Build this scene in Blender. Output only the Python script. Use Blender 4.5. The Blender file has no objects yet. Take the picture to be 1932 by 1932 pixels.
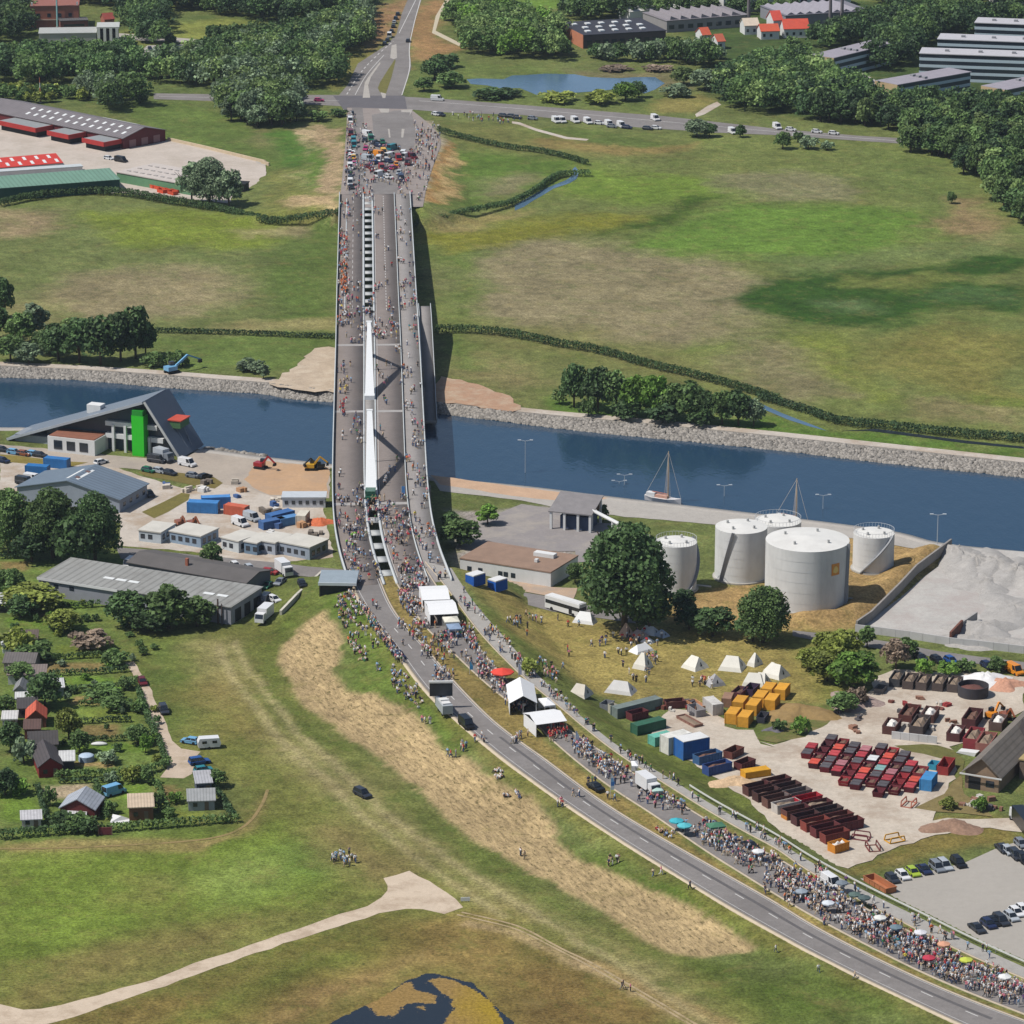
import bpy, math, random
import numpy as np
from mathutils import Vector, Matrix
from math import radians, sin, cos, tan, pi, atan2, hypot
rnd = random.Random(7)
SC = bpy.context.scene
COL = SC.collection
# ------------------------------------------------------------------ camera, sky, sun, exposure
CAM_H, PITCH, FPX, HALF = 291.0, radians(17.0), 7280.0, 966.0
cam_data = bpy.data.cameras.new('camera')
cam = bpy.data.objects.new('camera', cam_data)
COL.objects.link(cam)
cam.location = (0, 0, CAM_H)
cam.rotation_euler = (radians(90) - PITCH, 0, 0)
cam_data.sensor_width = 36
cam_data.lens = 36 * FPX / (2 * HALF)
cam_data.clip_start = 1
cam_data.clip_end = 30000
SC.camera = cam
SUN_EL, SHADOW_AZ = radians(56), radians(15)      # shadows fall to +x, a little to +y
world = bpy.data.worlds.new('World')
SC.world = world
world.use_nodes = True
wn = world.node_tree
sky = wn.nodes.new('ShaderNodeTexSky')
sky.sky_type = 'NISHITA'
sky.sun_disc = False
sky.sun_elevation = SUN_EL
sky.sun_rotation = radians(270) - SHADOW_AZ
sky.air_density = 1.0
sky.dust_density = 1.0
bg = wn.nodes['Background']
bg.inputs[1].default_value = 0.08
wn.links.new(sky.outputs[0], bg.inputs[0])
sun_data = bpy.data.lights.new('sun', 'SUN')
sun_data.energy = 4.3
sun_data.angle = radians(0.5)
sun_data.color = (1.0, 0.96, 0.9)
sun = bpy.data.objects.new('sun', sun_data)
COL.objects.link(sun)
sdir = Vector((cos(SUN_EL) * cos(SHADOW_AZ), cos(SUN_EL) * sin(SHADOW_AZ), -sin(SUN_EL)))
sun.rotation_euler = sdir.to_track_quat('-Z', 'Y').to_euler()
sun.location = (-200, 500, 400)
SC.view_settings.view_transform = 'Standard'
SC.view_settings.look = 'None'
SC.view_settings.exposure = 0.3
SC.view_settings.gamma = 1.0
SC.cycles.max_bounces = 5
SC.cycles.transparent_max_bounces = 4

# ------------------------------------------------------------------ surveying: picture coordinates (1932 grid) to ground points
_f = (0, cos(PITCH), -sin(PITCH)); _u = (0, sin(PITCH), cos(PITCH))
def P(u, v, z=0.0):
    a = (u - HALF) / FPX; b = -(v - HALF) / FPX
    dy = _f[1] + b * _u[1]; dz = _f[2] + b * _u[2]
    t = (z - CAM_H) / dz
    return (a * t, dy * t)
def scale_at(v, z=0.0):
    b = -(v - HALF) / FPX
    return FPX / ((z - CAM_H) / (_f[2] + b * _u[2]))
def uv_of(x, y, z=0.0):
    d = y * _f[1] + (z - CAM_H) * _f[2]
    return (HALF + FPX * x / d, HALF - FPX * (y * _u[1] + (z - CAM_H) * _u[2]) / d)
_off = (0.0, 483.0, 966.0, 1430.4)
def T(c, r, x, y):                      # survey-sheet coordinates
    return (_off[c] + x * 0.25965, _off[r] + y * 0.25965)
def TT(c, r, *pts):
    return [T(c, r, x, y) for x, y in pts]
def lerp(a, b, t): return a + (b - a) * t
def interp(x, tab):
    return float(np.interp(x, [t[0] for t in tab], [t[1] for t in tab]))
def lin(c):
    c = c / 255.0
    return c / 12.92 if c <= 0.04045 else ((c + 0.055) / 1.055) ** 2.4
KALB = 0.72
def alb(rgb, k=None):
    k = KALB if k is None else k
    return tuple(min(0.85, lin(c) * k) for c in rgb)

# ------------------------------------------------------------------ materials
_mats = {}
def nodes_of(m):
    m.use_nodes = True
    nt = m.node_tree
    return nt, nt.nodes, nt.links, nt.nodes['Principled BSDF']
def mat(rgb, rough=0.75, var=0.14, scale=0.6, metal=0.0, dirt=0.0, rand=0.0, spec=0.3, lines=0.0):
    key = (tuple(rgb), rough, var, scale, metal, dirt, rand, spec, lines)
    if key in _mats: return _mats[key]
    m = bpy.data.materials.new('surface_%d_%d_%d' % tuple(rgb))
    nt, N, L, B = nodes_of(m)
    B.inputs['Roughness'].default_value = rough
    B.inputs['Metallic'].default_value = metal
    B.inputs['Specular IOR Level'].default_value = spec
    base = alb(rgb) + (1,)
    tc = N.new('ShaderNodeTexCoord')
    nz = N.new('ShaderNodeTexNoise'); nz.inputs['Scale'].default_value = scale; nz.inputs['Detail'].default_value = 5
    nz.inputs['Roughness'].default_value = 0.65
    L.new(tc.outputs['Object'], nz.inputs['Vector'])
    mr = N.new('ShaderNodeMapRange')
    mr.inputs[1].default_value = 0.25; mr.inputs[2].default_value = 0.75
    mr.inputs[3].default_value = 1 - var; mr.inputs[4].default_value = 1 + var
    L.new(nz.outputs[0], mr.inputs[0])
    fac = mr.outputs[0]
    if lines:                            # sheet joints
        wv = N.new('ShaderNodeTexWave'); wv.inputs['Scale'].default_value = lines; wv.inputs['Distortion'].default_value = .4
        L.new(tc.outputs['Object'], wv.inputs['Vector'])
        m3 = N.new('ShaderNodeMapRange'); m3.inputs[1].default_value = 0; m3.inputs[2].default_value = .35; m3.inputs[3].default_value = .74; m3.inputs[4].default_value = 1.04
        L.new(wv.outputs['Fac'], m3.inputs[0])
        m4 = N.new('ShaderNodeMath'); m4.operation = 'MULTIPLY'; L.new(fac, m4.inputs[0]); L.new(m3.outputs[0], m4.inputs[1]); fac = m4.outputs[0]
    if rand:
        oi = N.new('ShaderNodeObjectInfo')
        m2 = N.new('ShaderNodeMapRange'); m2.inputs[3].default_value = 1 - rand; m2.inputs[4].default_value = 1 + rand
        L.new(oi.outputs['Random'], m2.inputs[0])
        mu = N.new('ShaderNodeMath'); mu.operation = 'MULTIPLY'
        L.new(fac, mu.inputs[0]); L.new(m2.outputs[0], mu.inputs[1]); fac = mu.outputs[0]
    vm = N.new('ShaderNodeVectorMath'); vm.operation = 'SCALE'
    vm.inputs[0].default_value = base[:3]
    L.new(fac, vm.inputs['Scale'])
    out = vm.outputs[0]
    if dirt:
        n2 = N.new('ShaderNodeTexNoise'); n2.inputs['Scale'].default_value = scale * 0.45; n2.inputs['Detail'].default_value = 7
        n2.inputs['Roughness'].default_value = 0.75
        mp = N.new('ShaderNodeMapping'); mp.inputs['Scale'].default_value = (1, 1, 0.25); mp.inputs['Location'].default_value = (31, 7, 3)
        L.new(tc.outputs['Object'], mp.inputs[0]); L.new(mp.outputs[0], n2.inputs['Vector'])
        r2 = N.new('ShaderNodeMapRange'); r2.inputs[1].default_value = 0.48; r2.inputs[2].default_value = 0.72
        r2.inputs[3].default_value = 0; r2.inputs[4].default_value = dirt
        L.new(n2.outputs[0], r2.inputs[0])
        mx = N.new('ShaderNodeMix'); mx.data_type = 'RGBA'
        L.new(r2.outputs[0], mx.inputs[0]); L.new(out, mx.inputs[6])
        mx.inputs[7].default_value = (0.075, 0.058, 0.042, 1)
        out = mx.outputs[2]
    L.new(out, B.inputs['Base Color'])
    _mats[key] = m
    return m
def glass(rgb=(40, 48, 58), rough=0.08):
    return mat(rgb, rough, 0.1, 0.5, 0.0, 0, 0, 0.6)

# ------------------------------------------------------------------ mesh builder
class MB:
    def __init__(s): s.v = []; s.f = []; s.m = []; s.s = []
    def add(s, V, F, mi=0, sm=False):
        o = len(s.v); s.v += [tuple(p) for p in V]
        for f in F:
            s.f.append(tuple(i + o for i in f)); s.m.append(mi); s.s.append(sm)
    def box(s, x0, x1, y0, y1, z0, z1, mi=0, bottom=True):
        V = [(x0,y0,z0),(x1,y0,z0),(x1,y1,z0),(x0,y1,z0),(x0,y0,z1),(x1,y0,z1),(x1,y1,z1),(x0,y1,z1)]
        F = [(4,5,6,7),(0,1,5,4),(1,2,6,5),(2,3,7,6),(3,0,4,7)]
        if bottom: F.append((3,2,1,0))
        s.add(V, F, mi)
    def prism(s, poly, z0, z1, mi=0):           # polygon in plan, vertical walls
        n = len(poly)
        V = [(x, y, z0) for x, y in poly] + [(x, y, z1) for x, y in poly]
        F = [tuple(range(n, 2 * n)), tuple(range(n - 1, -1, -1))] + [(i, (i + 1) % n, n + (i + 1) % n, n + i) for i in range(n)]
        s.add(V, F, mi)
    def profx(s, prof, x0, x1, mi=0):           # (y,z) profile pushed along x
        n = len(prof)
        V = [(x0, y, z) for y, z in prof] + [(x1, y, z) for y, z in prof]
        F = [tuple(range(n - 1, -1, -1)), tuple(range(n, 2 * n))] + [(i, (i + 1) % n, n + (i + 1) % n, n + i) for i in range(n)]
        s.add(V, F, mi)
    def profy(s, prof, y0, y1, mi=0):           # (x,z) profile pushed along y
        n = len(prof)
        V = [(x, y0, z) for x, z in prof] + [(x, y1, z) for x, z in prof]
        F = [tuple(range(n)), tuple(range(2 * n - 1, n - 1, -1))] + [(i, n + i, n + (i + 1) % n, (i + 1) % n) for i in range(n)]
        s.add(V, F, mi)
    def cyl(s, x, y, z0, z1, r, n=16, r2=None, mi=0, cap=True):
        r2 = r if r2 is None else r2
        V = [(x + r * cos(2*pi*i/n), y + r * sin(2*pi*i/n), z0) for i in range(n)] + [(x + r2 * cos(2*pi*i/n), y + r2 * sin(2*pi*i/n), z1) for i in range(n)]
        s.add(V, [(i, (i+1) % n, n + (i+1) % n, n + i) for i in range(n)], mi, True)
        if cap: s.add(V[n:], [tuple(range(n))], mi)
    def tube(s, p, q, r, n=6, r2=None, mi=0):
        p = Vector(p); q = Vector(q); d = (q - p).normalized()
        a = d.orthogonal().normalized(); b = d.cross(a); r2 = r if r2 is None else r2
        V = [p + (a*cos(2*pi*i/n) + b*sin(2*pi*i/n)) * r for i in range(n)] + [q + (a*cos(2*pi*i/n) + b*sin(2*pi*i/n)) * r2 for i in range(n)]
        s.add(V, [(i, (i+1) % n, n + (i+1) % n, n + i) for i in range(n)] + [tuple(range(n-1,-1,-1)), tuple(range(n, 2*n))], mi, n > 6)
    def beam(s, p, q, w, h, mi=0, w2=None, h2=None):   # rectangular bar, w horizontal, h across
        p = Vector(p); q = Vector(q); d = (q - p).normalized()
        up = Vector((0,0,1)) if abs(d.z) < 0.95 else Vector((0,1,0))
        a = d.cross(up).normalized(); b = a.cross(d)
        w2 = w if w2 is None else w2; h2 = h if h2 is None else h2
        V = [p + a*sx*w/2 + b*sy*h/2 for sx, sy in ((-1,-1),(1,-1),(1,1),(-1,1))] + [q + a*sx*w2/2 + b*sy*h2/2 for sx, sy in ((-1,-1),(1,-1),(1,1),(-1,1))]
        s.add(V, [(0,1,5,4),(1,2,6,5),(2,3,7,6),(3,0,4,7),(3,2,1,0),(4,5,6,7)], mi)
    def blob(s, c, rx, ry, rz, n=10, m=6, mi=0, jit=0.0, z0=-1.0, rg=None):
        rg = rg or rnd
        V = []; F = []
        for j in range(m + 1):
            t = pi * (j / m); zz = max(z0, cos(t))
            for i in range(n):
                a = 2*pi*i/n; k = 1 + (rg.random() - .5) * 2 * jit
                V.append((c[0] + rx*sin(t)*cos(a)*k, c[1] + ry*sin(t)*sin(a)*k, c[2] + rz*zz*k))
        for j in range(m):
            for i in range(n):
                F.append((j*n+i, (j+1)*n+i, (j+1)*n+(i+1) % n, j*n+(i+1) % n))
        s.add(V, F, mi, True)
    def mesh(s, name, mats):
        me = bpy.data.meshes.new(name)
        me.from_pydata(s.v, [], s.f)
        for m in (mats if isinstance(mats, (list, tuple)) else [mats]): me.materials.append(m)
        me.polygons.foreach_set('material_index', s.m)
        me.polygons.foreach_set('use_smooth', s.s)
        me.update()
        return me
    def build(s, name, mats, parent=None, loc=None, rz=0.0):
        o = bpy.data.objects.new(name, s.mesh(name, mats))
        COL.objects.link(o)
        if parent is not None: o.parent = parent
        if loc is not None: o.location = loc
        o.rotation_euler[2] = rz
        return o
def tag(o, label=None, cat=None, group=None, kind=None):
    if label: o['label'] = label
    if cat: o['category'] = cat
    if group: o['group'] = group
    if kind: o['kind'] = kind
    return o
def thing(name, label, cat, loc=(0, 0, 0), rz=0.0, group=None):
    o = bpy.data.objects.new(name, None)
    o.empty_display_size = 0.5
    COL.objects.link(o)
    o.location = loc; o.rotation_euler = (0, 0, rz)
    return tag(o, label, cat, group)
def kids(o):
    return [c for c in o.children]
def dup(o, loc, rz=None, label=None, group=None, scale=None, mats=None):
    """copy of a thing with its parts and sub-parts; mats: {part name stem: material for slot 0}"""
    def cp(src, parent):
        c = src.copy(); COL.objects.link(c)
        if parent is not None: c.parent = parent
        st = src.name.split('.')[0]
        if mats and st in mats and c.type == 'MESH':
            c.material_slots[0].link = 'OBJECT'
            c.material_slots[0].material = mats[st]
        for ch in kids(src): cp(ch, c)
        return c
    r = cp(o, None)
    r.location = loc
    if rz is not None: r.rotation_euler = (0, 0, rz)
    if label: r['label'] = label
    if group: r['group'] = group
    if scale is not None: r.scale = scale if hasattr(scale, '__len__') else (scale,)*3
    return r
def drop(o):
    for c in kids(o): drop(c)
    bpy.data.objects.remove(o)
def heading(u, v, du, dv):
    a = P(u, v); b = P(u + du, v + dv)
    return atan2(b[1] - a[1], b[0] - a[0])
# ------------------------------------------------------------------ the survey lines of the roads (picture grid), shared by terrain and roads
ZR = [(1050, 7.3), (1100, 6.6), (1200, 5.7), (1300, 4.7), (1400, 3.8), (1500, 3.0), (1600, 2.4), (1750, 1.9), (2000, 1.6), (2400, 1.4)]
def zroad(v): return interp(v, ZR)
L1 = [(662,1092),(680,1130),(706,1170),(743,1215),(769,1252),(795,1288),(822,1318),(852,1345),(898,1386),(950,1429),(1044,1498),(1148,1568),(1226,1617),(1303,1664),(1381,1711),(1468,1760),(1534,1796),(1638,1848),(1742,1897),(1822,1934),(2000,2012),(2200,2095)]
L2 = [(716,1092),(735,1140),(763,1180),(795,1212),(823,1246),(859,1288),(898,1329),(937,1366),(985,1402),(1026,1430),(1091,1480),(1153,1524),(1226,1568),(1303,1612),(1381,1656),(1468,1705),(1534,1747),(1638,1801),(1742,1850),(1846,1893),(1935,1926),(2100,1990),(2250,2046)]
R1 = [(744,1092),(772,1140),(808,1190),(846,1222),(898,1272),(937,1306),(985,1342),(1030,1385),(1078,1428),(1148,1483),(1226,1532),(1278,1568),(1342,1612),(1407,1652),(1468,1690),(1534,1729),(1638,1784),(1742,1836),(1846,1880),(1935,1914),(2100,1978),(2250,2034)]
R2 = [(797,1064),(828,1112),(872,1186),(924,1246),(961,1290),(985,1316),(1040,1355),(1100,1395),(1153,1430),(1226,1480),(1291,1521),(1355,1560),(1407,1591),(1468,1619),(1508,1644),(1586,1688),(1664,1731),(1742,1771),(1820,1808),(1935,1858),(2100,1926),(2250,1984)]
B1 = [(803,1060),(846,1111),(888,1172),(924,1215),(975,1266),(1010,1296),(1052,1329),(1109,1378),(1174,1428),(1252,1476),(1329,1525),(1407,1570),(1468,1601),(1508,1632),(1586,1678),(1664,1719),(1742,1759),(1820,1798),(1935,1847),(2100,1915),(2250,1972)]
B2 = [(852,1072),(868,1098),(898,1142),(937,1186),(985,1241),(1000,1258),(1052,1310),(1122,1375),(1200,1432),(1265,1469),(1329,1510),(1381,1539),(1468,1586),(1508,1614),(1576,1652),(1664,1697),(1729,1728),(1794,1761),(1846,1786),(1935,1826),(2100,1898),(2250,1962)]
def plan_line(L, zf):
    return [P(u, v, zf(v)) + (zf(v),) for u, v in L]
def resample(line, step):
    a = np.array(line, float)
    # one corner-cutting pass, then even spacing
    for _ in range(2):
        q = np.empty((2 * len(a) - 2 + 2, a.shape[1])); q[0] = a[0]; q[-1] = a[-1]
        q[1:-1:2] = a[:-1] * .75 + a[1:] * .25; q[2:-1:2] = a[:-1] * .25 + a[1:] * .75
        a = q
    d = np.r_[0, np.cumsum(np.hypot(*(a[1:, :2] - a[:-1, :2]).T))]
    n = max(2, int(d[-1] / step)) if step > 0 else int(-step)
    t = np.linspace(0, d[-1], n)
    return np.stack([np.interp(t, d, a[:, k]) for k in range(a.shape[1])], 1)
ROADL = {k: plan_line(L, zroad) for k, L in dict(L1=L1, L2=L2, R1=R1, R2=R2, B1=B1, B2=B2).items()}
ZFAR = [(100, 0.0), (200, 0.05), (225, 0.3), (290, 2.8), (340, 4.9), (385, 6.0), (420, 6.4)]
def zfar(v): return interp(v, ZFAR)
FL = [(655,203),(654,240),(650,290),(645,340),(640,392)]
FR = [(775,206),(812,235),(836,262),(822,300),(806,345),(798,390)]
FARL = {'L': plan_line(FL, zfar), 'R': plan_line(FR, zfar)}
# canal
FARTOP = [(-500,668),(0,690),(156,697),(312,707),(420,716),(510,722),(560,728),(626,735),(720,744),(823,757),(966,776),(1096,788),(1226,799),(1468,823),(1690,847),(1932,873),(2500,935)]
FARWL = [(-500,690),(0,713),(130,715),(208,722),(312,732),(415,738),(502,743),(548,754),(626,758),(720,768),(823,780),(966,797),(1070,811),(1226,826),(1468,849),(1638,871),(1932,901),(2500,960)]
NEARQ = [(-500,790),(0,808),(52,806),(120,817),(200,835),(290,848),(384,847),(441,854),(502,863),(620,875),(720,888),(833,903),(985,916),(1148,937),(1288,953),(1468,974),(1612,992),(1706,1005),(1768,1026),(1932,1041),(2500,1096)]
WATER_Z = -2.2
fartop = np.array([P(u, v) for u, v in FARTOP]); farwl = np.array([P(u, v, WATER_Z) for u, v in FARWL]); nearq = np.array([P(u, v) for u, v in NEARQ])

# ------------------------------------------------------------------ numeric helpers on plan points
def inside(X, Y, poly):
    poly = np.asarray(poly, float); r = np.zeros(X.shape, bool)
    x1, y1 = poly[-1]
    for x2, y2 in poly:
        c = ((y1 > Y) != (y2 > Y))
        if y2 != y1: r ^= c & (X < (x2 - x1) * (Y - y1) / (y2 - y1) + x1)
        x1, y1 = x2, y2
    return r
def edge_dist(X, Y, poly, closed=True):
    poly = np.asarray(poly, float); d = np.full(X.shape, 1e9)
    n = len(poly)
    for i in range(n if closed else n - 1):
        a = poly[i]; b = poly[(i + 1) % n]; ab = b - a; L = (ab ** 2).sum() + 1e-9
        t = np.clip(((X - a[0]) * ab[0] + (Y - a[1]) * ab[1]) / L, 0, 1)
        d = np.minimum(d, np.hypot(X - a[0] - t * ab[0], Y - a[1] - t * ab[1]))
    return d
_ng = np.random.default_rng(5).random((8, 256, 256))
def vnoise(X, Y, s, k=0):
    a = X / s + 1000.3; b = Y / s + 1000.7
    i = np.floor(a).astype(int); j = np.floor(b).astype(int); f = a - i; g = b - j
    f = f * f * (3 - 2 * f); g = g * g * (3 - 2 * g); G = _ng[k % 8]
    i0 = i % 256; i1 = (i + 1) % 256; j0 = j % 256; j1 = (j + 1) % 256
    return (G[i0, j0] * (1 - f) + G[i1, j0] * f) * (1 - g) + (G[i0, j1] * (1 - f) + G[i1, j1] * f) * g
def fbm(X, Y, s, k=0):
    return (vnoise(X, Y, s, k) + .5 * vnoise(X, Y, s / 2.1, k + 1) + .25 * vnoise(X, Y, s / 4.3, k + 2) + .125 * vnoise(X, Y, s / 9.1, k + 3)) / 1.875 - .5

# ------------------------------------------------------------------ terrain: one sheet to the horizon
def axis(parts):
    out = []
    for a, b, st in parts:
        out += list(np.arange(a, b, st))
    return np.array(out + [parts[-1][1]])
far_neg = -np.geomspace(9000, 330, 14)
GX = np.r_[far_neg, axis([(-300, -150, 2.2), (-150, 150, 1.1), (150, 300, 2.2)]), np.geomspace(330, 9000, 14)]
GY = np.r_[-np.geomspace(2000, 40, 6), [0, 200, 400, 500], axis([(560, 1260, 1.1), (1260, 1500, 1.6), (1500, 1900, 2.5)]), np.geomspace(1960, 16000, 14)]
XX, YY = np.meshgrid(GX, GY, indexing='ij')
HH = np.zeros(XX.shape)
def near_road(L, sub):
    pts = np.concatenate([resample(l, 1.5) for l in L])
    X = XX[sub]; Y = YY[sub]; D = np.full(X.shape, 1e9); Z = np.zeros(X.shape)
    for k in range(0, len(pts), 64):
        q = pts[k:k + 64]
        d = (X[:, None] - q[None, :, 0]) ** 2 + (Y[:, None] - q[None, :, 1]) ** 2
        j = d.argmin(1); m = d[np.arange(len(X)), j]
        w = m < D; D[w] = m[w]; Z[w] = q[j[w], 2]
    return np.sqrt(D), Z
def embank(lines, left, right, sl, sr, lo, shoulder=1.4, yend=-1e9):
    poly = np.array([p[:2] for p in left] + [p[:2] for p in right[::-1]])
    bx = (poly[:, 0].min() - 45, poly[:, 0].max() + 45); by = (poly[:, 1].min() - 45, poly[:, 1].max() + 30)
    sub = (XX > bx[0]) & (XX < bx[1]) & (YY > by[0]) & (YY < by[1])
    D, Z = near_road(lines, sub)
    ins = inside(XX[sub], YY[sub], poly)
    dl = edge_dist(XX[sub], YY[sub], [p[:2] for p in left], False)
    dr = edge_dist(XX[sub], YY[sub], [p[:2] for p in right], False)
    sl_ = np.where(dl < dr, sl, sr); sl_ = np.where(YY[sub] < yend, np.maximum(sl_, .6), sl_)
    rough = 1 + 0.35 * fbm(XX[sub], YY[sub], 14, 2)
    h = np.where(ins, Z - 0.12, Z - 0.12 - np.maximum(0, D - shoulder) * sl_ * rough)
    HH[sub] = np.maximum(HH[sub], np.maximum(lo, h))
    return poly
NEARPOLY = embank([ROADL[k] for k in ('L1', 'L2', 'R1', 'R2', 'B1', 'B2')], ROADL['L1'], ROADL['B2'], .27, .42, 0)
FARPOLY = embank([resample(FARL['L'], 2), resample(FARL['R'], 2)] + [np.array([lerp(np.array(a), np.array(b), t) for a, b in zip(resample(FARL['L'], -60), resample(FARL['R'], -60))]) for t in (.25, .5, .75)], FARL['L'], FARL['R'], .12, .33, 0, 0.5, P(640, 388, 6)[1])
# the road abutments end under the deck
ab = [P(600,1082,0), P(660,1094,6.6), P(880,1066,6.6), P(960,1050,0), P(1000,960,0), P(560,960,0)]
sub = inside(XX, YY, ab); HH[sub] = 0
ab2 = [P(640,425,0), P(643,396,6), P(780,394,6), P(790,425,0), P(790,480,0), P(636,480,0)]
sub = inside(XX, YY, ab2); HH[sub] = 0
# low berm round the tank farm
def ridge(line, h, w):
    global HH
    d = edge_dist(XX, YY, line, False)
    HH = np.maximum(HH, np.clip(1 - (d - w * .15) / w, 0, 1) * h)
berm = [P(*q) for q in TT(3, 2, (330,790),(640,770),(880,600),(1050,450),(1260,300))]
ridge(berm, 2.2, 5.0)
# gentle unevenness of the open land
HH += np.where(HH < .05, 0.0, 0.25 * fbm(XX, YY, 9, 4) * np.clip(HH, 0, 1) * (~inside(XX, YY, NEARPOLY)) * (~inside(XX, YY, FARPOLY)))
# canal bed
bank_out = np.r_[fartop + [0, 1.0], (nearq + [0, -1.0])[::-1]]
can = inside(XX, YY, bank_out)
HH[can] = -6.0
def hz(x, y):
    i = int(np.clip(np.searchsorted(GX, x) - 1, 0, len(GX) - 2)); j = int(np.clip(np.searchsorted(GY, y) - 1, 0, len(GY) - 2))
    f = (x - GX[i]) / (GX[i+1] - GX[i]); g = (y - GY[j]) / (GY[j+1] - GY[j])
    return float((HH[i, j] * (1-f) + HH[i+1, j] * f) * (1-g) + (HH[i, j+1] * (1-f) + HH[i+1, j+1] * f) * g)
def G(u, v, dz=0.0):
    z = 0.0
    for _ in range(8):
        x, y = P(u, v, z); z = .4 * z + .6 * hz(x, y)
    return (x, y, hz(x, y) + dz)
# ---- what grows where: colour of the ground cover
CC = np.zeros(XX.shape + (3,))
def colr(c):
    return np.array(alb(c, .84))
CC[:] = colr((96, 104, 58))
MASK = np.zeros(XX.shape)
def paint(poly, rgb, feather=5.0, amount=1.0, warp=None, k=0, mask=None):
    pl = np.array([G(u, v)[:2] for u, v in poly])
    w = feather if warp is None else warp
    pad = feather * 1.5 + w + 3
    i0, i1 = np.searchsorted(GX, [pl[:, 0].min() - pad, pl[:, 0].max() + pad]); j0, j1 = np.searchsorted(GY, [pl[:, 1].min() - pad, pl[:, 1].max() + pad])
    X = XX[i0:i1, j0:j1]; Y = YY[i0:i1, j0:j1]
    if X.size == 0: return
    sd = edge_dist(X, Y, pl); sd = np.where(inside(X, Y, pl), sd, -sd)
    sd = sd + (fbm(X, Y, 9 + w * 2.2, k) * 1.9 + fbm(X, Y, 5, k + 3) * .8) * w
    a = np.clip(sd / max(feather, .01) * .5 + .5, 0, 1); a = a * a * (3 - 2 * a) * amount
    if mask is not None:
        MASK[i0:i1, j0:j1] = np.maximum(MASK[i0:i1, j0:j1] * (a < .5), a) if mask else MASK[i0:i1, j0:j1] * (1 - a)
    if rgb is not None:
        CC[i0:i1, j0:j1] = CC[i0:i1, j0:j1] * (1 - a[..., None]) + colr(rgb) * a[..., None]
# far fields
paint([(0,380),(640,380),(640,640),(560,720),(0,700)], (98,106,60), 6)
paint([(0,385),(120,395),(60,440),(0,450)], (138,122,92), 8)
paint([(100,520),(260,505),(430,500),(470,540),(380,590),(180,600),(80,560)], (128,117,88), 11, .95)
paint([(0,560),(120,560),(160,610),(60,640),(0,640)], (132,122,84), 10, .6)
paint([(540,400),(640,395),(636,630),(520,625),(530,520)], (82,98,46), 8)
paint([(150,400),(420,395),(560,420),(500,460),(250,470)], (104,116,42), 8, .9)
paint([(450,430),(560,428),(560,442),(450,442)], (140,126,96), 6, .7)
paint([(440,610),(640,600),(630,622),(450,625)], (140,126,88), 6, .6)
paint([(300,640),(630,630),(620,665),(540,705),(360,700)], (90,106,52), 6)
paint([(785,230),(1700,260),(1932,330),(1932,870),(960,770),(790,640)], (100,108,58), 8)
paint([(870,430),(1000,445),(1180,465),(1380,500),(1480,560),(1420,640),(1250,660),(1050,640),(900,610),(850,520)], (126,116,88), 12, .95, k=2)
paint([(850,470),(900,470),(890,610),(850,600)], (88,104,48), 10)
paint([(900,600),(1100,640),(1300,670),(1450,740),(1300,730),(1050,670),(880,640)], (112,110,66), 12, .8)
paint([(1180,470),(1250,420),(1400,388),(1600,383),(1720,393),(1765,430),(1720,470),(1560,487),(1400,482),(1270,492)], (90,116,46), 9, 1, k=3)
paint([(1060,300),(1250,330),(1500,350),(1340,372),(1200,385),(1080,370)], (98,118,46), 10)
paint([(800,450),(960,420),(1120,400),(1260,400),(1180,440),(1000,450),(860,470)], (112,112,42), 8)
paint([(1120,448),(1230,400),(1290,375),(1420,362),(1320,396),(1200,432)], (64,84,28), 5, 1)
paint([(1380,330),(1500,325),(1620,335),(1600,365),(1460,372),(1380,355)], (116,112,82), 9, .9)
paint([(1640,280),(1790,300),(1850,380),(1780,420),(1720,380),(1620,330)], (96,108,56), 10)
paint([(1790,372),(1830,372),(1880,420),(1932,450),(1932,470),(1850,460),(1780,420)], (128,110,78), 8)
paint([(1730,460),(1932,440),(1932,490),(1700,500),(1500,520),(1480,490)], (96,108,62), 8, .8)
paint([(1360,570),(1440,530),(1560,505),(1740,500),(1932,470),(1932,500),(1800,530),(1932,540),(1932,590),(1840,585),(1740,600),(1660,622),(1540,612),(1420,592)], (46,72,24), 7, 1, k=1)
paint([(1600,520),(1760,512),(1800,530),(1700,545),(1590,540)], (104,112,56), 6, .9)
paint([(1555,572),(1640,566),(1668,582),(1600,594)], (92,108,70), 7, .6)
paint([(1760,550),(1900,545),(1932,560),(1900,575),(1780,575)], (76,98,56), 6, .6)
paint([(1500,640),(1560,630),(1640,720),(1700,760),(1640,760),(1560,720)], (112,120,46), 8, .6)
paint([(1640,640),(1800,620),(1932,640),(1932,760),(1800,745),(1660,700)], (116,110,58), 14, .8)
paint([(1430,640),(1530,660),(1570,740),(1500,760),(1380,690)], (122,112,84), 10, .8)
paint([(1700,740),(1932,775),(1932,810),(1740,780)], (124,112,80), 9, .7)
paint([(1860,740),(1932,750),(1932,762),(1880,758)], (84,104,38), 6, .8)
paint([(840,640),(1040,668),(1330,730),(1460,770),(1430,790),(1240,770),(1060,740),(1050,780),(980,772),(830,720)], (104,108,62), 6)
paint([(830,650),(980,680),(1040,720),(960,735),(850,700)], (122,112,76), 9, .8)
paint([(870,640),(900,645),(895,690),(870,685)], (86,106,48), 6, .8)
paint([(1440,780),(1600,815),(1932,850),(1932,868),(1690,842),(1430,815),(1060,780),(1060,760)], (80,104,42), 4)
paint([(860,278),(1000,288),(1075,310),(1040,350),(950,380),(860,392)], (84,106,44), 6)
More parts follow.
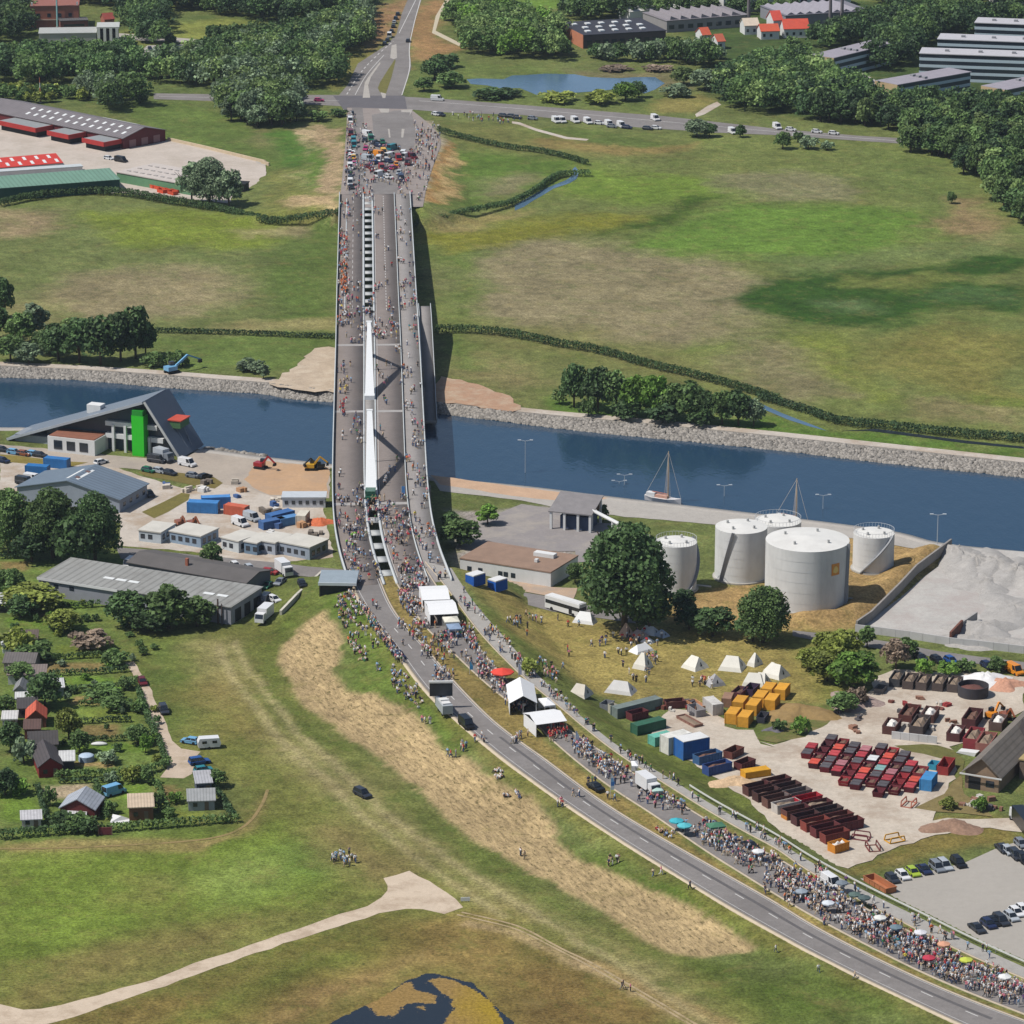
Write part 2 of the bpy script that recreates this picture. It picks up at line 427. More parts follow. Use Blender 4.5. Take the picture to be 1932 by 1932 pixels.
paint([(890,340),(960,320),(1030,330),(980,360),(900,375)], (116,110,80), 7, .9)
paint([(835,232),(960,232),(1180,280),(1380,300),(1290,300),(1080,295),(860,265)], (106,108,60), 6)
paint([(980,240),(1230,256),(1280,270),(1180,285),(1040,265)], (82,96,46), 5, .9)
paint([(1020,262),(1200,278),(1340,268),(1300,282),(1180,290),(1050,276)], (134,112,70), 5, .7)
paint([(800,420),(860,415),(1000,400),(1000,408),(860,440),(800,432)], (146,126,84), 5, .6)
# far edge land
paint([(0,60),(700,0),(690,110),(650,180),(0,200)], (84,96,52), 8)
paint([(210,60),(420,32),(560,60),(400,75),(230,78)], (124,128,62), 8, .8)
paint([(0,85),(260,70),(300,86),(0,125)], (120,122,64), 8, .8)
paint([(230,190),(400,200),(560,235),(560,280),(520,330),(360,280),(270,240)], (88,104,50), 5)
paint([(480,240),(600,235),(590,270),(520,290),(470,268)], (112,104,72), 7, .7)
paint([(690,30),(745,0),(775,0),(740,60),(690,110),(660,130)], (138,108,78), 5)
paint([(790,0),(850,0),(820,60),(875,85),(790,130),(770,110)], (142,112,76), 5)
paint([(640,90),(720,100),(690,140),(640,170)], (112,108,58), 6)
paint([(780,110),(1000,120),(1280,170),(1340,200),(1280,215),(800,185)], (92,104,54), 6)
paint([(1090,130),(1280,135),(1330,170),(1260,175),(1200,150),(1090,150)], (108,98,72), 7, .8)
paint([(1230,190),(1340,185),(1320,215),(1240,212)], (132,120,70), 5, .8)
paint([(860,0),(1400,0),(1360,12),(880,20)], (96,122,50), 6)
paint([(1350,200),(1932,270),(1932,0),(1300,0)], (62,78,40), 6)
paint([(1640,170),(1760,150),(1770,180),(1690,180)], (124,118,66), 5, .7)
# left yard beside the far ramp
paint(TT(1,0,(470,920),(640,920),(650,1440),(440,1400)), (150,130,100), 2.5)
paint(TT(1,0,(300,920),(480,930),(460,1000),(390,1060),(360,1200),(400,1390),(300,1200),(330,1050)), (172,152,118), 3)
paint(TT(1,0,(130,930),(300,940),(340,1040),(320,1220),(130,1200)), (74,102,42), 4)
paint(TT(1,0,(360,1150),(450,1100),(440,1360),(390,1370)), (84,110,44), 4)
paint(TT(1,0,(110,1240),(330,1230),(400,1400),(560,1560),(90,1560)), (116,116,62), 6, .8)
paint(TT(1,0,(250,1430),(480,1430),(600,1500),(520,1590),(300,1540)), (166,144,108), 4)
paint(TT(1,0,(1180,860),(1330,930),(1380,1010),(1250,1350),(1220,1450),(1110,1450)), (172,158,140), 4)
paint(TT(1,0,(1380,1000),(1490,1080),(1430,1260),(1390,1500),(1240,1450),(1270,1300)), (158,122,76), 3)
paint(TT(1,0,(1440,1100),(1490,1080),(1430,1260),(1390,1490),(1350,1440)), (190,166,118), 3, .7)
# near side, left
paint([(0,930),(240,930),(660,1090),(600,1110),(520,1170),(250,1190),(0,1110)], (92,100,50), 4)
paint([(0,1030),(210,1050),(240,1190),(310,1440),(420,1580),(0,1600)], (92,108,52), 5)
paint([(240,1180),(520,1165),(620,1110),(560,1240),(700,1430),(1000,1660),(1340,1830),(1500,1932),(0,1932),(0,1590),(430,1570),(450,1480),(330,1440),(250,1250)], (104,106,54), 5)
paint([(245,1195),(370,1195),(350,1290),(320,1390),(290,1350),(262,1260)], (88,102,48), 9)
paint([(360,1210),(440,1200),(470,1250),(520,1330),(620,1420),(760,1520),(940,1650),(1140,1760),(1340,1880),(1420,1940),(1360,1940),(1220,1840),(960,1700),(700,1520),(560,1420),(440,1330)], (140,130,88), 9, .8)
paint([(440,1270),(520,1380),(430,1380),(380,1310)], (118,104,58), 10, .7)
paint([(560,1140),(640,1110),(560,1180),(535,1245),(580,1350),(700,1440),(840,1540),(1000,1650),(1230,1790),(1400,1810),(1560,1860),(1700,1940),(1500,1940),(1300,1840),(1000,1700),(800,1570),(640,1440),(500,1330),(480,1230)], (78,92,38), 7, .9)
paint([(0,1610),(300,1600),(520,1545),(640,1580),(700,1660),(640,1690),(450,1740),(240,1800),(0,1880)], (100,116,46), 10)
paint([(330,1660),(450,1620),(560,1600),(640,1640),(560,1680),(430,1700)], (122,136,70), 9, .7)
paint([(560,1580),(640,1590),(660,1640),(580,1660),(540,1630)], (80,106,40), 7, .9)
paint([(240,1640),(360,1660),(340,1720),(200,1700)], (122,112,66), 9, .6)
paint([(20,1830),(200,1780),(440,1730),(560,1720),(420,1780),(220,1850),(60,1890)], (116,104,62), 9, .8)
paint([(0,1590),(160,1580),(420,1580),(400,1604),(150,1600),(0,1604)], (140,120,80), 1.5, .6, 1)
paint([(360,1590),(460,1560),(498,1500),(506,1500),(480,1565),(380,1600)], (140,122,80), 2, .8, 1)
paint([(620,1560),(730,1600),(760,1650),(690,1650),(640,1610)], (128,110,74), 8, .7)
paint([(520,1800),(720,1730),(860,1725),(960,1760),(1100,1850),(1250,1940),(960,1940),(880,1850),(800,1820),(640,1880),(560,1940),(60,1940),(240,1880)], (112,98,54), 7)
paint([(520,1800),(690,1745),(760,1770),(720,1820),(560,1870),(420,1930),(300,1930)], (92,102,44), 9, .8)
paint([(580,1860),(760,1800),(820,1790),(760,1840),(640,1890),(590,1930),(480,1940)], (138,114,74), 6, .8)
paint([(840,1740),(930,1730),(960,1850),(900,1850)], (142,120,72), 8, .7)
paint([(1020,1780),(1200,1880),(1260,1932),(1000,1932)], (112,92,54), 8, .8)
paint([(1100,1800),(1400,1932),(1340,1940),(1080,1810)], (152,128,88), 1.6, .7, 1)
paint([(880,1730),(980,1750),(1100,1810),(1240,1890),(1330,1940),(1310,1940),(1180,1870),(1060,1805),(950,1756),(870,1742)], (168,146,108), 1.4, .8, 1)
paint([(620,1130),(690,1130),(760,1240),(830,1330),(900,1400),(860,1420),(760,1330),(680,1230)], (84,104,40), 5)
paint([(630,1240),(700,1210),(760,1290),(740,1340),(660,1290)], (86,102,44), 6)
paint([(1050,1590),(1150,1600),(1500,1800),(1700,1900),(1640,1900),(1440,1790),(1200,1680),(1070,1620)], (80,98,36), 5, .9)
# worn tracks over the near meadow, garden plots
for tr in ([(455,1205),(500,1290),(560,1370),(640,1440),(720,1520),(860,1620),(1000,1710),(1180,1820),(1360,1940)], [(425,1212),(465,1300),(530,1385),(610,1455),(690,1535),(830,1640),(960,1725)]):
    paint(tr + [(u - 9, v + 8) for u, v in tr[::-1]], (156, 144, 104), 1.2, .75, .5)
for i, (x0, x1, y0, y1) in enumerate([(40,180,655,700),(200,620,640,690),(300,560,730,760),(420,800,960,1040),(300,800,1085,1150),(420,900,1195,1240),(560,860,1330,1385),(600,1010,1420,1520),(620,900,1545,1640),(480,1100,1680,1740),(520,860,1800,1850),(10,300,275,320),(10,220,350,420),(60,430,760,830)]):
    paint(TT(0,2,(x0,y0),(x1,y0),(x1,y1),(x0,y1)), [(124,104,68),(92,118,44),(146,122,84),(104,116,50)][i % 4], 1.2, .85, .8)
for i, (x0, x1, y0, y1) in enumerate([(0,250,260,440),(370,680,190,290),(770,1090,200,300),(820,920,320,430),(1240,1500,380,450),(1180,1300,200,330)]):
    paint(TT(0,3,(x0,y0),(x1,y0),(x1,y1),(x0,y1)), [(98,120,46),(176,156,130),(96,122,46),(90,110,44),(108,116,52),(128,108,72)][i], 1.2, .9, .8)
paint([(575,1950),(640,1915),(740,1862),(800,1828),(870,1840),(930,1880),(1000,1950)], (120,104,58), 2.5, .9)
# straw-covered slope
STRAW = [(622,1145),(600,1160),(574,1179),(545,1207),(535,1239),(551,1283),(587,1330),(639,1371),(704,1418),(763,1467),(782,1477),(846,1534),(898,1581),(985,1633),(1044,1664),(1122,1706),(1174,1742),(1213,1773),(1265,1799),(1330,1807),(1381,1799),(1428,1783),(1394,1758),(1330,1724),(1252,1685),(1174,1646),(1096,1612),(1060,1586),(1049,1560),(1005,1500),(966,1482),(846,1407),(806,1365),(769,1330),(717,1306),(665,1296),(634,1259),(649,1225),(649,1200),(634,1174)]
paint(STRAW, (162,141,104), .9, 1, .7, mask=1)
# verges of the road, dry grass between the carriageways
def band(A, B, rgb, feather=1.2, amount=1, z=zroad):
    paint(A + B[::-1], rgb, feather, amount, .6)
band(L2, R1, (128,112,66), 1.0)
band(R2, B1, (122,112,66), 1.0)
paint([(u - 26 * scale_at(v) / 9, v + 6) for u, v in L1[2:]] + L1[2:][::-1], (112,108,56), 2.5, .8)
paint([(u + 6, v - 2) for u, v in B2[2:14]] + [(1500,1545),(1380,1470),(1240,1400),(1130,1330),(1040,1240),(930,1150)], (92,100,48), 4)
# near side, right
paint([(870,1108),(1060,1150),(1280,1180),(1560,1200),(1640,1290),(1560,1330),(1180,1320),(1100,1300),(960,1180)], (138,124,72), 4)
paint([(1230,1130),(1350,1110),(1420,1080),(1400,990),(1620,985),(1780,1040),(1640,1180),(1500,1200),(1260,1170)], (150,124,82), 4)
paint([(1380,1180),(1560,1190),(1660,1300),(1560,1320),(1490,1230)], (104,108,52), 6, .8)
paint([(1430,1380),(1480,1340),(1570,1340),(1610,1330),(1520,1400),(1460,1400)], (96,106,50), 5, .9)
paint([(850,960),(1100,960),(1090,1080),(866,1078)], (140,132,126), 3)
paint([(1660,1390),(1760,1400),(1830,1450),(1800,1500),(1740,1520),(1720,1490),(1770,1440),(1690,1420)], (104,104,54), 5)
paint([(1700,1540),(1880,1530),(1932,1560),(1932,1590),(1830,1590),(1600,1650),(1580,1640),(1680,1600)], (118,106,58), 3)
paint([(1500,1600),(1560,1630),(1620,1660),(1600,1672),(1530,1640),(1480,1600)], (104,104,56), 4)
# ragged patch borders: the cover is looked up through a rough displacement
amp = np.clip((YY - 830) / 220, .06, 1.0)
wx = XX + (fbm(XX, YY, 26, 1) * 13 + fbm(XX, YY, 7, 2) * 8 + fbm(XX, YY, 2.6, 6) * 3) * amp
wy = YY + (fbm(XX, YY, 30, 5) * 18 + fbm(XX, YY, 8, 0) * 11 + fbm(XX, YY, 2.8, 3) * 4) * amp
ii = np.clip(np.searchsorted(GX, wx), 0, len(GX) - 1); jj = np.clip(np.searchsorted(GY, wy), 0, len(GY) - 1)
core = (np.abs(XX) < 290) & (YY > 565) & (YY < 1890)
CC = np.where(core[..., None], CC[ii, jj], CC)
CC *= (1 + .45 * fbm(XX, YY, 3.2, 4) + .45 * fbm(XX, YY, 13, 2))[..., None]
# ------------------------------------------------------------------ ground mesh
def ground_material():
    m = bpy.data.materials.new('meadow_ground')
    nt, N, L, B = nodes_of(m)
    B.inputs['Roughness'].default_value = 0.95; B.inputs['Specular IOR Level'].default_value = 0.1
    ca = N.new('ShaderNodeAttribute'); ca.attribute_name = 'cover'
    st = N.new('ShaderNodeAttribute'); st.attribute_name = 'straw'
    tc = N.new('ShaderNodeTexCoord')
    def noise(scale, det=6, rough=.65, mapping=None):
        n = N.new('ShaderNodeTexNoise'); n.inputs['Scale'].default_value = scale; n.inputs['Detail'].default_value = det; n.inputs['Roughness'].default_value = rough
        if mapping:
            mp = N.new('ShaderNodeMapping'); mp.vector_type = 'TEXTURE'; mp.inputs['Scale'].default_value = mapping[0]; mp.inputs['Rotation'].default_value[2] = mapping[1]
            L.new(tc.outputs['Object'], mp.inputs[0]); L.new(mp.outputs[0], n.inputs['Vector'])
        else: L.new(tc.outputs['Object'], n.inputs['Vector'])
        return n.outputs[0]
    def rng(src, a, b, c, d):
        r = N.new('ShaderNodeMapRange'); r.inputs[1].default_value = a; r.inputs[2].default_value = b; r.inputs[3].default_value = c; r.inputs[4].default_value = d
        L.new(src, r.inputs[0]); return r.outputs[0]
    def mul(a, b):
        k = N.new('ShaderNodeMath'); k.operation = 'MULTIPLY'; L.new(a, k.inputs[0])
        if isinstance(b, float): k.inputs[1].default_value = b
        else: L.new(b, k.inputs[1])
        return k.outputs[0]
    def mix(f, a, b):
        x = N.new('ShaderNodeMix'); x.data_type = 'RGBA'
        if isinstance(f, float): x.inputs[0].default_value = f
        else: L.new(f, x.inputs[0])
        for s, v in ((6, a), (7, b)):
            if isinstance(v, tuple): x.inputs[s].default_value = v + (1,)
            else: L.new(v, x.inputs[s])
        return x.outputs[2]
    def scl(c, f):
        v = N.new('ShaderNodeVectorMath'); v.operation = 'SCALE'; L.new(c, v.inputs[0]); L.new(f, v.inputs['Scale']); return v.outputs[0]
    bright = mul(mul(rng(noise(.045, 6, .7), .3, .7, .80, 1.2), rng(noise(.3, 7, .75), .34, .66, .68, 1.34)), mul(rng(noise(1.5, 4, .75), .36, .64, .64, 1.38), rng(noise(.7, 4, .6, ((1, 14, 1), .4)), .36, .64, .93, 1.07)))
    col = scl(ca.outputs['Color'], bright)
    dry = rng(noise(.12, 8, .8, ((1, 1, 1), .4)), .52, .68, 0, .34)
    col = mix(dry, col, alb((150, 134, 84), .78))
    lush = rng(noise(.075, 8, .78, ((1, .8, 1), 2.2)), .52, .66, 0, .36)
    col = mix(lush, col, alb((78, 102, 38), .84))
    tuft = rng(noise(.7, 5, .75), .56, .68, 0, .6)
    col = mix(tuft, col, alb((58, 68, 32), .74))
    # straw mulch: stubble in rows with dark gaps
    s1 = noise(1.3, 5, .8, ((1, 5, 1), .4)); s2 = noise(1.2, 4, .75, ((1, 1.8, 1), .4))
    sc_ = scl(ca.outputs['Color'], rng(s1, .3, .7, .42, 1.6))
    sc_ = mix(rng(s2, .54, .64, 0, .85), sc_, alb((92, 84, 54), .74))
    sc_ = mix(rng(noise(.12, 5), .55, .72, 0, .5), sc_, alb((132, 122, 74), .74))
    col = mix(st.outputs['Fac'], col, sc_)
    L.new(col, B.inputs['Base Color'])
    bp = N.new('ShaderNodeBump'); bp.inputs['Strength'].default_value = .45; bp.inputs['Distance'].default_value = .4
    L.new(noise(1.3, 6, .75), bp.inputs['Height']); L.new(bp.outputs[0], B.inputs['Normal'])
    return m
def grid_mesh(name, gx, gy, H, attrs, m):
    nx, ny = len(gx), len(gy)
    X, Y = np.meshgrid(gx, gy, indexing='ij')
    co = np.stack([X, Y, H], -1).reshape(-1, 3)
    idx = np.arange(nx * ny).reshape(nx, ny)
    q = np.stack([idx[:-1, :-1], idx[1:, :-1], idx[1:, 1:], idx[:-1, 1:]], -1).reshape(-1, 4)
    return raw_mesh(name, co, q, attrs, m)
def raw_mesh(name, co, q, attrs, m, mi=None):
    co = np.asarray(co, np.float32); q = np.asarray(q, np.int32); k = q.shape[1]
    me = bpy.data.meshes.new(name)
    me.vertices.add(len(co)); me.vertices.foreach_set('co', co.ravel())
    me.loops.add(q.size); me.loops.foreach_set('vertex_index', q.ravel())
    me.polygons.add(len(q)); me.polygons.foreach_set('loop_start', np.arange(0, q.size, k, dtype=np.int32))
    if mi is not None: me.polygons.foreach_set('material_index', np.asarray(mi, np.int32))
    me.update(calc_edges=True)
    for an, a in attrs.items():
        a = np.asarray(a, np.float32)
        if a.ndim == 1:
            t = me.attributes.new(an, 'FLOAT', 'POINT'); t.data.foreach_set('value', a)
        else:
            t = me.attributes.new(an, 'FLOAT_COLOR', 'POINT')
            t.data.foreach_set('color', np.c_[a, np.ones(len(a), np.float32)].astype(np.float32).ravel())
    for mm in (m if isinstance(m, (list, tuple)) else [m]): me.materials.append(mm)
    return me
def add_obj(name, me, parent=None, loc=None):
    o = bpy.data.objects.new(name, me); COL.objects.link(o)
    if parent is not None: o.parent = parent
    if loc is not None: o.location = loc
    return o
gm = grid_mesh('ground', GX, GY, HH, {'cover': CC.reshape(-1, 3), 'straw': MASK.ravel()}, ground_material())
gm.polygons.foreach_set('use_smooth', np.ones(len(gm.polygons), bool))
tag(add_obj('ground', gm), kind='structure')

# ------------------------------------------------------------------ surfaces laid on the ground
def patch_material(rgb, var=.16, scale=.25, streak=None, rough=.9, spot=None):
    """worn ground surface: coarse blotches, fine grain and a second tone"""
    m = bpy.data.materials.new('surface_%d_%d_%d' % tuple(rgb))
    nt, N, L, B = nodes_of(m)
    B.inputs['Roughness'].default_value = rough; B.inputs['Specular IOR Level'].default_value = .2
    tc = N.new('ShaderNodeTexCoord')
    f = None
    for s, d, k in ((scale, 5, var), (scale * 7, 5, var), (scale * 26, 3, var * .8)):
        n = N.new('ShaderNodeTexNoise'); n.inputs['Scale'].default_value = s; n.inputs['Detail'].default_value = d; n.inputs['Roughness'].default_value = .7
        L.new(tc.outputs['Object'], n.inputs['Vector'])
        r = N.new('ShaderNodeMapRange'); r.inputs[1].default_value = .28; r.inputs[2].default_value = .72; r.inputs[3].default_value = 1 - k; r.inputs[4].default_value = 1 + k
        L.new(n.outputs[0], r.inputs[0])
        if f is None: f = r.outputs[0]
        else:
            mu = N.new('ShaderNodeMath'); mu.operation = 'MULTIPLY'; L.new(f, mu.inputs[0]); L.new(r.outputs[0], mu.inputs[1]); f = mu.outputs[0]
    v = N.new('ShaderNodeVectorMath'); v.operation = 'SCALE'; v.inputs[0].default_value = alb(rgb); L.new(f, v.inputs['Scale'])
    out = v.outputs[0]
    if spot:
        n = N.new('ShaderNodeTexNoise'); n.inputs['Scale'].default_value = scale * .55; n.inputs['Detail'].default_value = 8; n.inputs['Roughness'].default_value = .75
        mp = N.new('ShaderNodeMapping'); mp.inputs['Location'].default_value = (51, 17, 0)
        L.new(tc.outputs['Object'], mp.inputs[0]); L.new(mp.outputs[0], n.inputs['Vector'])
        r = N.new('ShaderNodeMapRange'); r.inputs[1].default_value = .47; r.inputs[2].default_value = .62; r.inputs[4].default_value = .8
        L.new(n.outputs[0], r.inputs[0])
        x = N.new('ShaderNodeMix'); x.data_type = 'RGBA'; L.new(r.outputs[0], x.inputs[0]); L.new(out, x.inputs[6]); x.inputs[7].default_value = alb(spot) + (1,)
        out = x.outputs[2]
    L.new(out, B.inputs['Base Color'])
    return m
_lay = [0.02]
def sheet(name, pts, m, z=None, kind='structure', label=None, wob=0.0):
    """flat surface outlined on the picture grid, each a few millimetres above the last"""
    if z is None:
        _lay[0] += .006; z = _lay[0]
    pl = [P(u, v, z) for u, v in pts]
    if wob:
        q = []
        n = len(pl)
        for i in range(n):
            a = Vector(pl[i]); b = Vector(pl[(i + 1) % n]); k = max(1, int((b - a).length / 3.0))
            for j in range(k):
                p = a.lerp(b, j / k); q.append((p.x + (rnd.random() - .5) * wob, p.y + (rnd.random() - .5) * wob * 1.6))
        pl = q
    mb = MB(); mb.add([(x, y, z) for x, y in pl], [tuple(range(len(pl)))])
    o = mb.build(name, m)
    if o.data.polygons[0].normal.z < 0: o.data.flip_normals()
    return tag(o, label, None, None, kind)
def strip(name, A, B, m, dz=0.0, step=3.0, kind='structure', lines=None, skirt=0.0):
    """ribbon between two surveyed lines of (x,y,z)"""
    n = -max(8, int(max(np.hypot(*np.diff(np.array(A)[:, :2], axis=0).T).sum(), 10) / step))
    a = resample(A, n); b = resample(B, n)
    a[:, 2] += dz; b[:, 2] += dz
    co = np.concatenate([a, b]); k = len(a)
    q = [(i, k + i, k + i + 1, i + 1) for i in range(k - 1)]
    if skirt:
        c = a.copy(); c[:, 2] -= skirt; d = b.copy(); d[:, 2] -= skirt
        co = np.concatenate([co, c, d])
        q += [(2*k + i, i, i + 1, 2*k + i + 1) for i in range(k - 1)] + [(k + i, 3*k + i, 3*k + i + 1, k + i + 1) for i in range(k - 1)]
    me = raw_mesh(name, co, q, {}, m)
    o = add_obj(name, me)
    if me.polygons[0].normal.z < 0: me.flip_normals()
    return tag(o, kind=kind)
def off_line(L, d):
    """line moved sideways by d metres (positive = to the right of its direction)"""
    a = np.array(L, float); t = np.gradient(a[:, :2], axis=0); t /= np.linalg.norm(t, axis=1)[:, None]
    a[:, 0] += t[:, 1] * d; a[:, 1] -= t[:, 0] * d
    return a
ASPH = patch_material((134, 129, 126), .12, .12, spot=(120, 115, 112))
ASPH_D = patch_material((100, 97, 97), .08, .15)
PATHM = patch_material((166, 162, 156), .12, .5)
KERB = mat((186, 172, 152), .8, .15)
SAND = patch_material((194, 184, 172), .12, .12, spot=(168, 148, 126))
GRAV = patch_material((186, 182, 176), .10, .12, spot=(174, 164, 158))
STONE = patch_material((138, 132, 124), .30, .9)
CONC = patch_material((176, 170, 162), .10, .2)
WHITE_P = mat((204, 202, 198), .7, .12, 1.2)
rl = ROADL
strip('road_left_carriageway', rl['L1'], rl['L2'], ASPH, .0)
strip('road_right_carriageway', rl['R1'], rl['R2'], ASPH, .0)
strip('cycle_path', rl['B1'], rl['B2'], PATHM, .0)
# raised kerbs (a real step) and the pale outer verge
def kerb(name, L, w, h, m=KERB):
    a = off_line(resample(L, 2.5), -w / 2); b = off_line(resample(L, 2.5), w / 2)
    return strip(name, a, b, m, h, 2.5, skirt=.3)
kerb('kerb', off_line(np.array(rl['L1']), .55), 1.0, .06, mat((200, 184, 160), .85, .12))
kerb('kerb', rl['L2'], .35, .12); kerb('kerb', rl['R1'], .35, .12); kerb('kerb', rl['R2'], .35, .12); kerb('kerb', rl['B1'], .3, .08)
# centre dashes of the open carriageway, on the same slope
mid = resample([tuple(lerp(np.array(a), np.array(b), .5)) for a, b in zip(resample(rl['L1'], -160), resample(rl['L2'], -160))], .5)
acc = MB(); n = len(mid)
for i in range(70, n - 8, 22):
    a = mid[i]; b = mid[i + 6]; d = Vector(b - a).normalized(); s = Vector((-d.y, d.x, 0)) * .11
    a = Vector(a) + Vector((0, 0, .014)); b = Vector(b) + Vector((0, 0, .014))
    acc.add([a - s, b - s, b + s, a + s], [(0, 1, 2, 3)])
for L, dd in (('L1', -.5), ('L2', .5)):
    e = off_line(resample(rl[L], 2.0), dd); e[:, 2] += .014; s = off_line(e, .12 * (1 if dd > 0 else -1))
    for i in range(len(e) - 1): acc.add([e[i], e[i+1], s[i+1], s[i]], [(0, 1, 2, 3)])
tag(acc.build('road_marking', WHITE_P), kind='structure')
# long dark patches where lanes were resurfaced
strip('road_repair', [lerp(np.array(a), np.array(b), .56) for a, b in zip(resample(rl['L1'], -90)[30:78], resample(rl['L2'], -90)[30:78])], [lerp(np.array(a), np.array(b), .66) for a, b in zip(resample(rl['L1'], -90)[30:78], resample(rl['L2'], -90)[30:78])], ASPH_D, .008)

# ------------------------------------------------------------------ junction beyond the bridge
def lz(pts): return [P(u, v, zfar(v)) + (zfar(v),) for u, v in pts]
EW_T = [(290,176),(420,178),(526,179),(640,179),(758,182),(840,187),(985,198),(1252,219),(1467,243),(1620,256),(1760,264)]
EW_B = [(290,187),(420,191),(535,194),(640,200),(780,207),(840,212),(985,217),(1200,240),(1350,250),(1467,255),(1760,275)]
sheet('crossing_road', EW_T + EW_B[::-1], ASPH, .06)
sheet('approach_road', [(640,179),(656,160),(675,120),(727,86),(748,65),(758,26),(769,0),(782,-40),(815,-40),(795,0),(787,26),(774,65),(772,90),(776,127),(758,182)], ASPH, .065)
sheet('crossing_road', TT(1,0,(560,695),(1080,695),(1100,800),(640,800)), patch_material((104, 101, 104), .1, .15), .072)
sheet('traffic_island', TT(1,0,(885,640),(900,600),(950,520),(1010,430),(1015,440),(985,560),(945,680),(940,710),(900,670)), patch_material((112, 108, 58), .2, .4), .085)
sheet('traffic_island', TT(1,0,(985,330),(1020,320),(1025,420),(1000,430),(975,420)), CONC, .09)
sheet('traffic_island', TT(1,0,(790,600),(815,560),(860,500),(900,450),(905,460),(835,560),(815,620),(830,710),(775,710)), CONC, .095)
sheet('traffic_island', TT(1,0,(905,670),(945,680),(940,712),(920,712)), CONC, .1)
ew = MB()
def dash_line(mb, pts, z, w=.2, on=4, off=4):
    ln = resample([P(u, v, z) for u, v in pts], .5); i = 0
    while i < len(ln) - 1:
        j = min(len(ln) - 1, i + int(on * 2)); a = Vector(ln[i]); b = Vector(ln[j]); d = (b - a).normalized(); s = Vector((-d.y, d.x)) * w
        mb.add([(a.x - s.x, a.y - s.y, z), (b.x - s.x, b.y - s.y, z), (b.x + s.x, b.y + s.y, z), (a.x + s.x, a.y + s.y, z)], [(0, 1, 2, 3)])
        i = j + int(off * 2) if off else j
dash_line(ew, [(300,182),(420,184),(640,190)], .075, .16, 4, 0)
dash_line(ew, [(790,190),(985,205),(1252,229),(1467,249),(1740,269)], .075, .18, 4, 0)
dash_line(ew, TT(1,0,(660,685),(760,520),(900,380),(1000,300)), .08, .2, 4, 4)
dash_line(ew, TT(1,0,(720,690),(800,540),(930,400)), .08, .13, 4, 0)
dash_line(ew, TT(1,0,(1040,240),(1110,100),(1160,0)), .08, .15, 4, 0)
dash_line(ew, TT(1,0,(1060,690),(1125,490),(1108,350),(1150,160),(1195,0)), .08, .18, 4, 0)
tag(ew.build('road_marking', WHITE_P), kind='structure')
strip('ramp_road', lz(FL), lz(FR), patch_material((150, 140, 134), .12, .3), .0)
strip('ramp_lane', lz([(664,203),(664,240),(662,290),(660,340),(655,392)]), lz([(684,203),(688,240),(690,290),(688,340),(686,392)]), ASPH, .012)
strip('ramp_lane', lz([(700,207),(704,240),(706,280),(702,340),(700,392)]), lz([(775,207),(784,240),(784,275),(752,340),(746,392)]), ASPH, .012)
for pts in (TT(1,0,(890,790),(968,790),(962,870),(978,1000),(966,1000),(950,880)), TT(1,0,(1055,800),(1140,795),(1085,900),(1070,1000),(1055,1000),(1062,880))):
    pl = lz(pts); mb = MB(); mb.add([(x, y, z + .05) for x, y, z in pl], [tuple(range(len(pl)))]); tag(mb.build('traffic_island', CONC), kind='structure')
sheet('footpath', [(648,203),(655,203),(650,240),(645,240)], CONC, .03)
sheet('far_track', [(840,0),(852,0),(830,30),(822,58),(870,82),(866,87),(815,62),(822,30)], mat((196, 184, 160), .9, .1), .03)
sheet('field_path', TT(2,0,(0,880),(60,890),(180,935),(400,995),(560,1010),(540,1022),(390,1010),(170,950),(50,905),(0,896)), SAND, .03)
sheet('field_path', TT(2,0,(1330,830),(1420,770),(1490,738),(1520,760),(1400,830),(1340,850)), SAND, .035)
sheet('forecourt', TT(0,0,(540,400),(640,410),(660,480),(610,560)), SAND, .03)
# ------------------------------------------------------------------ water
def water_material(deep, rough=.06, ripple=.3, spec=.5):
    m = bpy.data.materials.new('water')
    nt, N, L, B = nodes_of(m)
    B.inputs['Base Color'].default_value = deep + (1,)
    B.inputs['Roughness'].default_value = rough; B.inputs['IOR'].default_value = 1.33; B.inputs['Specular IOR Level'].default_value = spec
    tc = N.new('ShaderNodeTexCoord')
    h = None
    for sc_, am in ((.35, 1.0), (1.3, .5)):
        n = N.new('ShaderNodeTexNoise'); n.inputs['Scale'].default_value = sc_; n.inputs['Detail'].default_value = 4
        mp = N.new('ShaderNodeMapping'); mp.inputs['Scale'].default_value = (1, .45, 1); mp.inputs['Rotation'].default_value[2] = .5
        L.new(tc.outputs['Object'], mp.inputs[0]); L.new(mp.outputs[0], n.inputs['Vector'])
        bp = N.new('ShaderNodeBump'); bp.inputs['Strength'].default_value = ripple * am; bp.inputs['Distance'].default_value = .3
        L.new(n.outputs[0], bp.inputs['Height'])
        if h is not None: L.new(h, bp.inputs['Normal'])
        h = bp.outputs[0]
    n = N.new('ShaderNodeTexNoise'); n.inputs['Scale'].default_value = .03; n.inputs['Detail'].default_value = 4
    L.new(tc.outputs['Object'], n.inputs['Vector'])
    r = N.new('ShaderNodeMapRange'); r.inputs[1].default_value = .35; r.inputs[2].default_value = .65; r.inputs[3].default_value = rough * .8; r.inputs[4].default_value = rough * 2.2
    L.new(n.outputs[0], r.inputs[0]); L.new(r.outputs[0], B.inputs['Roughness'])
    L.new(h, B.inputs['Normal'])
    return m
WATER = water_material((.016, .042, .076), .07, .35)
def ring(name, poly, z, m):
    mb = MB(); mb.add([(x, y, z) for x, y in poly], [tuple(range(len(poly)))]); o = mb.build(name, m)
    if o.data.polygons[0].normal.z < 0: o.data.flip_normals()
    return tag(o, kind='structure')
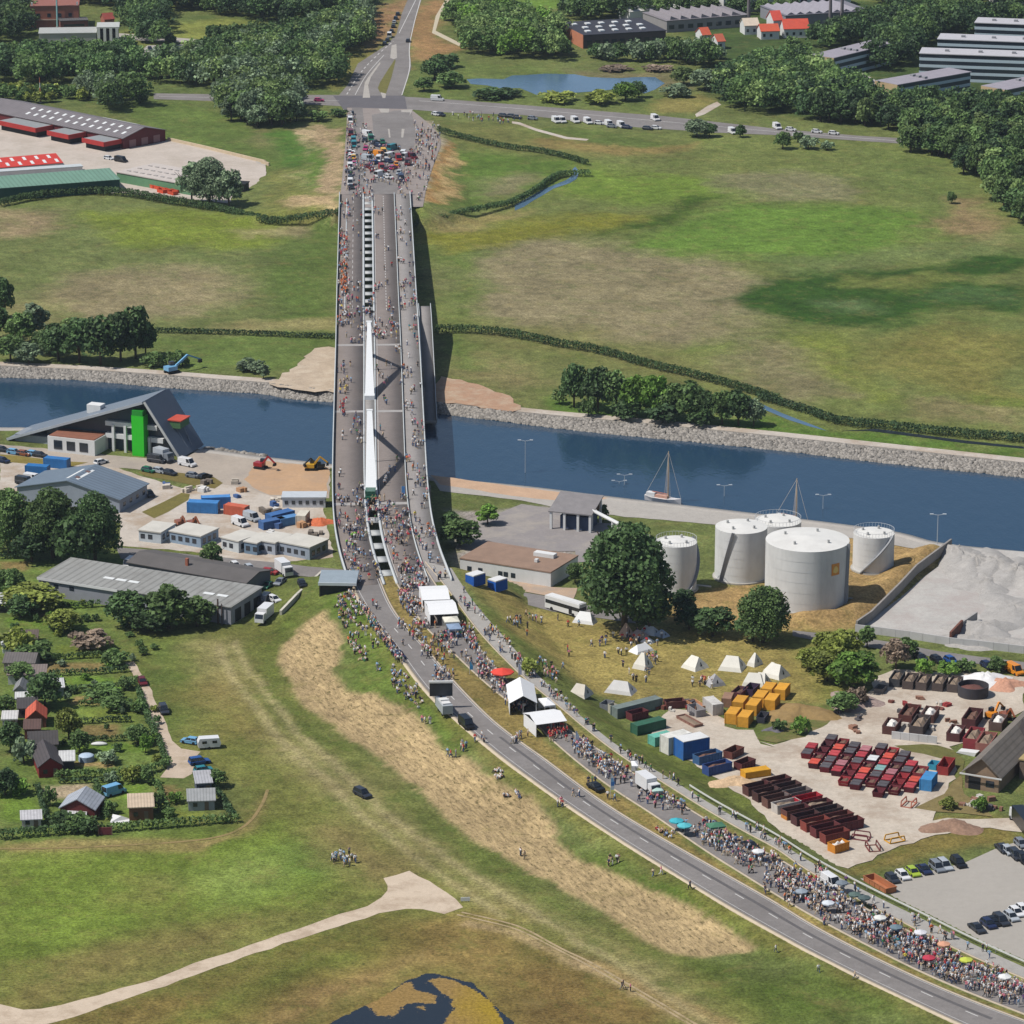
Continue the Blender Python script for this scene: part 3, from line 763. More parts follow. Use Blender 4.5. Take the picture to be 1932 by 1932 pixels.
ring('canal_water', [tuple(p) for p in np.r_[fartop + [0, 3], (nearq + [0, -3])[::-1]]], WATER_Z, WATER)
def z3(a, z): return np.c_[a, np.full(len(a), z)]
n_ = 120
strip('canal_bank', resample(z3(fartop, .06), -n_), np.array(resample(z3(fartop, 0), -n_)) * 0 + resample(np.c_[farwl - [0, .6], np.full(len(farwl), WATER_Z - .4)], -n_), STONE, 0, 2.0)
strip('bank_path', off_line(z3(fartop, .09), -4.2), z3(fartop, .09), SAND, 0)
strip('quay_edge', z3(nearq, .10), off_line(z3(nearq, .10), 3.2), CONC, 0, skirt=3.0)
# riprap on the far bank: loose stones, one mass
def riprap(name, A, B, count, zA, zB, seed, smin=.35, smax=.95):
    g = np.random.default_rng(seed)
    a = resample(A, -400); b = resample(B, -400)
    t = g.random(count) * 398; i = t.astype(int); s = g.random(count)[:, None] ** .9
    fr = (t - i)[:, None]; p = (a[i] * (1 - fr) + a[i + 1] * fr) * (1 - s) + (b[i] * (1 - fr) + b[i + 1] * fr) * s
    z = zA * (1 - s[:, 0]) + zB * s[:, 0]
    base = np.array([(-1,-1,-.6),(1,-1,-.6),(1,1,-.6),(-1,1,-.6),(-.7,-.7,.6),(.8,-.6,.5),(.6,.8,.7),(-.8,.6,.5)], float)
    F = np.array([(4,5,6,7),(0,1,5,4),(1,2,6,5),(2,3,7,6),(3,0,4,7)])
    sz = smin + (smax - smin) * g.random((count, 1, 1)) ** 2
    ang = g.random(count) * 6.28; ca, sa = np.cos(ang), np.sin(ang)
    V = base[None] * sz * (1 + .35 * (g.random((count, 8, 3)) - .5))
    X = V[..., 0] * ca[:, None] - V[..., 1] * sa[:, None]; Y = V[..., 0] * sa[:, None] + V[..., 1] * ca[:, None]
    co = np.stack([X + p[:, None, 0], Y + p[:, None, 1], V[..., 2] * .8 + z[:, None] + .1], -1).reshape(-1, 3)
    q = (F[None] + (np.arange(count) * 8)[:, None, None]).reshape(-1, 4)
    me = raw_mesh(name, co, q, {'tone': np.repeat(.55 + .75 * g.random(count), 8)}, STONE_T)
    return tag(add_obj(name, me), kind='stuff')
def tone_material(rgb, rough=.9):
    m = bpy.data.materials.new('toned_%d_%d_%d' % tuple(rgb))
    nt, N, L, B = nodes_of(m); B.inputs['Roughness'].default_value = rough
    at = N.new('ShaderNodeAttribute'); at.attribute_name = 'tone'
    v = N.new('ShaderNodeVectorMath'); v.operation = 'SCALE'; v.inputs[0].default_value = alb(rgb); L.new(at.outputs['Fac'], v.inputs['Scale'])
    L.new(v.outputs[0], B.inputs['Base Color']); return m
STONE_T = tone_material((150, 144, 136))
riprap('riprap_stones', fartop - [0, 1.2], farwl, 21000, -.1, WATER_Z, 3, .22, .6)
riprap('riprap_stones', nearq[6:9] + [0, 2.5], nearq[6:9] + [0, 4], 500, -.4, WATER_Z, 4)
# pond in the wood, brook, and the pond at the near edge
PONDW = water_material((.07, .125, .19), .10, .1)
sheet('pond', TT(2,0,(-330,575),(-240,570),(-60,575),(0,548),(100,545),(240,535),(460,540),(560,560),(700,565),(780,568),(900,560),(1040,560),(1110,605),(1040,650),(960,680),(820,640),(640,660),(480,672),(300,680),(180,690),(60,640),(-100,640),(-180,620),(-300,610)), PONDW, .05)
sheet('brook', TT(2,0,(460,1210),(490,1250),(470,1300),(420,1330),(300,1370),(220,1420),(150,1460),(90,1500),(20,1530),(20,1490),(110,1440),(200,1390),(290,1350),(390,1310),(450,1270),(440,1230)), PONDW, .05)
sheet('ditch_water', TT(3,1,(0,1060),(60,1090),(170,1140),(300,1190),(430,1240),(500,1270),(380,1240),(220,1190),(80,1130),(0,1100)), PONDW, .05)
sheet('ditch_water', TT(3,1,(600,1270),(800,1270),(1200,1320),(1500,1360),(1932,1400),(1932,1385),(1500,1340),(1200,1300),(860,1255)), water_material((.01,.014,.018), .2), .052)
# near pond: one surface, floating algae spread over the dark water by a mask
def pond_surface():
    outl = np.array([P(u, v) for u, v in [(590,1950),(640,1922),(691,1898),(740,1870),(771,1851),(800,1836),(831,1838),(860,1848),(888,1856),(910,1874),(924,1890),(950,1914),(985,1950)]])
    mats_ = [TT(1,3,(1260,1620),(1340,1590),(1450,1620),(1560,1650),(1640,1700),(1700,1770),(1800,1890),(1860,1990),(1330,1990),(1350,1880),(1440,1820),(1400,1740),(1340,1690),(1300,1660)), TT(1,3,(820,1800),(900,1740),(980,1680),(1060,1650),(1110,1640),(1130,1680),(1220,1700),(1310,1730),(1290,1770),(1200,1770),(1120,1790),(1060,1810),(1010,1850),(1000,1870),(900,1860),(860,1840)), TT(1,3,(1150,1800),(1220,1790),(1260,1810),(1240,1840),(1180,1830))]
    x0, y0 = outl.min(0) - 1; x1, y1 = outl.max(0) + 1
    gx = np.arange(x0, x1, .25); gy = np.arange(y0 - 12, y1, .3); X, Y = np.meshgrid(gx, gy, indexing='ij')
    sd = edge_dist(X, Y, outl); sd = np.where(inside(X, Y, outl), sd, -sd) + fbm(X, Y, 3, 1) * 1.6
    M = np.zeros(X.shape); W = np.zeros(X.shape)
    for k, pl in enumerate(mats_):
        q = np.array([P(u, v) for u, v in pl]); d = edge_dist(X, Y, q); d = np.where(inside(X, Y, q), d, -d) + fbm(X, Y, 3.5, k) * 3.2
        a = np.clip(d * 1.1 + .5, 0, 1); M = np.maximum(M, a); W = np.where(a > .3, (k == 0) * np.clip((X - P(900, 1900)[0]) * .12 + fbm(X, Y, 6, 2) + .75, 0, 1), W)
    idx = np.arange(X.size).reshape(X.shape); keep = (sd[:-1, :-1] > 0)
    q = np.stack([idx[:-1, :-1], idx[1:, :-1], idx[1:, 1:], idx[:-1, 1:]], -1)[keep]
    m = water_material((.014, .02, .028), .12, .1); nt = m.node_tree; N, L = nt.nodes, nt.links
    col = N.new('ShaderNodeAttribute'); col.attribute_name = 'cover'; al = N.new('ShaderNodeAttribute'); al.attribute_name = 'algae'
    d = N.new('ShaderNodeBsdfDiffuse'); n = N.new('ShaderNodeTexNoise'); n.inputs['Scale'].default_value = 1.6; n.inputs['Detail'].default_value = 6; n.inputs['Roughness'].default_value = .75
    tc = N.new('ShaderNodeTexCoord'); L.new(tc.outputs['Object'], n.inputs['Vector'])
    r = N.new('ShaderNodeMapRange'); r.inputs[1].default_value = .3; r.inputs[2].default_value = .7; r.inputs[3].default_value = .45; r.inputs[4].default_value = 1.45; L.new(n.outputs[0], r.inputs[0])
    v = N.new('ShaderNodeVectorMath'); v.operation = 'SCALE'; L.new(col.outputs['Color'], v.inputs[0]); L.new(r.outputs[0], v.inputs['Scale']); L.new(v.outputs[0], d.inputs['Color'])
    ad = N.new('ShaderNodeMath'); ad.operation = 'ADD'; r2 = N.new('ShaderNodeMapRange'); r2.inputs[1].default_value = .3; r2.inputs[2].default_value = .7; r2.inputs[3].default_value = -.55; r2.inputs[4].default_value = .55
    L.new(n.outputs[0], r2.inputs[0]); L.new(r2.outputs[0], ad.inputs[0]); L.new(al.outputs['Fac'], ad.inputs[1])
    r3 = N.new('ShaderNodeMapRange'); r3.inputs[1].default_value = .42; r3.inputs[2].default_value = .58; L.new(ad.outputs[0], r3.inputs[0])
    mx = N.new('ShaderNodeMixShader'); L.new(r3.outputs[0], mx.inputs[0]); L.new(N['Principled BSDF'].outputs[0], mx.inputs[1]); L.new(d.outputs[0], mx.inputs[2]); L.new(mx.outputs[0], N['Material Output'].inputs[0])
    C = np.array(alb((150, 124, 78))) * (1 - W[..., None]) + np.array(alb((158, 134, 54))) * W[..., None]
    tag(add_obj('pond_near', raw_mesh('pond_near', np.stack([X, Y, np.full(X.shape, .04)], -1).reshape(-1, 3), q, {'cover': C.reshape(-1, 3), 'algae': M.ravel()}, m)), kind='structure')
pond_surface()
# ------------------------------------------------------------------ tracks, yards, lots, local roads
sheet('gravel_path', [(-60,1880),(0,1894),(47,1905),(80,1903),(156,1886),(260,1856),(390,1810),(502,1772),(587,1744),(691,1708),(720,1694),(733,1680),(734,1672),(722,1657),(771,1643),(846,1685),(872,1711),(839,1725),(800,1715),(769,1713),(717,1724),(587,1765),(483,1797),(390,1832),(260,1877),(143,1917),(60,1938),(-60,1945)], patch_material((206, 188, 166), .07, .25, spot=(174, 154, 132)), wob=.6)
def rut(name, pts, w, m, dz=.05):
    c = np.array([(x, y, 0) for x, y in [G(u, v)[:2] for u, v in pts]]); c = resample(c, 1.2); a, b = off_line(c, -w / 2), off_line(c, w / 2)
    for q in (a, b): q[:, 2] = [hz(x, y) + dz for x, y in q[:, :2]]
    return strip(name, a, b, m, 0, 1.2)
RUT = patch_material((176, 156, 122), .16, .5, spot=(130, 116, 70))
for d in (0, 9): rut('dirt_track', [(862 + d, 1726 - d * .5), (930 + d, 1741 - d * .5), (980 + d, 1754 - d * .4), (1060, 1796 - d * .5), (1100 + d, 1816 - d * .4), (1180 + d, 1862 - d * .3), (1240 + d, 1896 - d * .2), (1330 + d, 1950 - d * .2)], .55, RUT)
rut('dirt_track', [(-10, 1602), (80, 1601), (160, 1599), (230, 1595), (330, 1590), (420, 1580), (470, 1556), (497, 1515), (505, 1490)], .7, patch_material((150, 130, 88), .16, .5, spot=(112, 108, 58)))
sheet('garden_track', [(239,1631),(255,1625)][:0] + TT(0,2,(915,1090),(975,1085),(1060,1230),(1100,1300),(1160,1450),(1260,1660),(1320,1720),(1450,1740),(1400,1800),(1400,1900),(1340,1932),(1160,1932),(1210,1860),(1190,1700),(1100,1520),(1030,1300)), patch_material((196, 178, 158), .08, .3, spot=(168, 150, 124)), wob=.5)
sheet('works_yard', TT(0,2,(880,90),(900,30),(1000,-20),(1380,-160),(1932,-280),(2200,-290),(2330,-260),(2340,-60),(2430,330),(1960,370),(1600,330),(1400,290),(860,240)), SAND, wob=.6)
sheet('works_yard', TT(0,1,(0,1490),(300,1510),(760,1500),(1060,1610),(1380,1700),(1400,1760),(1150,1860),(1000,1940),(880,1940),(0,1700)), SAND, wob=.6)
sheet('quay_apron', [(384,848),(441,856),(502,866),(622,877),(622,940),(520,940),(470,920),(380,910),(300,890),(200,880),(0,870),(0,838),(120,850),(200,858),(330,868)], patch_material((176, 164, 150), .08, .12, spot=(158, 148, 138)), wob=.5)
sheet('quay_apron', TT(1,1,(0,1500),(60,1490),(530,1530),(520,1740),(100,1730),(-40,1680),(-80,1620)), patch_material((190, 156, 122), .1, .15, spot=(176, 150, 126)), wob=1.0)
sheet('grass_island', TT(0,1,(1000,1570),(1200,1560),(1420,1590),(1560,1610),(1620,1650),(1560,1690),(1420,1670),(1240,1630),(1060,1600)), patch_material((116, 104, 56), .2, .3))
sheet('grass_island', TT(0,1,(0,1440),(120,1450),(440,1490),(640,1500),(520,1530),(300,1520),(0,1490)), patch_material((132, 118, 58), .2, .3))
sheet('grass_island', TT(0,1,(1030,1860),(1180,1790),(1320,1720),(1380,1730),(1370,1770),(1220,1860),(1120,1905)), patch_material((116, 108, 56), .2, .3))
sheet('local_road', TT(0,2,(840,255),(1100,275),(1440,315),(1932,360),(2240,395),(2360,405),(2360,470),(2240,470),(1932,440),(1640,410),(1400,390),(1000,345),(880,340)), ASPH, wob=.1)
sheet('local_road', [(600,1070),(760,1085),(900,1102),(966,1114),(1040,1126),(1100,1140),(1200,1160),(1200,1176),(1090,1160),(1040,1153),(966,1133),(880,1120),(760,1100),(600,1086)], ASPH)
sheet('local_road', TT(3,2,(250,860),(700,905),(1000,950),(1300,1010),(1600,1050),(2100,1110),(2100,1165),(1900,1140),(1500,1090),(1200,1040),(850,990),(400,930),(250,900)), ASPH)
sheet('quay_road', [(812,896),(985,920),(1148,940),(1288,956),(1468,977),(1612,996),(1706,1009),(1768,1030),(1932,1046),(1932,1056),(1780,1044),(1650,1022),(1540,1006),(1440,1000),(1300,985),(1180,975),(1060,960),(985,944),(830,926)], CONC, wob=.3)
sheet('quay_apron', [(812,896),(985,919),(1148,940),(1100,948),(985,938),(830,914)], patch_material((196, 164, 136), .1, .2), wob=.4)
sheet('asphalt_yard', [(868,1015),(880,995),(950,965),(985,950),(1060,962),(1120,985),(1180,990),(1230,1010),(1240,1060),(1090,1060),(1085,1040),(860,1035)], patch_material((146, 140, 138), .08, .15, spot=(168, 160, 150)), wob=.4)
sheet('asphalt_yard', [(860,1080),(880,1075),(1039,1107),(1090,1110),(1080,1135),(1040,1125),(900,1100)], patch_material((186, 160, 136), .1, .3, spot=(164, 152, 140)), wob=.4)
sheet('gravel_lot', TT(3,2,(715,820),(880,700),(1050,560),(1320,330),(1420,255),(1600,265),(2100,300),(2100,1055),(1932,1020),(1390,945)), GRAV)
sheet('scrap_yard', TT(2,2,(1090,1480),(1180,1430),(1500,1480),(1560,1550),(1740,1590),(1800,1680),(1932,1700)) + TT(3,2,(0,1660),(120,1690),(300,1640),(520,1480),(700,1400),(830,1290),(860,1200),(1000,1150),(1932,1190),(1932,1440),(1650,1600),(1400,1700),(1450,1830)) + [(1790,1500),(1760,1545),(1932,1545),(1990,1545),(1990,1580),(1900,1566),(1830,1560),(1720,1590),(1600,1640),(1570,1632),(1500,1590),(1400,1500),(1290,1430),(1225,1390)], patch_material((198, 186, 170), .12, .12, spot=(166, 148, 130)), wob=1.3)
sheet('yard_island', TT(3,2,(0,1650),(60,1540),(200,1480),(330,1390),(440,1420),(560,1500),(340,1640),(120,1685)), patch_material((98, 104, 52), .25, .35, spot=(134, 116, 80)), wob=1.2)
sheet('yard_island', TT(3,2,(1000,1700),(1300,1690),(1420,1720),(1500,1800),(1480,1932),(1400,1800),(1100,1740)), patch_material((104, 102, 56), .25, .35), wob=1.0)
sheet('yard_island', TT(3,3,(1130,370),(1250,320),(1420,180),(1480,120),(1500,260),(1600,330),(1700,420),(1500,410),(1300,395)), patch_material((128, 114, 74), .25, .35), wob=1.0)
sheet('car_park', TT(3,3,(610,845),(790,880),(1000,880),(1500,760),(1720,660),(1932,590),(2200,540),(2300,1500),(1932,1560),(1400,1270),(860,1010)), patch_material((170, 164, 155), .045, .08))
sheet('paved_yard', TT(0,0,(-200,880),(0,905),(480,1000),(900,1085),(1220,1020),(1600,1090),(1932,1180),(1932,1560),(1700,1480),(1500,1460),(880,1400),(-200,1440)), patch_material((196, 184, 172), .07, .12, spot=(180, 168, 154)), wob=.4)
sheet('car_park', TT(0,0,(1020,370),(1070,330),(1440,320),(1510,350),(1400,400),(1030,400)), CONC)
sheet('local_road', TT(0,0,(850,240),(1000,250),(1550,295),(1540,310),(1250,305),(860,285)), CONC)
sheet('concrete_base', TT(1,0,(-10,1160),(30,1165),(90,1190),(60,1205),(0,1180)), CONC)
sheet('bare_earth', [(504,725),(560,690),(590,656),(640,655),(640,740),(560,735)], patch_material((186, 168, 146), .14, .25, spot=(206, 190, 168)), wob=2.0)
sheet('bare_earth', [(806,742),(835,710),(900,725),(960,748),(985,772),(966,776),(823,757)], patch_material((176, 142, 116), .14, .25, spot=(190, 170, 146)), wob=1.2)
# ------------------------------------------------------------------ the bridge
AX = [(694,366,5.6),(694.5,420,6.7),(695,480,7.6),(695.5,560,8.8),(697,640,9.3),(697.5,760,9.5),(698,860,8.9),(699.5,930,8.2),(705,992,7.7),(717,1044,7.2),(728,1076,6.9),(737,1102,6.6)]
axis3 = resample([P(u, v, z) + (z,) for u, v, z in AX], 2.0)
def ax_line(off, i0=0, i1=None, dz=0.0):
    a = off_line(axis3[i0:i1], -off if axis3[1][1] > axis3[0][1] else -off)   # axis runs toward the camera
    a[:, 2] += dz
    return a
def ax_at_v(v, z=8.0):
    y = P(697, v, z)[1]
    return int(np.argmin(np.abs(axis3[:, 1] - y)))
_t = off_line(axis3, 1.0)
SGN = 1.0 if _t[0, 0] > axis3[0, 0] else -1.0
def axl(off, i0=0, i1=None, dz=0.0):
    a = off_line(axis3, SGN * off)[i0:i1].copy(); a[:, 2] += dz
    return a
bridge = thing('bascule_bridge', 'long grey road bridge with white pylons carrying the road across the canal', 'bridge', (0, 0, 0))
def ribbon(name, A, B, m, thick=0.0, parent=None, closed=True):
    k = len(A); co = np.concatenate([A, B]); q = [(i, k+i, k+i+1, i+1) for i in range(k-1)]
    if thick:
        C = A.copy(); D = B.copy(); C[:, 2] -= thick; D[:, 2] -= thick
        co = np.concatenate([co, C, D])
        q += [(2*k+i, i, i+1, 2*k+i+1) for i in range(k-1)] + [(k+i, 3*k+i, 3*k+i+1, k+i+1) for i in range(k-1)] + [(3*k+i, 2*k+i, 2*k+i+1, 3*k+i+1) for i in range(k-1)]
        q += [(0, 2*k, 3*k, k), (k-1, 2*k-1, 4*k-1, 3*k-1)]
    me = raw_mesh(name, co, q, {}, m)
    o = add_obj(name, me, parent)
    if me.polygons[0].normal.z < 0: me.flip_normals()
    return o
DECK = patch_material((130, 121, 116), .09, .12)
DECK2 = patch_material((146, 141, 138), .09, .2)
PALE = mat((196, 200, 200), .6, .1)
DARKC = mat((120, 118, 114), .85, .15, dirt=.3)
iA, iB = ax_at_v(590, 9), ax_at_v(945, 8)
iE = len(axis3)
# decks: open slot between them over the fields and near the abutment, closed at the bascule span
ribbon('deck', axl(-9.7), axl(-1.7), DECK, 1.5, bridge)
ribbon('deck', axl(1.7), axl(9.0), DECK, 1.5, bridge)
ribbon('walkway', axl(9.25), axl(14.5), DECK2, 1.2, bridge)
ribbon('median', axl(-1.7, iA, iB, -.01), axl(1.7, iA, iB, -.01), mat((150, 146, 142), .8, .15), 1.4, bridge)
for off, w, h, m in ((-9.75, .3, .9, PALE), (14.6, .3, 1.0, PALE), (9.12, .25, .55, PALE)):
    ribbon('parapet', axl(off - w/2, 0, iE, h), axl(off + w/2, 0, iE, h), m, h + (.9 if abs(off) > 9.5 else .4), bridge)
ribbon('kerb', axl(-7.4, 4, iA, .12), axl(-7.05, 4, iA, .12), PALE, .2, bridge)
for off in (-1.55, 1.55):
    ribbon('kerb', axl(off - .3, 0, iA, .25), axl(off + .3, 0, iA, .25), PALE, .6, bridge)
    ribbon('kerb', axl(off - .3, iB, iE, .25), axl(off + .3, iB, iE, .25), PALE, .6, bridge)
    ribbon('kerb', axl(off - .2, iA, iB, .16), axl(off + .2, iA, iB, .16), PALE, .25, bridge)
# lane lines
def lane_dash(off, i0, i1, on, gap, w=.14):
    mb = MB(); a = axl(off - w/2, 0, iE, .012); b = axl(off + w/2, 0, iE, .012); i = i0
    while i < i1 - on:
        if gap and mb.v: mb.build('lane_marking', WHITE_P, bridge); mb = MB()
        for j in range(i, i + on): mb.add([a[j], b[j], b[j+1], a[j+1]], [(0,1,2,3)])
        i += on + gap
    mb.build('lane_marking', WHITE_P, bridge)
lane_dash(5.3, 2, iA, 1, 1, .2); lane_dash(2.2, 2, iE - 2, 1, 0, .12); lane_dash(-5.0, 2, iA, 2, 2, .14)
# cross beams bridging the open slot
step_ = 4.75
for i0, i1 in ((2, iA - 1), (iB + 2, iE - 2)):
    k = i0
    while k + 2 < i1:
        ribbon('crossbeam', axl(-1.25, k, k + 3, .02), axl(1.25, k, k + 3, .02), mat((186, 188, 186), .8, .12), .25, bridge)
        k += 5
# expansion joints across the deck
for v in (651, 778, 941):
    i = ax_at_v(v, 9)
    ribbon('expansion_joint', axl(-9.5, i, i + 2, .014)[:2] * [1, 1, 1], axl(-1.8, i, i + 2, .014)[:2], mat((168, 164, 160), .7, .1), 0, bridge)
    ribbon('expansion_joint', axl(1.9, i, i + 2, .014)[:2], axl(8.9, i, i + 2, .014)[:2], mat((168, 164, 160), .7, .1), 0, bridge)
# piers
def pier(i, w, d, offs):
    for off in offs:
        p = axl(off)[i]; zb = min(hz(p[0], p[1]) - .5, p[2] - 2)
        mb = MB(); mb.box(-w/2, w/2, -d/2, d/2, zb - p[2] + 1.4, 0)
        mb.build('pier', DARKC, bridge, (p[0], p[1], p[2] - 1.42))
for v in (400, 430, 462, 496, 532, 570, 610, 985, 1040): pier(ax_at_v(v, 8), 1.6, 1.4, (-5.6, 5.4, 11.8))
for v in (690, 730, 905): pier(ax_at_v(v, 9), 7.6, 5.0, (-5.6, 5.4, 11.6))
# abutments
for i, d in ((1, 3.0), (iE - 2, 3.0)):
    for off, w in ((-5.6, 8.1), (5.6, 7.3), (12.0, 5.2)):
        p = axl(off)[i]; mb = MB(); mb.box(-w/2, w/2, -d/2, d/2, -7.5, 0); mb.build('abutment', DARKC, bridge, (p[0], p[1], p[2] - 1.55))
# the two white balanced pylons: long front leg, rear leg, thin post
WSTEEL = mat((232, 234, 234), .45, .05, 2.0)
SHADE = mat((206, 214, 214), .5, .06)
GREENG = mat((52, 100, 80), .25, .15)
def pylon(v_rear, v_post, v_front, height, wtop, wbot):
    pr, pp, pf = (Vector(axis3[ax_at_v(v, 9)]) for v in (v_rear, v_post, v_front))
    top = pp + Vector((0, 0, height))
    root = bpy.data.objects.new('pylon', None); COL.objects.link(root); root.parent = bridge; root.location = pp
    def leg(name, a, b, w1, h1, w2, h2, m):
        mb = MB(); mb.beam(a - pp, b - pp, w1, h1, 0, w2, h2); return mb.build(name, m, root)
    leg('front_leg', top, pf + Vector((0, 0, .1)), wtop, 1.0, wbot, 1.7, WSTEEL)
    leg('rear_leg', top + Vector((0, .3, -.2)), pr + Vector((0, 0, .1)), .9, .9, 1.5, 1.2, WSTEEL)
    mb = MB(); mb.tube((0, 0, 0), (0, 0, height - .6), .22, 8); mb.build('post', WSTEEL, root)
    mb = MB(); mb.box(-.8, .8, -.7, .7, height - .7, height + .35); mb.build('pylon_head', WSTEEL, root)
    mb = MB(); q = pf - pp; mb.box(q.x - wbot/2 - .1, q.x + wbot/2 + .1, q.y - 1.6, q.y + 1.0, q.z - .1, q.z + 1.2); mb.build('leg_foot', WSTEEL, root)
    return root, pf, pp
pylon(672, 700, 756, 14.0, 1.0, 2.6)
r2, pf, pp = pylon(812, 868, 925, 13.8, 1.3, 2.9)
mb = MB(); q = pf - pp; mb.box(q.x - 1.3, q.x + 1.3, q.y - 5.2, q.y - 1.6, q.z, q.z + 1.9); mb.box(q.x - 1.35, q.x + 1.35, q.y - 6.0, q.y - 5.2, q.z, q.z + .6); mb.build('glazed_foot', GREENG, r2)
# the side ramp on the right, falling to the bank
ramp = thing('side_ramp', 'narrow grey walkway ramp falling along the right side of the bridge to the far bank', 'ramp', (0, 0, 0))
i0, i1 = ax_at_v(578, 9), ax_at_v(742, 9)
ln = i1 - i0
zr = np.array([lerp(9.0, .5, min(1, max(0, (k - 6) / (ln * .82)))) for k in range(ln)])
def rl_(off, dz=0.0):
    a = off_line(axis3, SGN * off)[i0:i1].copy(); a[:, 2] = zr + dz; return a
ribbon('ramp_deck', rl_(15.1), rl_(18.6), DECK2, .8, ramp)
for o_ in (15.05, 18.65): ribbon('railing', rl_(o_ - .1, .95), rl_(o_ + .1, .95), PALE, 1.2, ramp)
for k in range(10, ln - 10, 16):
    p = rl_(16.8)[k]
    if p[2] > 2: mb = MB(); mb.cyl(0, 0, -p[2] - 1, 0, .5, 10); mb.build('ramp_column', DARKC, ramp, (p[0], p[1], p[2] - .8))
# ------------------------------------------------------------------ trees and shrubs: clouds of small leaf clumps on lobes
def leaf_material(rgb, name):
    m = bpy.data.materials.new(name)
    nt, N, L, B = nodes_of(m)
    B.inputs['Roughness'].default_value = .65; B.inputs['Specular IOR Level'].default_value = .25
    at = N.new('ShaderNodeAttribute'); at.attribute_name = 'tone'
    oi = N.new('ShaderNodeObjectInfo')
    r = N.new('ShaderNodeMapRange'); r.inputs[3].default_value = .72; r.inputs[4].default_value = 1.3
    L.new(oi.outputs['Random'], r.inputs[0])
    mu = N.new('ShaderNodeMath'); mu.operation = 'MULTIPLY'; L.new(at.outputs['Fac'], mu.inputs[0]); L.new(r.outputs[0], mu.inputs[1])
    v = N.new('ShaderNodeVectorMath'); v.operation = 'SCALE'; v.inputs[0].default_value = tuple(lin(c) for c in rgb); L.new(mu.outputs[0], v.inputs['Scale'])
    L.new(v.outputs[0], B.inputs['Base Color'])
    tr = N.new('ShaderNodeBsdfTranslucent'); L.new(v.outputs[0], tr.inputs['Color'])
    mx = N.new('ShaderNodeMixShader'); mx.inputs[0].default_value = .28
    L.new(B.outputs[0], mx.inputs[1]); L.new(tr.outputs[0], mx.inputs[2]); L.new(mx.outputs[0], N['Material Output'].inputs[0])
    return m
LEAF = {k: leaf_material(c, k + '_leaves') for k, c in dict(dark=(76, 100, 58), mid=(94, 118, 66), light=(116, 136, 80), grey=(118, 136, 104), olive=(128, 138, 64), brown=(132, 116, 100), lush=(102, 134, 56), deep=(62, 84, 52)).items()}
BARK = mat((96, 84, 70), .9, .2)
def leaf_cloud(g, lobes, n, size, shell=.45, flat=0.0):
    """quads spread through lobes (cx,cy,cz,rx,ry,rz); returns verts, tone"""
    lobes = np.array(lobes, float); w = (lobes[:, 3] * lobes[:, 4] + lobes[:, 5] * lobes[:, 3]); w /= w.sum()
    k = g.choice(len(lobes), n, p=w); lb = lobes[k]
    d = g.normal(size=(n, 3)); d /= np.linalg.norm(d, axis=1)[:, None]
    d[:, 2] = np.where(d[:, 2] < -.55, -d[:, 2], d[:, 2])
    r = 1 - shell * g.random(n) ** 1.8
    p = lb[:, :3] + d * lb[:, 3:] * r[:, None]
    nn = d + .9 * g.normal(size=(n, 3)); nn[:, 2] += .35; nn /= np.linalg.norm(nn, axis=1)[:, None]
    t = np.cross(nn, g.normal(size=(n, 3))); t /= np.linalg.norm(t, axis=1)[:, None]; b = np.cross(nn, t)
    s = size * (.55 + .9 * g.random((n, 1)))
    V = np.stack([p - t*s - b*s*.7, p + t*s - b*s*.6, p + t*s*.8 + b*s*.8, p - t*s*.9 + b*s*.6], 1).reshape(-1, 3)
    lt = (.72 + .5 * g.random(len(lobes)))[k]
    tone = lt * (.62 + .7 * g.random(n))
    return V, np.repeat(tone, 4)
def crown_lobes(g, h, r, nl, base=.22, taper=.6):
    c = (1 + base) / 2; L = [(0, 0, h * c, r * .62, r * .62, h * (1 - base) * .36)]
    for i in range(nl):
        z = 1 - 1.75 * (i + .5) / nl; q = math.sqrt(max(0, 1 - z * z)); a = i * 2.4 + g.random() * .8
        k = (.60 + .12 * g.random()) * (1 - (taper - .5) * max(0, z)); s = r * (.30 + .16 * g.random())
        L.append((cos(a) * q * r * k, sin(a) * q * r * k, h * (c + (1 - base) * .36 * z), s, s, s * (.75 + .35 * g.random())))
    return L
def cloud_mesh(name, V, tone, m):
    return raw_mesh(name, V, np.arange(len(V)).reshape(-1, 4), {'tone': tone}, m)
def trunk_mesh(h, r, g, limbs=4):
    mb = MB(); mb.tube((0, 0, -.3), (0, 0, h * .55), r, 7, r * .55)
    for i in range(limbs):
        a = i * 2 * pi / limbs + g.random(); q = h * (.24 + .12 * g.random())
        mb.tube((0, 0, h * (.2 + .05 * i)), (cos(a) * q, sin(a) * q, h * (.5 + .08 * i)), r * .5, 5, r * .18)
    return mb.mesh('trunk', BARK)
PROTO = {}
def tree_proto(key, h, r, nl, n, size, seed, base=.22, taper=.6, limbs=4):
    g = np.random.default_rng(seed)
    V, t = leaf_cloud(g, crown_lobes(g, h, r, nl, base, taper), n, size)
    PROTO[key] = (cloud_mesh('crown', V, t, LEAF['mid']), trunk_mesh(h, r * .075, g, limbs), h, r)
for i in range(4): tree_proto('oak%d' % i, 10, 4.6, 14 + i, 1700, .36, 20 + i, .04)
for i in range(2): tree_proto('slim%d' % i, 12, 3.3, 12, 1300, .36, 30 + i, .04, .75)
for i in range(2): tree_proto('poplar%d' % i, 20, 9.0, 34, 11500, .33, 40 + i, .0, .7, 6)
for i in range(3): tree_proto('shrub%d' % i, 3, 2.1, 7, 420, .24, 50 + i, .0, .5, 3)
_base = {}
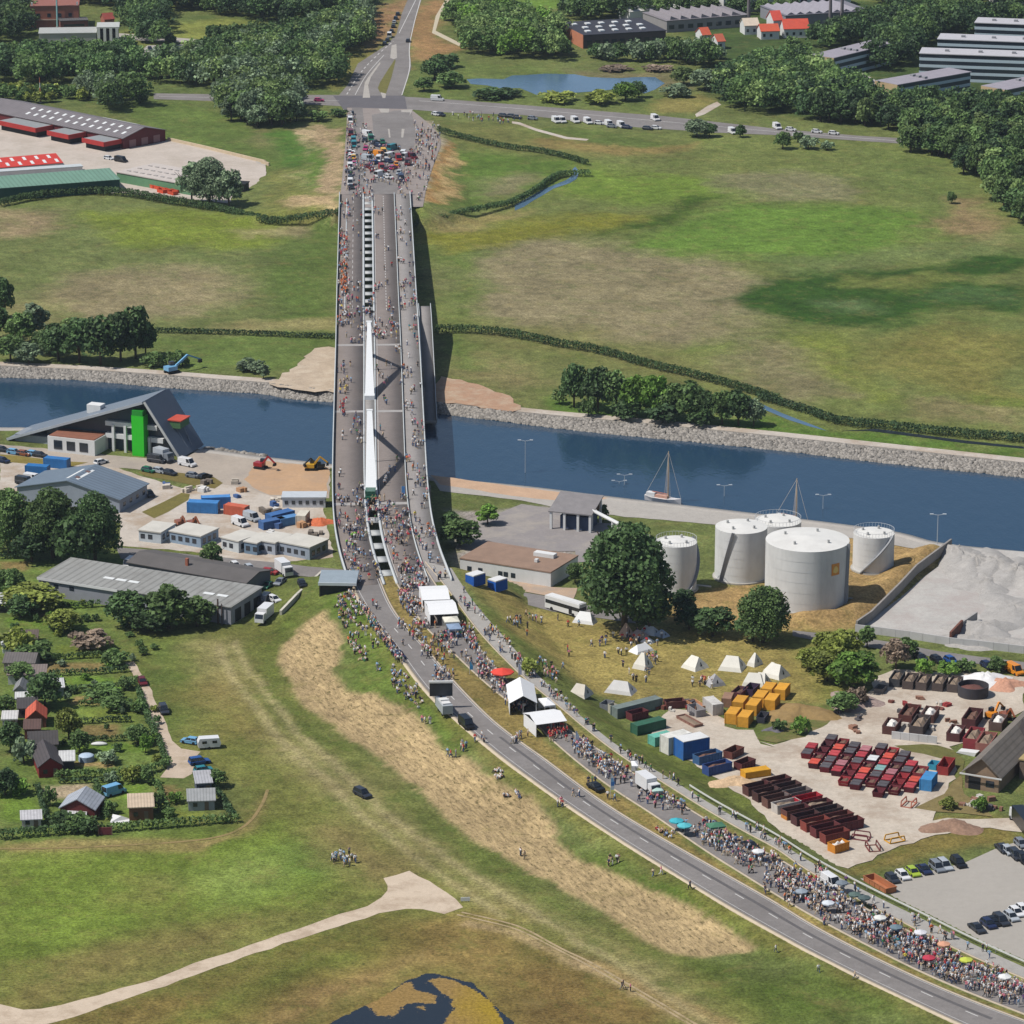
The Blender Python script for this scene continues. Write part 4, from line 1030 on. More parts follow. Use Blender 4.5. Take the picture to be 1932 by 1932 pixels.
def tree(u, v, h, w, kind, leaf, label, group=None, name=None, pos=None, cat=None, rot=None):
    """one tree: h height, w crown width in metres"""
    cm, tm, ph, pr = PROTO[kind]
    x, y, z = pos if pos is not None else G(u, v)
    shrub = kind.startswith('shrub')
    root = thing(name or ('shrub' if shrub else 'tree'), label, cat or ('shrub' if shrub else 'tree'), (x, y, z), rnd.random() * 6.28 if rot is None else rot, group)
    sx = w / (2 * pr); root.scale = (sx * (.94 + .12 * rnd.random()), sx * (.94 + .12 * rnd.random()), h / ph)
    c = add_obj('crown', cm, root); c.material_slots[0].link = 'OBJECT'; c.material_slots[0].material = LEAF[leaf]
    add_obj('trunk', tm, root)
    return root
def pxm(px, v): return px / scale_at(v)
def at(u, vbase, wpx, hpx, kind, leaf, label, **k):
    """tree sized from its picture extent: base row, crown width and height"""
    s = scale_at(vbase); return tree(u, vbase, hpx / s / .955, wpx / s, kind, leaf, label, **k)
# -- near and middle trees, each on its own
at(1178, 1192, 186, 206, 'poplar0', 'dark', 'by far the largest round dark green tree, behind the white coach')
at(1225, 1194, 84, 96, 'oak3', 'dark', 'lower tree at the right foot of the largest tree')
at(1300, 1188, 62, 52, 'oak1', 'deep', 'round dark bush tree right of the big clump, before the tank farm')
at(1345, 1200, 84, 54, 'oak2', 'dark', 'low wide bush tree between the big clump and the tree before the large tank')
at(1288, 1160, 60, 48, 'oak0', 'deep', 'dark bush tree in the shade of the tall clump')
at(1440, 1212, 108, 105, 'poplar1', 'mid', 'round green tree standing before the large white tank', rot=1.0)
at(1420, 1210, 70, 60, 'oak3', 'dark', 'dark bush at the left foot of the tree before the large tank')
at(1590, 1262, 92, 74, 'oak0', 'olive', 'yellowish green tree beside the road near the gravel lot wall')
at(1560, 1240, 60, 50, 'oak1', 'olive', 'yellowish bush tree left of the road near the gravel lot wall')
at(1610, 1300, 96, 72, 'oak2', 'lush', 'bright green bush tree above the brown skips row')
at(1560, 1285, 72, 58, 'oak3', 'olive', 'yellowish green bush tree right of the white tents')
at(1530, 1262, 60, 42, 'oak1', 'olive', 'low yellowish bush between tents and roadside trees')
at(1636, 1222, 36, 44, 'slim0', 'mid', 'small slim tree at the left edge of the right-hand road')
at(1690, 1262, 58, 58, 'oak0', 'brown', 'brownish half bare bush tree at the end of the brown skips row')
at(1712, 1240, 44, 38, 'oak1', 'mid', 'green bush tree beside the parked cars on the right-hand road')
at(1745, 1272, 42, 28, 'shrub0', 'lush', 'green bush below the leftmost dark car on the right-hand road')
at(1790, 1275, 48, 26, 'shrub1', 'lush', 'green bush behind the brown skips row', group=None)
at(1820, 1268, 40, 24, 'shrub2', 'mid', 'green bush left of the orange digger')
at(1882, 1268, 44, 28, 'shrub0', 'mid', 'green bush directly left of the orange car')
at(1510, 1385, 40, 32, 'shrub1', 'lush', 'green bush on the grassy island in the scrap yard')
at(1470, 1378, 30, 20, 'shrub2', 'mid', 'low bush at the left end of the grassy yard island')
at(1590, 1345, 60, 40, 'oak3', 'mid', 'bush tree at the upper right of the grassy yard island')
at(1620, 1330, 40, 34, 'shrub2', 'brown', 'brownish bush above the red skip field')
at(1848, 1530, 34, 26, 'shrub0', 'lush', 'green bush in front of the grey roofed workshop')
at(1790, 1525, 40, 18, 'shrub1', 'olive', 'olive weeds bush left of the workshop yard corner')
at(868, 1030, 78, 50, 'oak1', 'mid', 'wide green bush tree beside the right foot of the bridge')
at(920, 990, 44, 40, 'slim1', 'lush', 'small bright tree beside the asphalt yard near the bridge')
at(850, 1000, 40, 34, 'oak2', 'dark', 'dark bush in the bridge shade')
at(1138, 985, 26, 36, 'slim0', 'dark', 'small dark conifer-like tree behind the conveyor shed')
at(1085, 1100, 34, 40, 'oak3', 'mid', 'green bush tree at the right end of the white flat building')
at(1000, 1275, 40, 30, 'shrub0', 'olive', 'olive bush beside the cycle path above the red parasol')
# left near trees
at(18, 1042, 100, 118, 'poplar1', 'mid', 'tall tree at the left edge below the grey-blue hall', rot=.5)
at(100, 1052, 110, 130, 'poplar0', 'mid', 'tall grey green tree below the grey-blue hall', rot=1.5)
at(180, 1062, 104, 130, 'poplar1', 'dark', 'tall dark tree at the right end of the row below the grey-blue hall', rot=3.0)
at(140, 1070, 90, 100, 'oak2', 'dark', 'dark tree in front of the tall row below the grey-blue hall')
at(60, 1060, 80, 60, 'oak0', 'deep', 'dark low tree in the shade of the tall row')
at(400, 1078, 44, 60, 'slim0', 'mid', 'slim dark tree among the parked cars by the site offices')
at(240, 1182, 84, 66, 'oak1', 'dark', 'dark bush tree in front of the long grey warehouse, left')
at(318, 1185, 96, 82, 'oak0', 'mid', 'highest bush tree in front of the long grey warehouse')
at(372, 1182, 74, 56, 'oak2', 'mid', 'bush tree in front of the long grey warehouse, right')
at(285, 1190, 90, 40, 'oak3', 'dark', 'low dark bush between the warehouse and the meadow')
at(395, 388, 78, 88, 'poplar0', 'grey', 'large grey green tree in front of the pale roofed hall', rot=.8)
at(362, 384, 52, 82, 'slim1', 'grey', 'left tree of the trio before the pale roofed hall')
at(432, 392, 60, 70, 'oak2', 'grey', 'right tree of the trio before the pale roofed hall')
# canal bank trees, left
for i, (u, v, w, h, k, lf) in enumerate([(8,600,46,78,'oak0','dark'),(-10,640,60,70,'oak1','dark'),(40,650,64,60,'oak2','mid'),(66,642,60,74,'slim0','grey'),(85,668,54,46,'oak3','mid'),(110,680,70,70,'oak1','dark'),(150,684,80,84,'oak0','dark'),(190,688,78,90,'oak2','dark'),(228,682,72,96,'oak3','dark'),(256,676,72,98,'oak1','dark'),(275,672,46,66,'slim1','mid'),(20,682,60,50,'oak3','mid'),(55,686,60,40,'oak0','grey'),(130,640,40,40,'oak2','light')]):
    at(u, v, w, h, k, lf, 'leafy tree in the dense clump left of the blue excavator on the far bank', group='clump of trees on the far bank, left')
at(330, 692, 44, 28, 'shrub0', 'mid', 'low bush right behind the blue excavator'); at(290, 692, 50, 26, 'shrub1', 'mid', 'low bush between the tree clump and the blue excavator'); at(345, 690, 30, 24, 'shrub2', 'dark', 'dark bush right of the blue excavator arm')
at(497, 715, 26, 30, 'slim0', 'grey', 'thin grey tree on the bank left of the bridge'); at(470, 700, 60, 20, 'shrub0', 'grey', 'grey bushes by the sandy bank left of the bridge')
# canal bank trees, right
for u, v, w, h, k, lf in [(1083,768,60,82,'oak0','dark'),(1128,776,62,84,'oak1','dark'),(1162,780,60,80,'oak2','mid'),(1200,784,66,78,'oak3','lush'),(1236,788,62,82,'oak0','lush'),(1268,792,58,70,'oak1','mid'),(1300,796,66,74,'oak2','mid'),(1332,798,54,62,'oak3','dark'),(1362,801,58,64,'oak0','mid'),(1393,803,58,68,'oak1','dark'),(1422,804,44,52,'oak2','grey'),(1110,786,40,34,'shrub0','mid'),(1180,792,60,34,'shrub1','dark'),(1250,798,70,36,'shrub2','deep'),(1320,803,60,30,'shrub0','dark')]:
    at(u, v, w, h, k, lf, 'leafy tree in the row on the far bank right of the bridge' if k[0] != 's' else 'low bush at the foot of the tree row on the far bank', group='tree row on the far bank, right' if k[0] != 's' else 'bushes under the far bank tree row')
at(1055, 762, 30, 26, 'shrub1', 'light', 'pale bush at the left end of the tree row on the far bank')
# lone bushes of the far fields
for u, v, w, h, k, lf, lb in [(1477,281,36,32,'oak0','mid','round bush on the field edge below the crossing road'),(1525,281,40,22,'shrub0','grey','low wide bush right of the round bush on the field edge'),(1505,268,24,18,'shrub1','mid','small bush beside the crossing road'),(1560,283,30,16,'shrub2','grey','grey low bush on the field edge near the wood'),(1795,384,20,22,'oak2','mid','single small tree on the field near the wood edge'),(1315,258,50,32,'oak1','grey','grey bush beside the crossing road'),(1338,258,34,26,'oak3','dark','dark bush beside the crossing road'),(1397,259,24,24,'oak0','dark','small dark tree beside the crossing road'),(1180,190,52,34,'oak1','lush','bright bush on the pond shore'),(1205,184,32,30,'oak2','dark','dark tree on the pond shore'),(1130,196,70,22,'shrub0','olive','low olive bushes between pond and road'),(1050,192,80,18,'shrub1','olive','low reeds bush below the pond'),(925,186,70,18,'shrub2','dark','dark low bush left of the pond'),(955,183,60,14,'shrub0','deep','dark reed bush at the left pond shore'),(1275,182,60,22,'shrub1','grey','grey bushes right of the pond'),(1330,170,60,40,'oak3','grey','grey tree right of the pond'),(1290,160,50,34,'oak0','light','pale tree behind the right end of the pond'),(1240,133,60,9,'shrub2','brown','brown reeds behind the pond'),(1160,133,70,8,'shrub0','brown','brown reeds left behind the pond'),(820,150,56,38,'oak1','dark','dark tree right of the approach road'),(800,172,40,26,'oak2','mid','bush at the junction corner right of the approach road'),(850,165,60,30,'oak0','mid','bush tree left of the pond'),(840,128,60,24,'shrub1','dark','dark bushes right of the approach road'),(560,228,40,30,'oak3','mid','bush left of the ramp near the crossing road'),(600,228,44,18,'shrub2','mid','low bushes at the left side of the ramp top'),(640,220,40,14,'shrub0','dark','dark low bush beside the ramp')]:
    at(u, v, w, h, k, lf, lb)
# garden trees and bushes
GB = [(85,1335,78,66,'oak0','dark'),(130,1395,50,60,'oak1','olive'),(150,1420,40,44,'oak2','mid'),(40,1285,56,36,'oak3','mid'),(30,1230,80,40,'shrub0','olive'),(70,1245,80,30,'shrub1','mid'),(120,1190,70,40,'oak2','olive'),(60,1150,120,46,'oak1','olive'),(20,1130,60,60,'oak3','mid'),(40,1165,60,44,'oak0','dark'),(170,1225,90,34,'shrub2','brown'),(215,1255,60,26,'shrub0','mid'),(260,1405,48,40,'oak3','mid'),(275,1420,30,34,'shrub1','lush'),(205,1440,44,24,'shrub2','grey'),(250,1475,44,30,'shrub0','olive'),(280,1478,34,30,'shrub1','mid'),(210,1480,30,24,'shrub2','grey'),(190,1315,90,22,'shrub0','mid'),(220,1340,60,24,'shrub1','mid'),(10,1500,60,52,'oak0','deep'),(35,1500,44,30,'shrub2','lush'),(45,1440,50,44,'shrub0','grey'),(20,1420,50,60,'oak2','dark'),(10,1350,40,40,'oak1','mid'),(410,1485,44,34,'oak0','mid'),(120,1560,60,26,'shrub0','dark'),(150,1565,60,30,'shrub1','mid'),(170,1570,50,28,'shrub2','dark'),(210,1535,30,24,'shrub0','mid'),(298,1530,30,34,'shrub1','mid'),(330,1515,34,20,'shrub2','lush'),(95,1520,30,34,'shrub0','mid'),(320,1540,30,14,'shrub1','mid'),(110,1300,30,24,'shrub1','lush'),(240,1300,40,22,'shrub0','mid'),(260,1345,30,24,'shrub2','mid')]
ZN = ['by the dark sheds', 'between the upper hedges', 'beside the lower track', 'in the front allotment row']
for u, v, w, h, k, lf in GB:
    zn = 3 if v > 1505 else (0 if u < 170 and v > 1270 else (1 if v < 1380 else 2))
    what = ('bush' if k[0] == 's' else 'tree')
    at(u, v, w, h, k, lf, '%s green %s in the allotment gardens %s' % ({'dark':'dark','deep':'very dark','mid':'plain','olive':'yellowish','grey':'greyish','lush':'bright','brown':'brownish'}[lf], what, ZN[zn]), group='allotment %ss %s' % (what, ZN[zn]))
# ---- hedges: clipped, each one thing
def hedge(pts, w, h, leaf, label, dens=7, name='hedge'):
    g = np.random.default_rng(int(abs(pts[0][0] * 7 + pts[0][1])))
    ln = resample([G(u, v) for u, v in pts], 1.0); c = ln.mean(0)
    lobes = []
    for p in ln: lobes.append((p[0] - c[0] + g.normal() * .12, p[1] - c[1] + g.normal() * .12, p[2] - c[2] + h * .5 * (.9 + .2 * g.random()), .8, w * .5 * (.85 + .3 * g.random()), h * .52))
    V, t = leaf_cloud(g, lobes, int(len(ln) * dens * 2 * (w + h)), .19, .5)
    o = add_obj(name, cloud_mesh(name, V, t, LEAF[leaf]), None, tuple(c))
    return tag(o, label, 'hedge')
HD = [(TT(0,2,(180,705),(440,708),(720,690)),1.4,1.8,'upper hedge behind the allotments'),(TT(0,2,(250,1078),(520,1070),(830,1050)),1.2,1.6,'hedge right of the grey roofed shed'),(TT(0,2,(380,1190),(650,1185),(920,1160)),1.3,1.6,'hedge right of the long pale shed'),(TT(0,2,(440,1300),(520,1310),(880,1280)),1.4,1.6,'bushy hedge in the middle allotment'),(TT(0,2,(590,1410),(800,1405),(1020,1395)),1.2,1.5,'hedge bordering the brown garden plot, upper'),(TT(0,2,(580,1540),(760,1530),(930,1525)),1.2,1.5,'hedge bordering the brown garden plot, lower'),(TT(0,2,(470,1700),(700,1670),(1150,1650)),1.2,1.5,'hedge above the lawn with the white boat'),(TT(0,3,(420,150),(700,140),(1000,120),(1150,95),(1225,50)),2.0,2.0,'thick curved hedge closing the upper allotments'),(TT(0,3,(450,185),(700,180),(930,170)),.8,1.2,'thin hedge along the lane between the allotment rows'),(TT(0,3,(0,590),(340,560),(740,545)),2.2,2.2,'bushy front hedge left of the garden gate'),(TT(0,3,(790,540),(1200,505),(1710,465)),1.8,2.0,'clipped front hedge right of the garden gate'),(TT(0,3,(270,225),(310,350),(350,470)),1.2,1.6,'hedge between the lawn and the red gabled cabin'),(TT(0,3,(695,205),(740,330),(770,450)),1.3,1.7,'hedge between the red gabled cabin and the flat cabin'),(TT(0,3,(1130,190),(1180,300),(1235,440)),1.1,1.5,'hedge right of the flat cabin'),(TT(0,3,(1540,205),(1620,320),(1690,440)),1.4,1.7,'hedge at the right end of the front allotments'),(TT(0,2,(1010,1310),(1090,1560),(1170,1700),(1210,1860)),1.2,1.6,'hedge along the left side of the garden track'),(TT(0,2,(0,265),(200,270),(380,260)),1.6,2.0,'hedge below the tall tree row'),(TT(0,2,(0,340),(230,340)),1.4,1.6,'lower hedge below the tall tree row')]
for i, (p, w, h, lb) in enumerate(HD): hedge(p, w, h, ['dark', 'mid', 'deep'][i % 3], lb)
hedge(TT(2,1,(-540,560),(-300,555),(0,585),(300,655),(600,700),(800,755),(1000,815),(1300,880),(1600,960),(1932,1065)), 4.0, 2.6, 'dark', 'long dark reed belt along the ditch across the right fields', 6, 'reed_belt')
hedge(TT(3,1,(0,1040),(200,1095),(400,1160),(600,1230),(900,1250),(1300,1300),(1932,1350),(2100,1365)), 5.0, 2.4, 'deep', 'dark reed belt beside the ditch water at the right edge', 6, 'reed_belt')
hedge(TT(1,0,(1330,960),(1500,1010),(1750,1070),(1932,1100)) + TT(2,0,(100,1095),(300,1130),(450,1170),(540,1200)), 3.5, 2.2, 'dark', 'dark reed belt round the top of the triangular field', 6, 'reed_belt')
hedge(TT(2,0,(560,1280),(400,1280),(300,1300),(150,1420),(0,1490)) + TT(1,0,(1850,1500),(1500,1560),(1160,1610)), 4.5, 2.4, 'dark', 'dark reed belt along the brook', 6, 'reed_belt')
hedge(TT(0,0,(0,1500),(300,1440),(600,1410),(900,1420),(1200,1480),(1500,1520),(1932,1590)) + TT(1,0,(200,1580),(600,1615)), 4.5, 3.0, 'dark', 'long dark hedge below the green halls, left of the bridge', 7, 'hedge')
hedge(TT(0,1,(1140,555),(1500,565),(1932,580)) + TT(1,1,(300,590),(560,600)), 3.0, 1.6, 'deep', 'dark ditch edge hedge on the left far bank', 6, 'reed_belt')
# ---- the woods: nearest trees as things, the rest one mass
WOODS = [
 ([(-20,98),(60,88),(250,84),(266,112),(268,152),(180,160),(-20,162)], 'wood behind the red hall', ('dark', 'dark', 'mid', 'deep')),
 ([(265,112),(360,92),(480,62),(560,50),(640,20),(695,-10),(700,92),(640,112),(652,162),(560,174),(420,167),(340,168),(275,152)], 'wood left of the approach road', ('mid', 'dark', 'grey', 'light', 'dark')),
 ([(-20,-30),(60,-30),(62,56),(30,84),(-20,84)], 'wood around the brick house', ('dark', 'deep', 'mid')),
 ([(60,-30),(695,-40),(690,30),(560,50),(420,30),(330,20),(300,40),(330,88),(280,90),(235,60),(220,20),(150,12),(60,10)], 'wood behind the brick house', ('dark', 'deep', 'mid')),
 ([(390,56),(560,52),(660,40),(650,90),(560,100),(470,92),(400,80)], 'wood beyond the yellow field', ('dark', 'mid')),
 ([(158,152),(265,150),(268,200),(205,214),(160,190)], 'willows beside the red hall', ('grey', 'mid')),
 ([(405,178),(430,150),(470,90),(520,90),(560,170),(556,238),(490,242),(420,232)], 'willows beside the crossing road', ('grey', 'grey', 'mid', 'light')),
 ([(-20,160),(60,165),(160,168),(160,190),(60,196),(-20,198)], 'bushes behind the red hall', ('mid', 'olive')),
 ([(835,20),(900,-10),(1000,20),(1065,40),(1062,70),(1080,116),(990,116),(870,102),(880,70),(838,40)], 'wood left of the brick works hall', ('mid', 'light', 'mid', 'lush')),
 ([(1060,0),(1500,0),(1500,26),(1290,34),(1100,44),(1060,30)], 'wood behind the works hall', ('mid', 'dark')),
 ([(1100,96),(1260,82),(1330,80),(1370,105),(1340,130),(1240,120),(1110,118)], 'trees before the works hall', ('mid', 'dark', 'grey')),
 ([(1350,196),(1352,150),(1400,112),(1530,100),(1560,118),(1610,130),(1660,180),(1735,186),(1860,182),(1890,190),(1940,190),(1960,440),(1900,402),(1850,366),(1800,312),(1760,300),(1715,288),(1700,250),(1640,240),(1550,232),(1400,212)], 'wood below the office blocks', ('mid', 'dark', 'mid', 'light', 'deep', 'dark')),
 ([(1440,86),(1500,66),(1640,24),(1690,16),(1790,8),(1960,20),(1960,50),(1850,56),(1830,72),(1765,78),(1735,100),(1728,140),(1640,144),(1600,98),(1540,98),(1480,104)], 'wood between works and offices', ('dark', 'deep', 'mid')),
 ([(1620,-10),(1960,-30),(1960,20),(1790,8),(1690,16),(1650,10)], 'wood at the top right', ('dark', 'deep')),
]
AVOID = [[(1530,112),(1560,100),(1625,82),(1640,84),(1640,190),(1560,150)], [(1640,150),(1700,128),(1735,128),(1745,205),(1700,210),(1655,180)], [(1735,98),(1960,92),(1960,170),(1735,160)], [(1838,60),(1960,52),(1960,76),(1838,76)], [(1845,178),(1880,150),(1960,140),(1960,200),(1890,205)], [(1605,140),(1650,130),(1670,170),(1640,182)],[(1066,36),(1104,60),(1290,55),(1290,98),(1100,96),(1066,66)],[(1230,40),(1460,25),(1460,72),(1230,66)],[(1370,72),(1520,60),(1535,96),(1375,104)]]
g = np.random.default_rng(11)
cand = []
for poly, nm, lfs in WOODS:
    pl = np.array([P(u, v) for u, v in poly]); av = [np.array([P(u, v) for u, v in a]) for a in AVOID]
    x0, y0 = pl.min(0); x1, y1 = pl.max(0); pu = np.array(poly, float)
    stepx = 5.3 if 'bush' not in nm else 5.0
    yy = y0
    while yy < y1:
        xx = x0
        while xx < x1:
            x = xx + (g.random() - .5) * stepx * .9; y = yy + (g.random() - .5) * stepx * 1.2
            X = np.array([x]); Y = np.array([y])
            if inside(X, Y, pl)[0] and not any(inside(X, Y, a)[0] for a in av):
                u, v = uv_of(x, y); h = (4.5 if 'bush' in nm else 11.5) * (.75 + .5 * g.random()); hp = h * scale_at(v) * .6
                for k in (1, .6, .36):
                    if v - hp * k < -20 or inside(np.array([u]), np.array([v - hp * k]), pu)[0]:
                        cand.append((y, x, nm, lfs[int(g.random() * len(lfs))], h * k)); break
            xx += stepx
        yy += stepx * 1.35
cand.sort()
NWOOD = 170
kinds_ = ['oak0', 'oak1', 'oak2', 'oak3', 'slim0', 'slim1']
for y, x, nm, lf, h in cand[:NWOOD]:
    w = (3.4 + h * .5) * (.85 + .4 * g.random())
    tone = {'dark':'dark','deep':'very dark','mid':'mid green','light':'pale green','grey':'grey green','lush':'bright green','olive':'olive'}[lf]
    tree(0, 0, h, w, kinds_[int(g.random() * 6)], lf, '%s tree in the %s' % (tone, nm), group=nm, pos=(x, y, 0))
# remaining wood, one mass per wood
rest = {}
for c in cand[NWOOD:]: rest.setdefault(c[2], []).append(c)
for nm, cs in rest.items():
    Vs, Ts, Ms = [], [], []; lfl = sorted({c[3] for c in cs})
    for y, x, _, lf, h in cs:
        w = (3.4 + h * .5) * (.85 + .4 * g.random())
        V, t = leaf_cloud(g, crown_lobes(g, h, w / 2, 10, .05), 360, .48)
        Vs.append(V + [x, y, 0]); Ts.append(t * (.8 + .45 * g.random())); Ms.append(np.full(len(V) // 4, lfl.index(lf)))
    V = np.concatenate(Vs); me = raw_mesh('woodland', V, np.arange(len(V)).reshape(-1, 4), {'tone': np.concatenate(Ts)}, [LEAF[k] for k in lfl], np.concatenate(Ms))
    tag(add_obj('woodland', me), kind='stuff')
# ------------------------------------------------------------------ buildings
CLAD = mat((196, 198, 200), .6, .08, .3, dirt=.25)
GREYROOF = mat((150, 148, 144), .75, .14, .22, dirt=.25, lines=.16)
DARKROOF = mat((96, 94, 94), .8, .16, .3, lines=.3)
WHITEW = mat((226, 226, 224), .6, .06, .4, dirt=.12)
BRICK = mat((168, 104, 82), .85, .16, .5)
REDP = mat((176, 52, 48), .6, .14, .4)
DKRED = mat((104, 36, 40), .65, .16, .5)
GREENW = mat((116, 152, 132), .6, .1, .2, lines=.2)
DKGREEN = mat((40, 84, 72), .6, .12, .3)
SKYL = mat((232, 234, 232), .4, .05)
GLASSD = glass((44, 52, 62))
DARK = mat((34, 34, 36), .7, .15)
def frame(A, B):
    a = G(*A); b = G(*B); L = hypot(b[0] - a[0], b[1] - a[1])
    return a, atan2(b[1] - a[1], b[0] - a[0]), L
def bld(name, label, cat, A, B, depth, h, roof='flat', rh=1.5, wall=CLAD, roofm=GREYROOF, over=.25, group=None, L=None, z=None):
    """A,B: foot of the front wall; local x runs along it, y goes back"""
    a, rz, LL = frame(A, B); L = L or LL
    root = thing(name, label, cat, (a[0], a[1], a[2] if z is None else z), rz, group)
    mb = MB()
    if roof == 'gx': mb.profx([(0, 0), (depth, 0), (depth, h), (depth / 2, h + rh), (0, h)], 0, L)
    elif roof == 'gy': mb.profy([(0, 0), (L, 0), (L, h), (L / 2, h + rh), (0, h)], 0, depth)
    elif roof == 'mono': mb.profx([(0, 0), (depth, 0), (depth, h + rh), (0, h)], 0, L)
    else: mb.box(0, L, 0, depth, 0, h)
    mb.build('wall', wall, root)
    mb = MB(); t = .22; o = over
    if roof == 'gx':
        k = rh / (depth / 2)
        mb.profx([(-o, h - o*k + .02), (depth/2, h + rh + .02), (depth + o, h - o*k + .02), (depth + o, h - o*k + t), (depth/2, h + rh + t), (-o, h - o*k + t)], -o, L + o)
    elif roof == 'gy':
        k = rh / (L / 2)
        mb.profy([(-o, h - o*k + .02), (-o, h - o*k + t), (L/2, h + rh + t), (L + o, h - o*k + t), (L + o, h - o*k + .02), (L/2, h + rh + .02)][::-1], -o, depth + o)
    elif roof == 'mono':
        k = rh / depth
        mb.profx([(-o, h - o*k + .02), (depth + o, h + rh + o*k + .02), (depth + o, h + rh + o*k + t), (-o, h - o*k + t)], -o, L + o)
    else: mb.box(-o, L + o, -o, depth + o, h + .01, h + t + .1)
    mb.build('roof', roofm, root)
    return root, L
def win(root, x0, x1, z0, z1, L, D, face='f', m=None, name='window'):
    mb = MB(); e = .06
    if face == 'f': mb.box(x0, x1, -e, .05, z0, z1)
    elif face == 'b': mb.box(x0, x1, D - .05, D + e, z0, z1)
    elif face == 'r': mb.box(L - .05, L + e, x0, x1, z0, z1)
    else: mb.box(-e, .05, x0, x1, z0, z1)
    return mb.build(name, m or GLASSD, root)
def roofbox(root, x0, x1, y0, y1, z0, z1, m=SKYL, name='skylight'):
    mb = MB(); mb.box(x0, x1, y0, y1, z0, z1); return mb.build(name, m, root)
def slope_panel(root, x0, x1, y0, y1, z0, z1, m=SKYL, name='skylight', th=.08):
    """panel lying on a roof that rises from y0,z0 to y1,z1"""
    mb = MB(); mb.profx([(y0, z0), (y1, z1), (y1, z1 + th), (y0, z0 + th)], x0, x1); return mb.build(name, m, root)
# ---- far left
r, L = bld('brick_house', 'large red brick house with pale bands standing above the grey gateway hall', 'building', T(0,0,228,205), T(0,0,575,200), 16, 9.5, 'flat', 1, BRICK, mat((150,96,84),.85,.15))
for i in range(4): win(r, 2.5 + i * 4.6, 4 + i * 4.6, 4.8, 6.4, L, 16)
for x in (0.2, L - .9): roofbox(r, x, x + .7, .2, .9, 9.8, 11.2, WHITEW, 'chimney')
roofbox(r, 1, L - 1, -.4, -.06, 3.4, 3.9, mat((200, 170, 150)), 'cornice')
r, L = bld('brick_annex', 'low red brick annex in front of the large brick house', 'building', T(0,0,440,222), T(0,0,640,215), 8, 4, 'flat', 1, mat((140, 88, 78), .85, .15), DARKROOF)
win(r, 1.5, L - 1.5, 1.6, 2.6, L, 8)
r, L = bld('gateway_hall', 'low grey hall with a white and black striped end before the brick house', 'building', T(0,0,285,318), T(0,0,700,312), 14, 4.2, 'flat', 1, mat((170, 172, 168), .8, .1), mat((176, 178, 174), .8, .1))
for i in range(4):
    roofbox(r, L + .5 + i * 2.6, L + 1.7 + i * 2.6, -.3, 12, 0, 6.2, WHITEW, 'fin')
roofbox(r, L + 1.7, L + 8.2, .6, 11, 0, 5.0, DARK, 'dark_bay'); roofbox(r, L + .3, L + 10, -.2, 12.2, 6.2, 6.8, mat((190, 192, 188), .7, .1), 'canopy')
r, L = bld('brick_cottage', 'tiny red house standing behind the striped gateway hall', 'house', T(0,0,762,200), T(0,0,832,195), 6, 3.5, 'gx', 2.2, BRICK, mat((150, 70, 60), .8, .15)); win(r, 1, 2, 1, 2.2, L, 6)
t = thing('radio_mast', 'thin pale teal mast above the brick house', 'mast', G(*T(0,0,418,205))); mb = MB(); mb.tube((0,0,0), (0,0,26), .5, 6, .2); mb.build('pole', mat((150, 200, 200))  , t); mb = MB(); mb.box(-.6,.6,-.6,.6,0,.8); mb.build('base', CONC, t)
t = thing('lattice_mast', 'orange and white mast behind the red hall', 'mast', G(*T(0,0,294,745))); mb = MB()
for i in range(5): mb.tube((0,0,i*2.0), (0,0,i*2.0+2.0), .34 - i*.05, 6, .29 - i*.05, i % 2)
mb.build('pole', [mat((208, 120, 84)), WHITEW], t); mb = MB(); mb.box(-.6,.6,-.6,.6,-.1,.4); mb.build('base', CONC, t)
# red workshop hall with skylights and three canopies
A, B = (-36, 226), (233, 282)
r, L = bld('red_hall', 'long dark red hall with a grey roof full of white skylights', 'building', A, B, 21, 4.2, 'gx', 2.6, DKRED, mat((122, 116, 118), .75, .16, .3, lines=.2), .5)
for j, (ya, yb) in enumerate(((2.6, 4.6), (6.8, 8.6))):
    for i in range(13):
        x = L - 4.2 - i * 4.6 - j * 1.8
        slope_panel(r, x, x + 1.3, ya, yb, 4.2 + 2.6 * ya / 10.5 + .2, 4.2 + 2.6 * yb / 10.5 + .2)
slope_panel(r, L - 34, L - 14, 19.5, 20.8, 4.75, 4.45, SKYL, 'gutter_light')
for x0 in (3, 9, 15): win(r, x0, x0 + 3.2, .3, 3, L, 21, 'r', mat((150, 110, 112), .4, .1))
for k, (x0, w) in enumerate(((L - 13, 12), (L - 33, 12), (L - 62, 22))):
    mb = MB(); mb.box(x0, x0 + w, -8.5, -.1, 3.4, 3.75); mb.build('canopy', mat((150, 152, 152), .6, .12), r)
    mb = MB(); mb.box(x0 - .2, x0 + w + .2, -8.9, -8.5, 2.2, 3.9); mb.box(x0 + w, x0 + w + .3, -8.5, -.1, 2.2, 3.9); mb.build('fascia', REDP, r)
    mb = MB(); mb.box(x0 + .6, x0 + w - .6, -7.6, -.3, 0, 3.3); mb.build('bay', DARK, r)
r, L = bld('red_roofed_shed', 'low shed with a bright red roof and white rooflight strips at the left edge', 'building', T(0,0,-420,1300), T(0,0,455,1228), 9, 2.2, 'mono', 1.6, WHITEW, mat((206, 66, 54), .6, .12, .5), .3)
for i in range(9):
    for j in (0, 1):
        x = L - 2.0 - i * 4.6 - j * 1.8; ya = .8 + j * 4.2; slope_panel(r, x, x + 1.1, ya, ya + 3.0, 2.2 + 1.6 * ya / 9 + .24, 2.2 + 1.6 * (ya + 3) / 9 + .24)
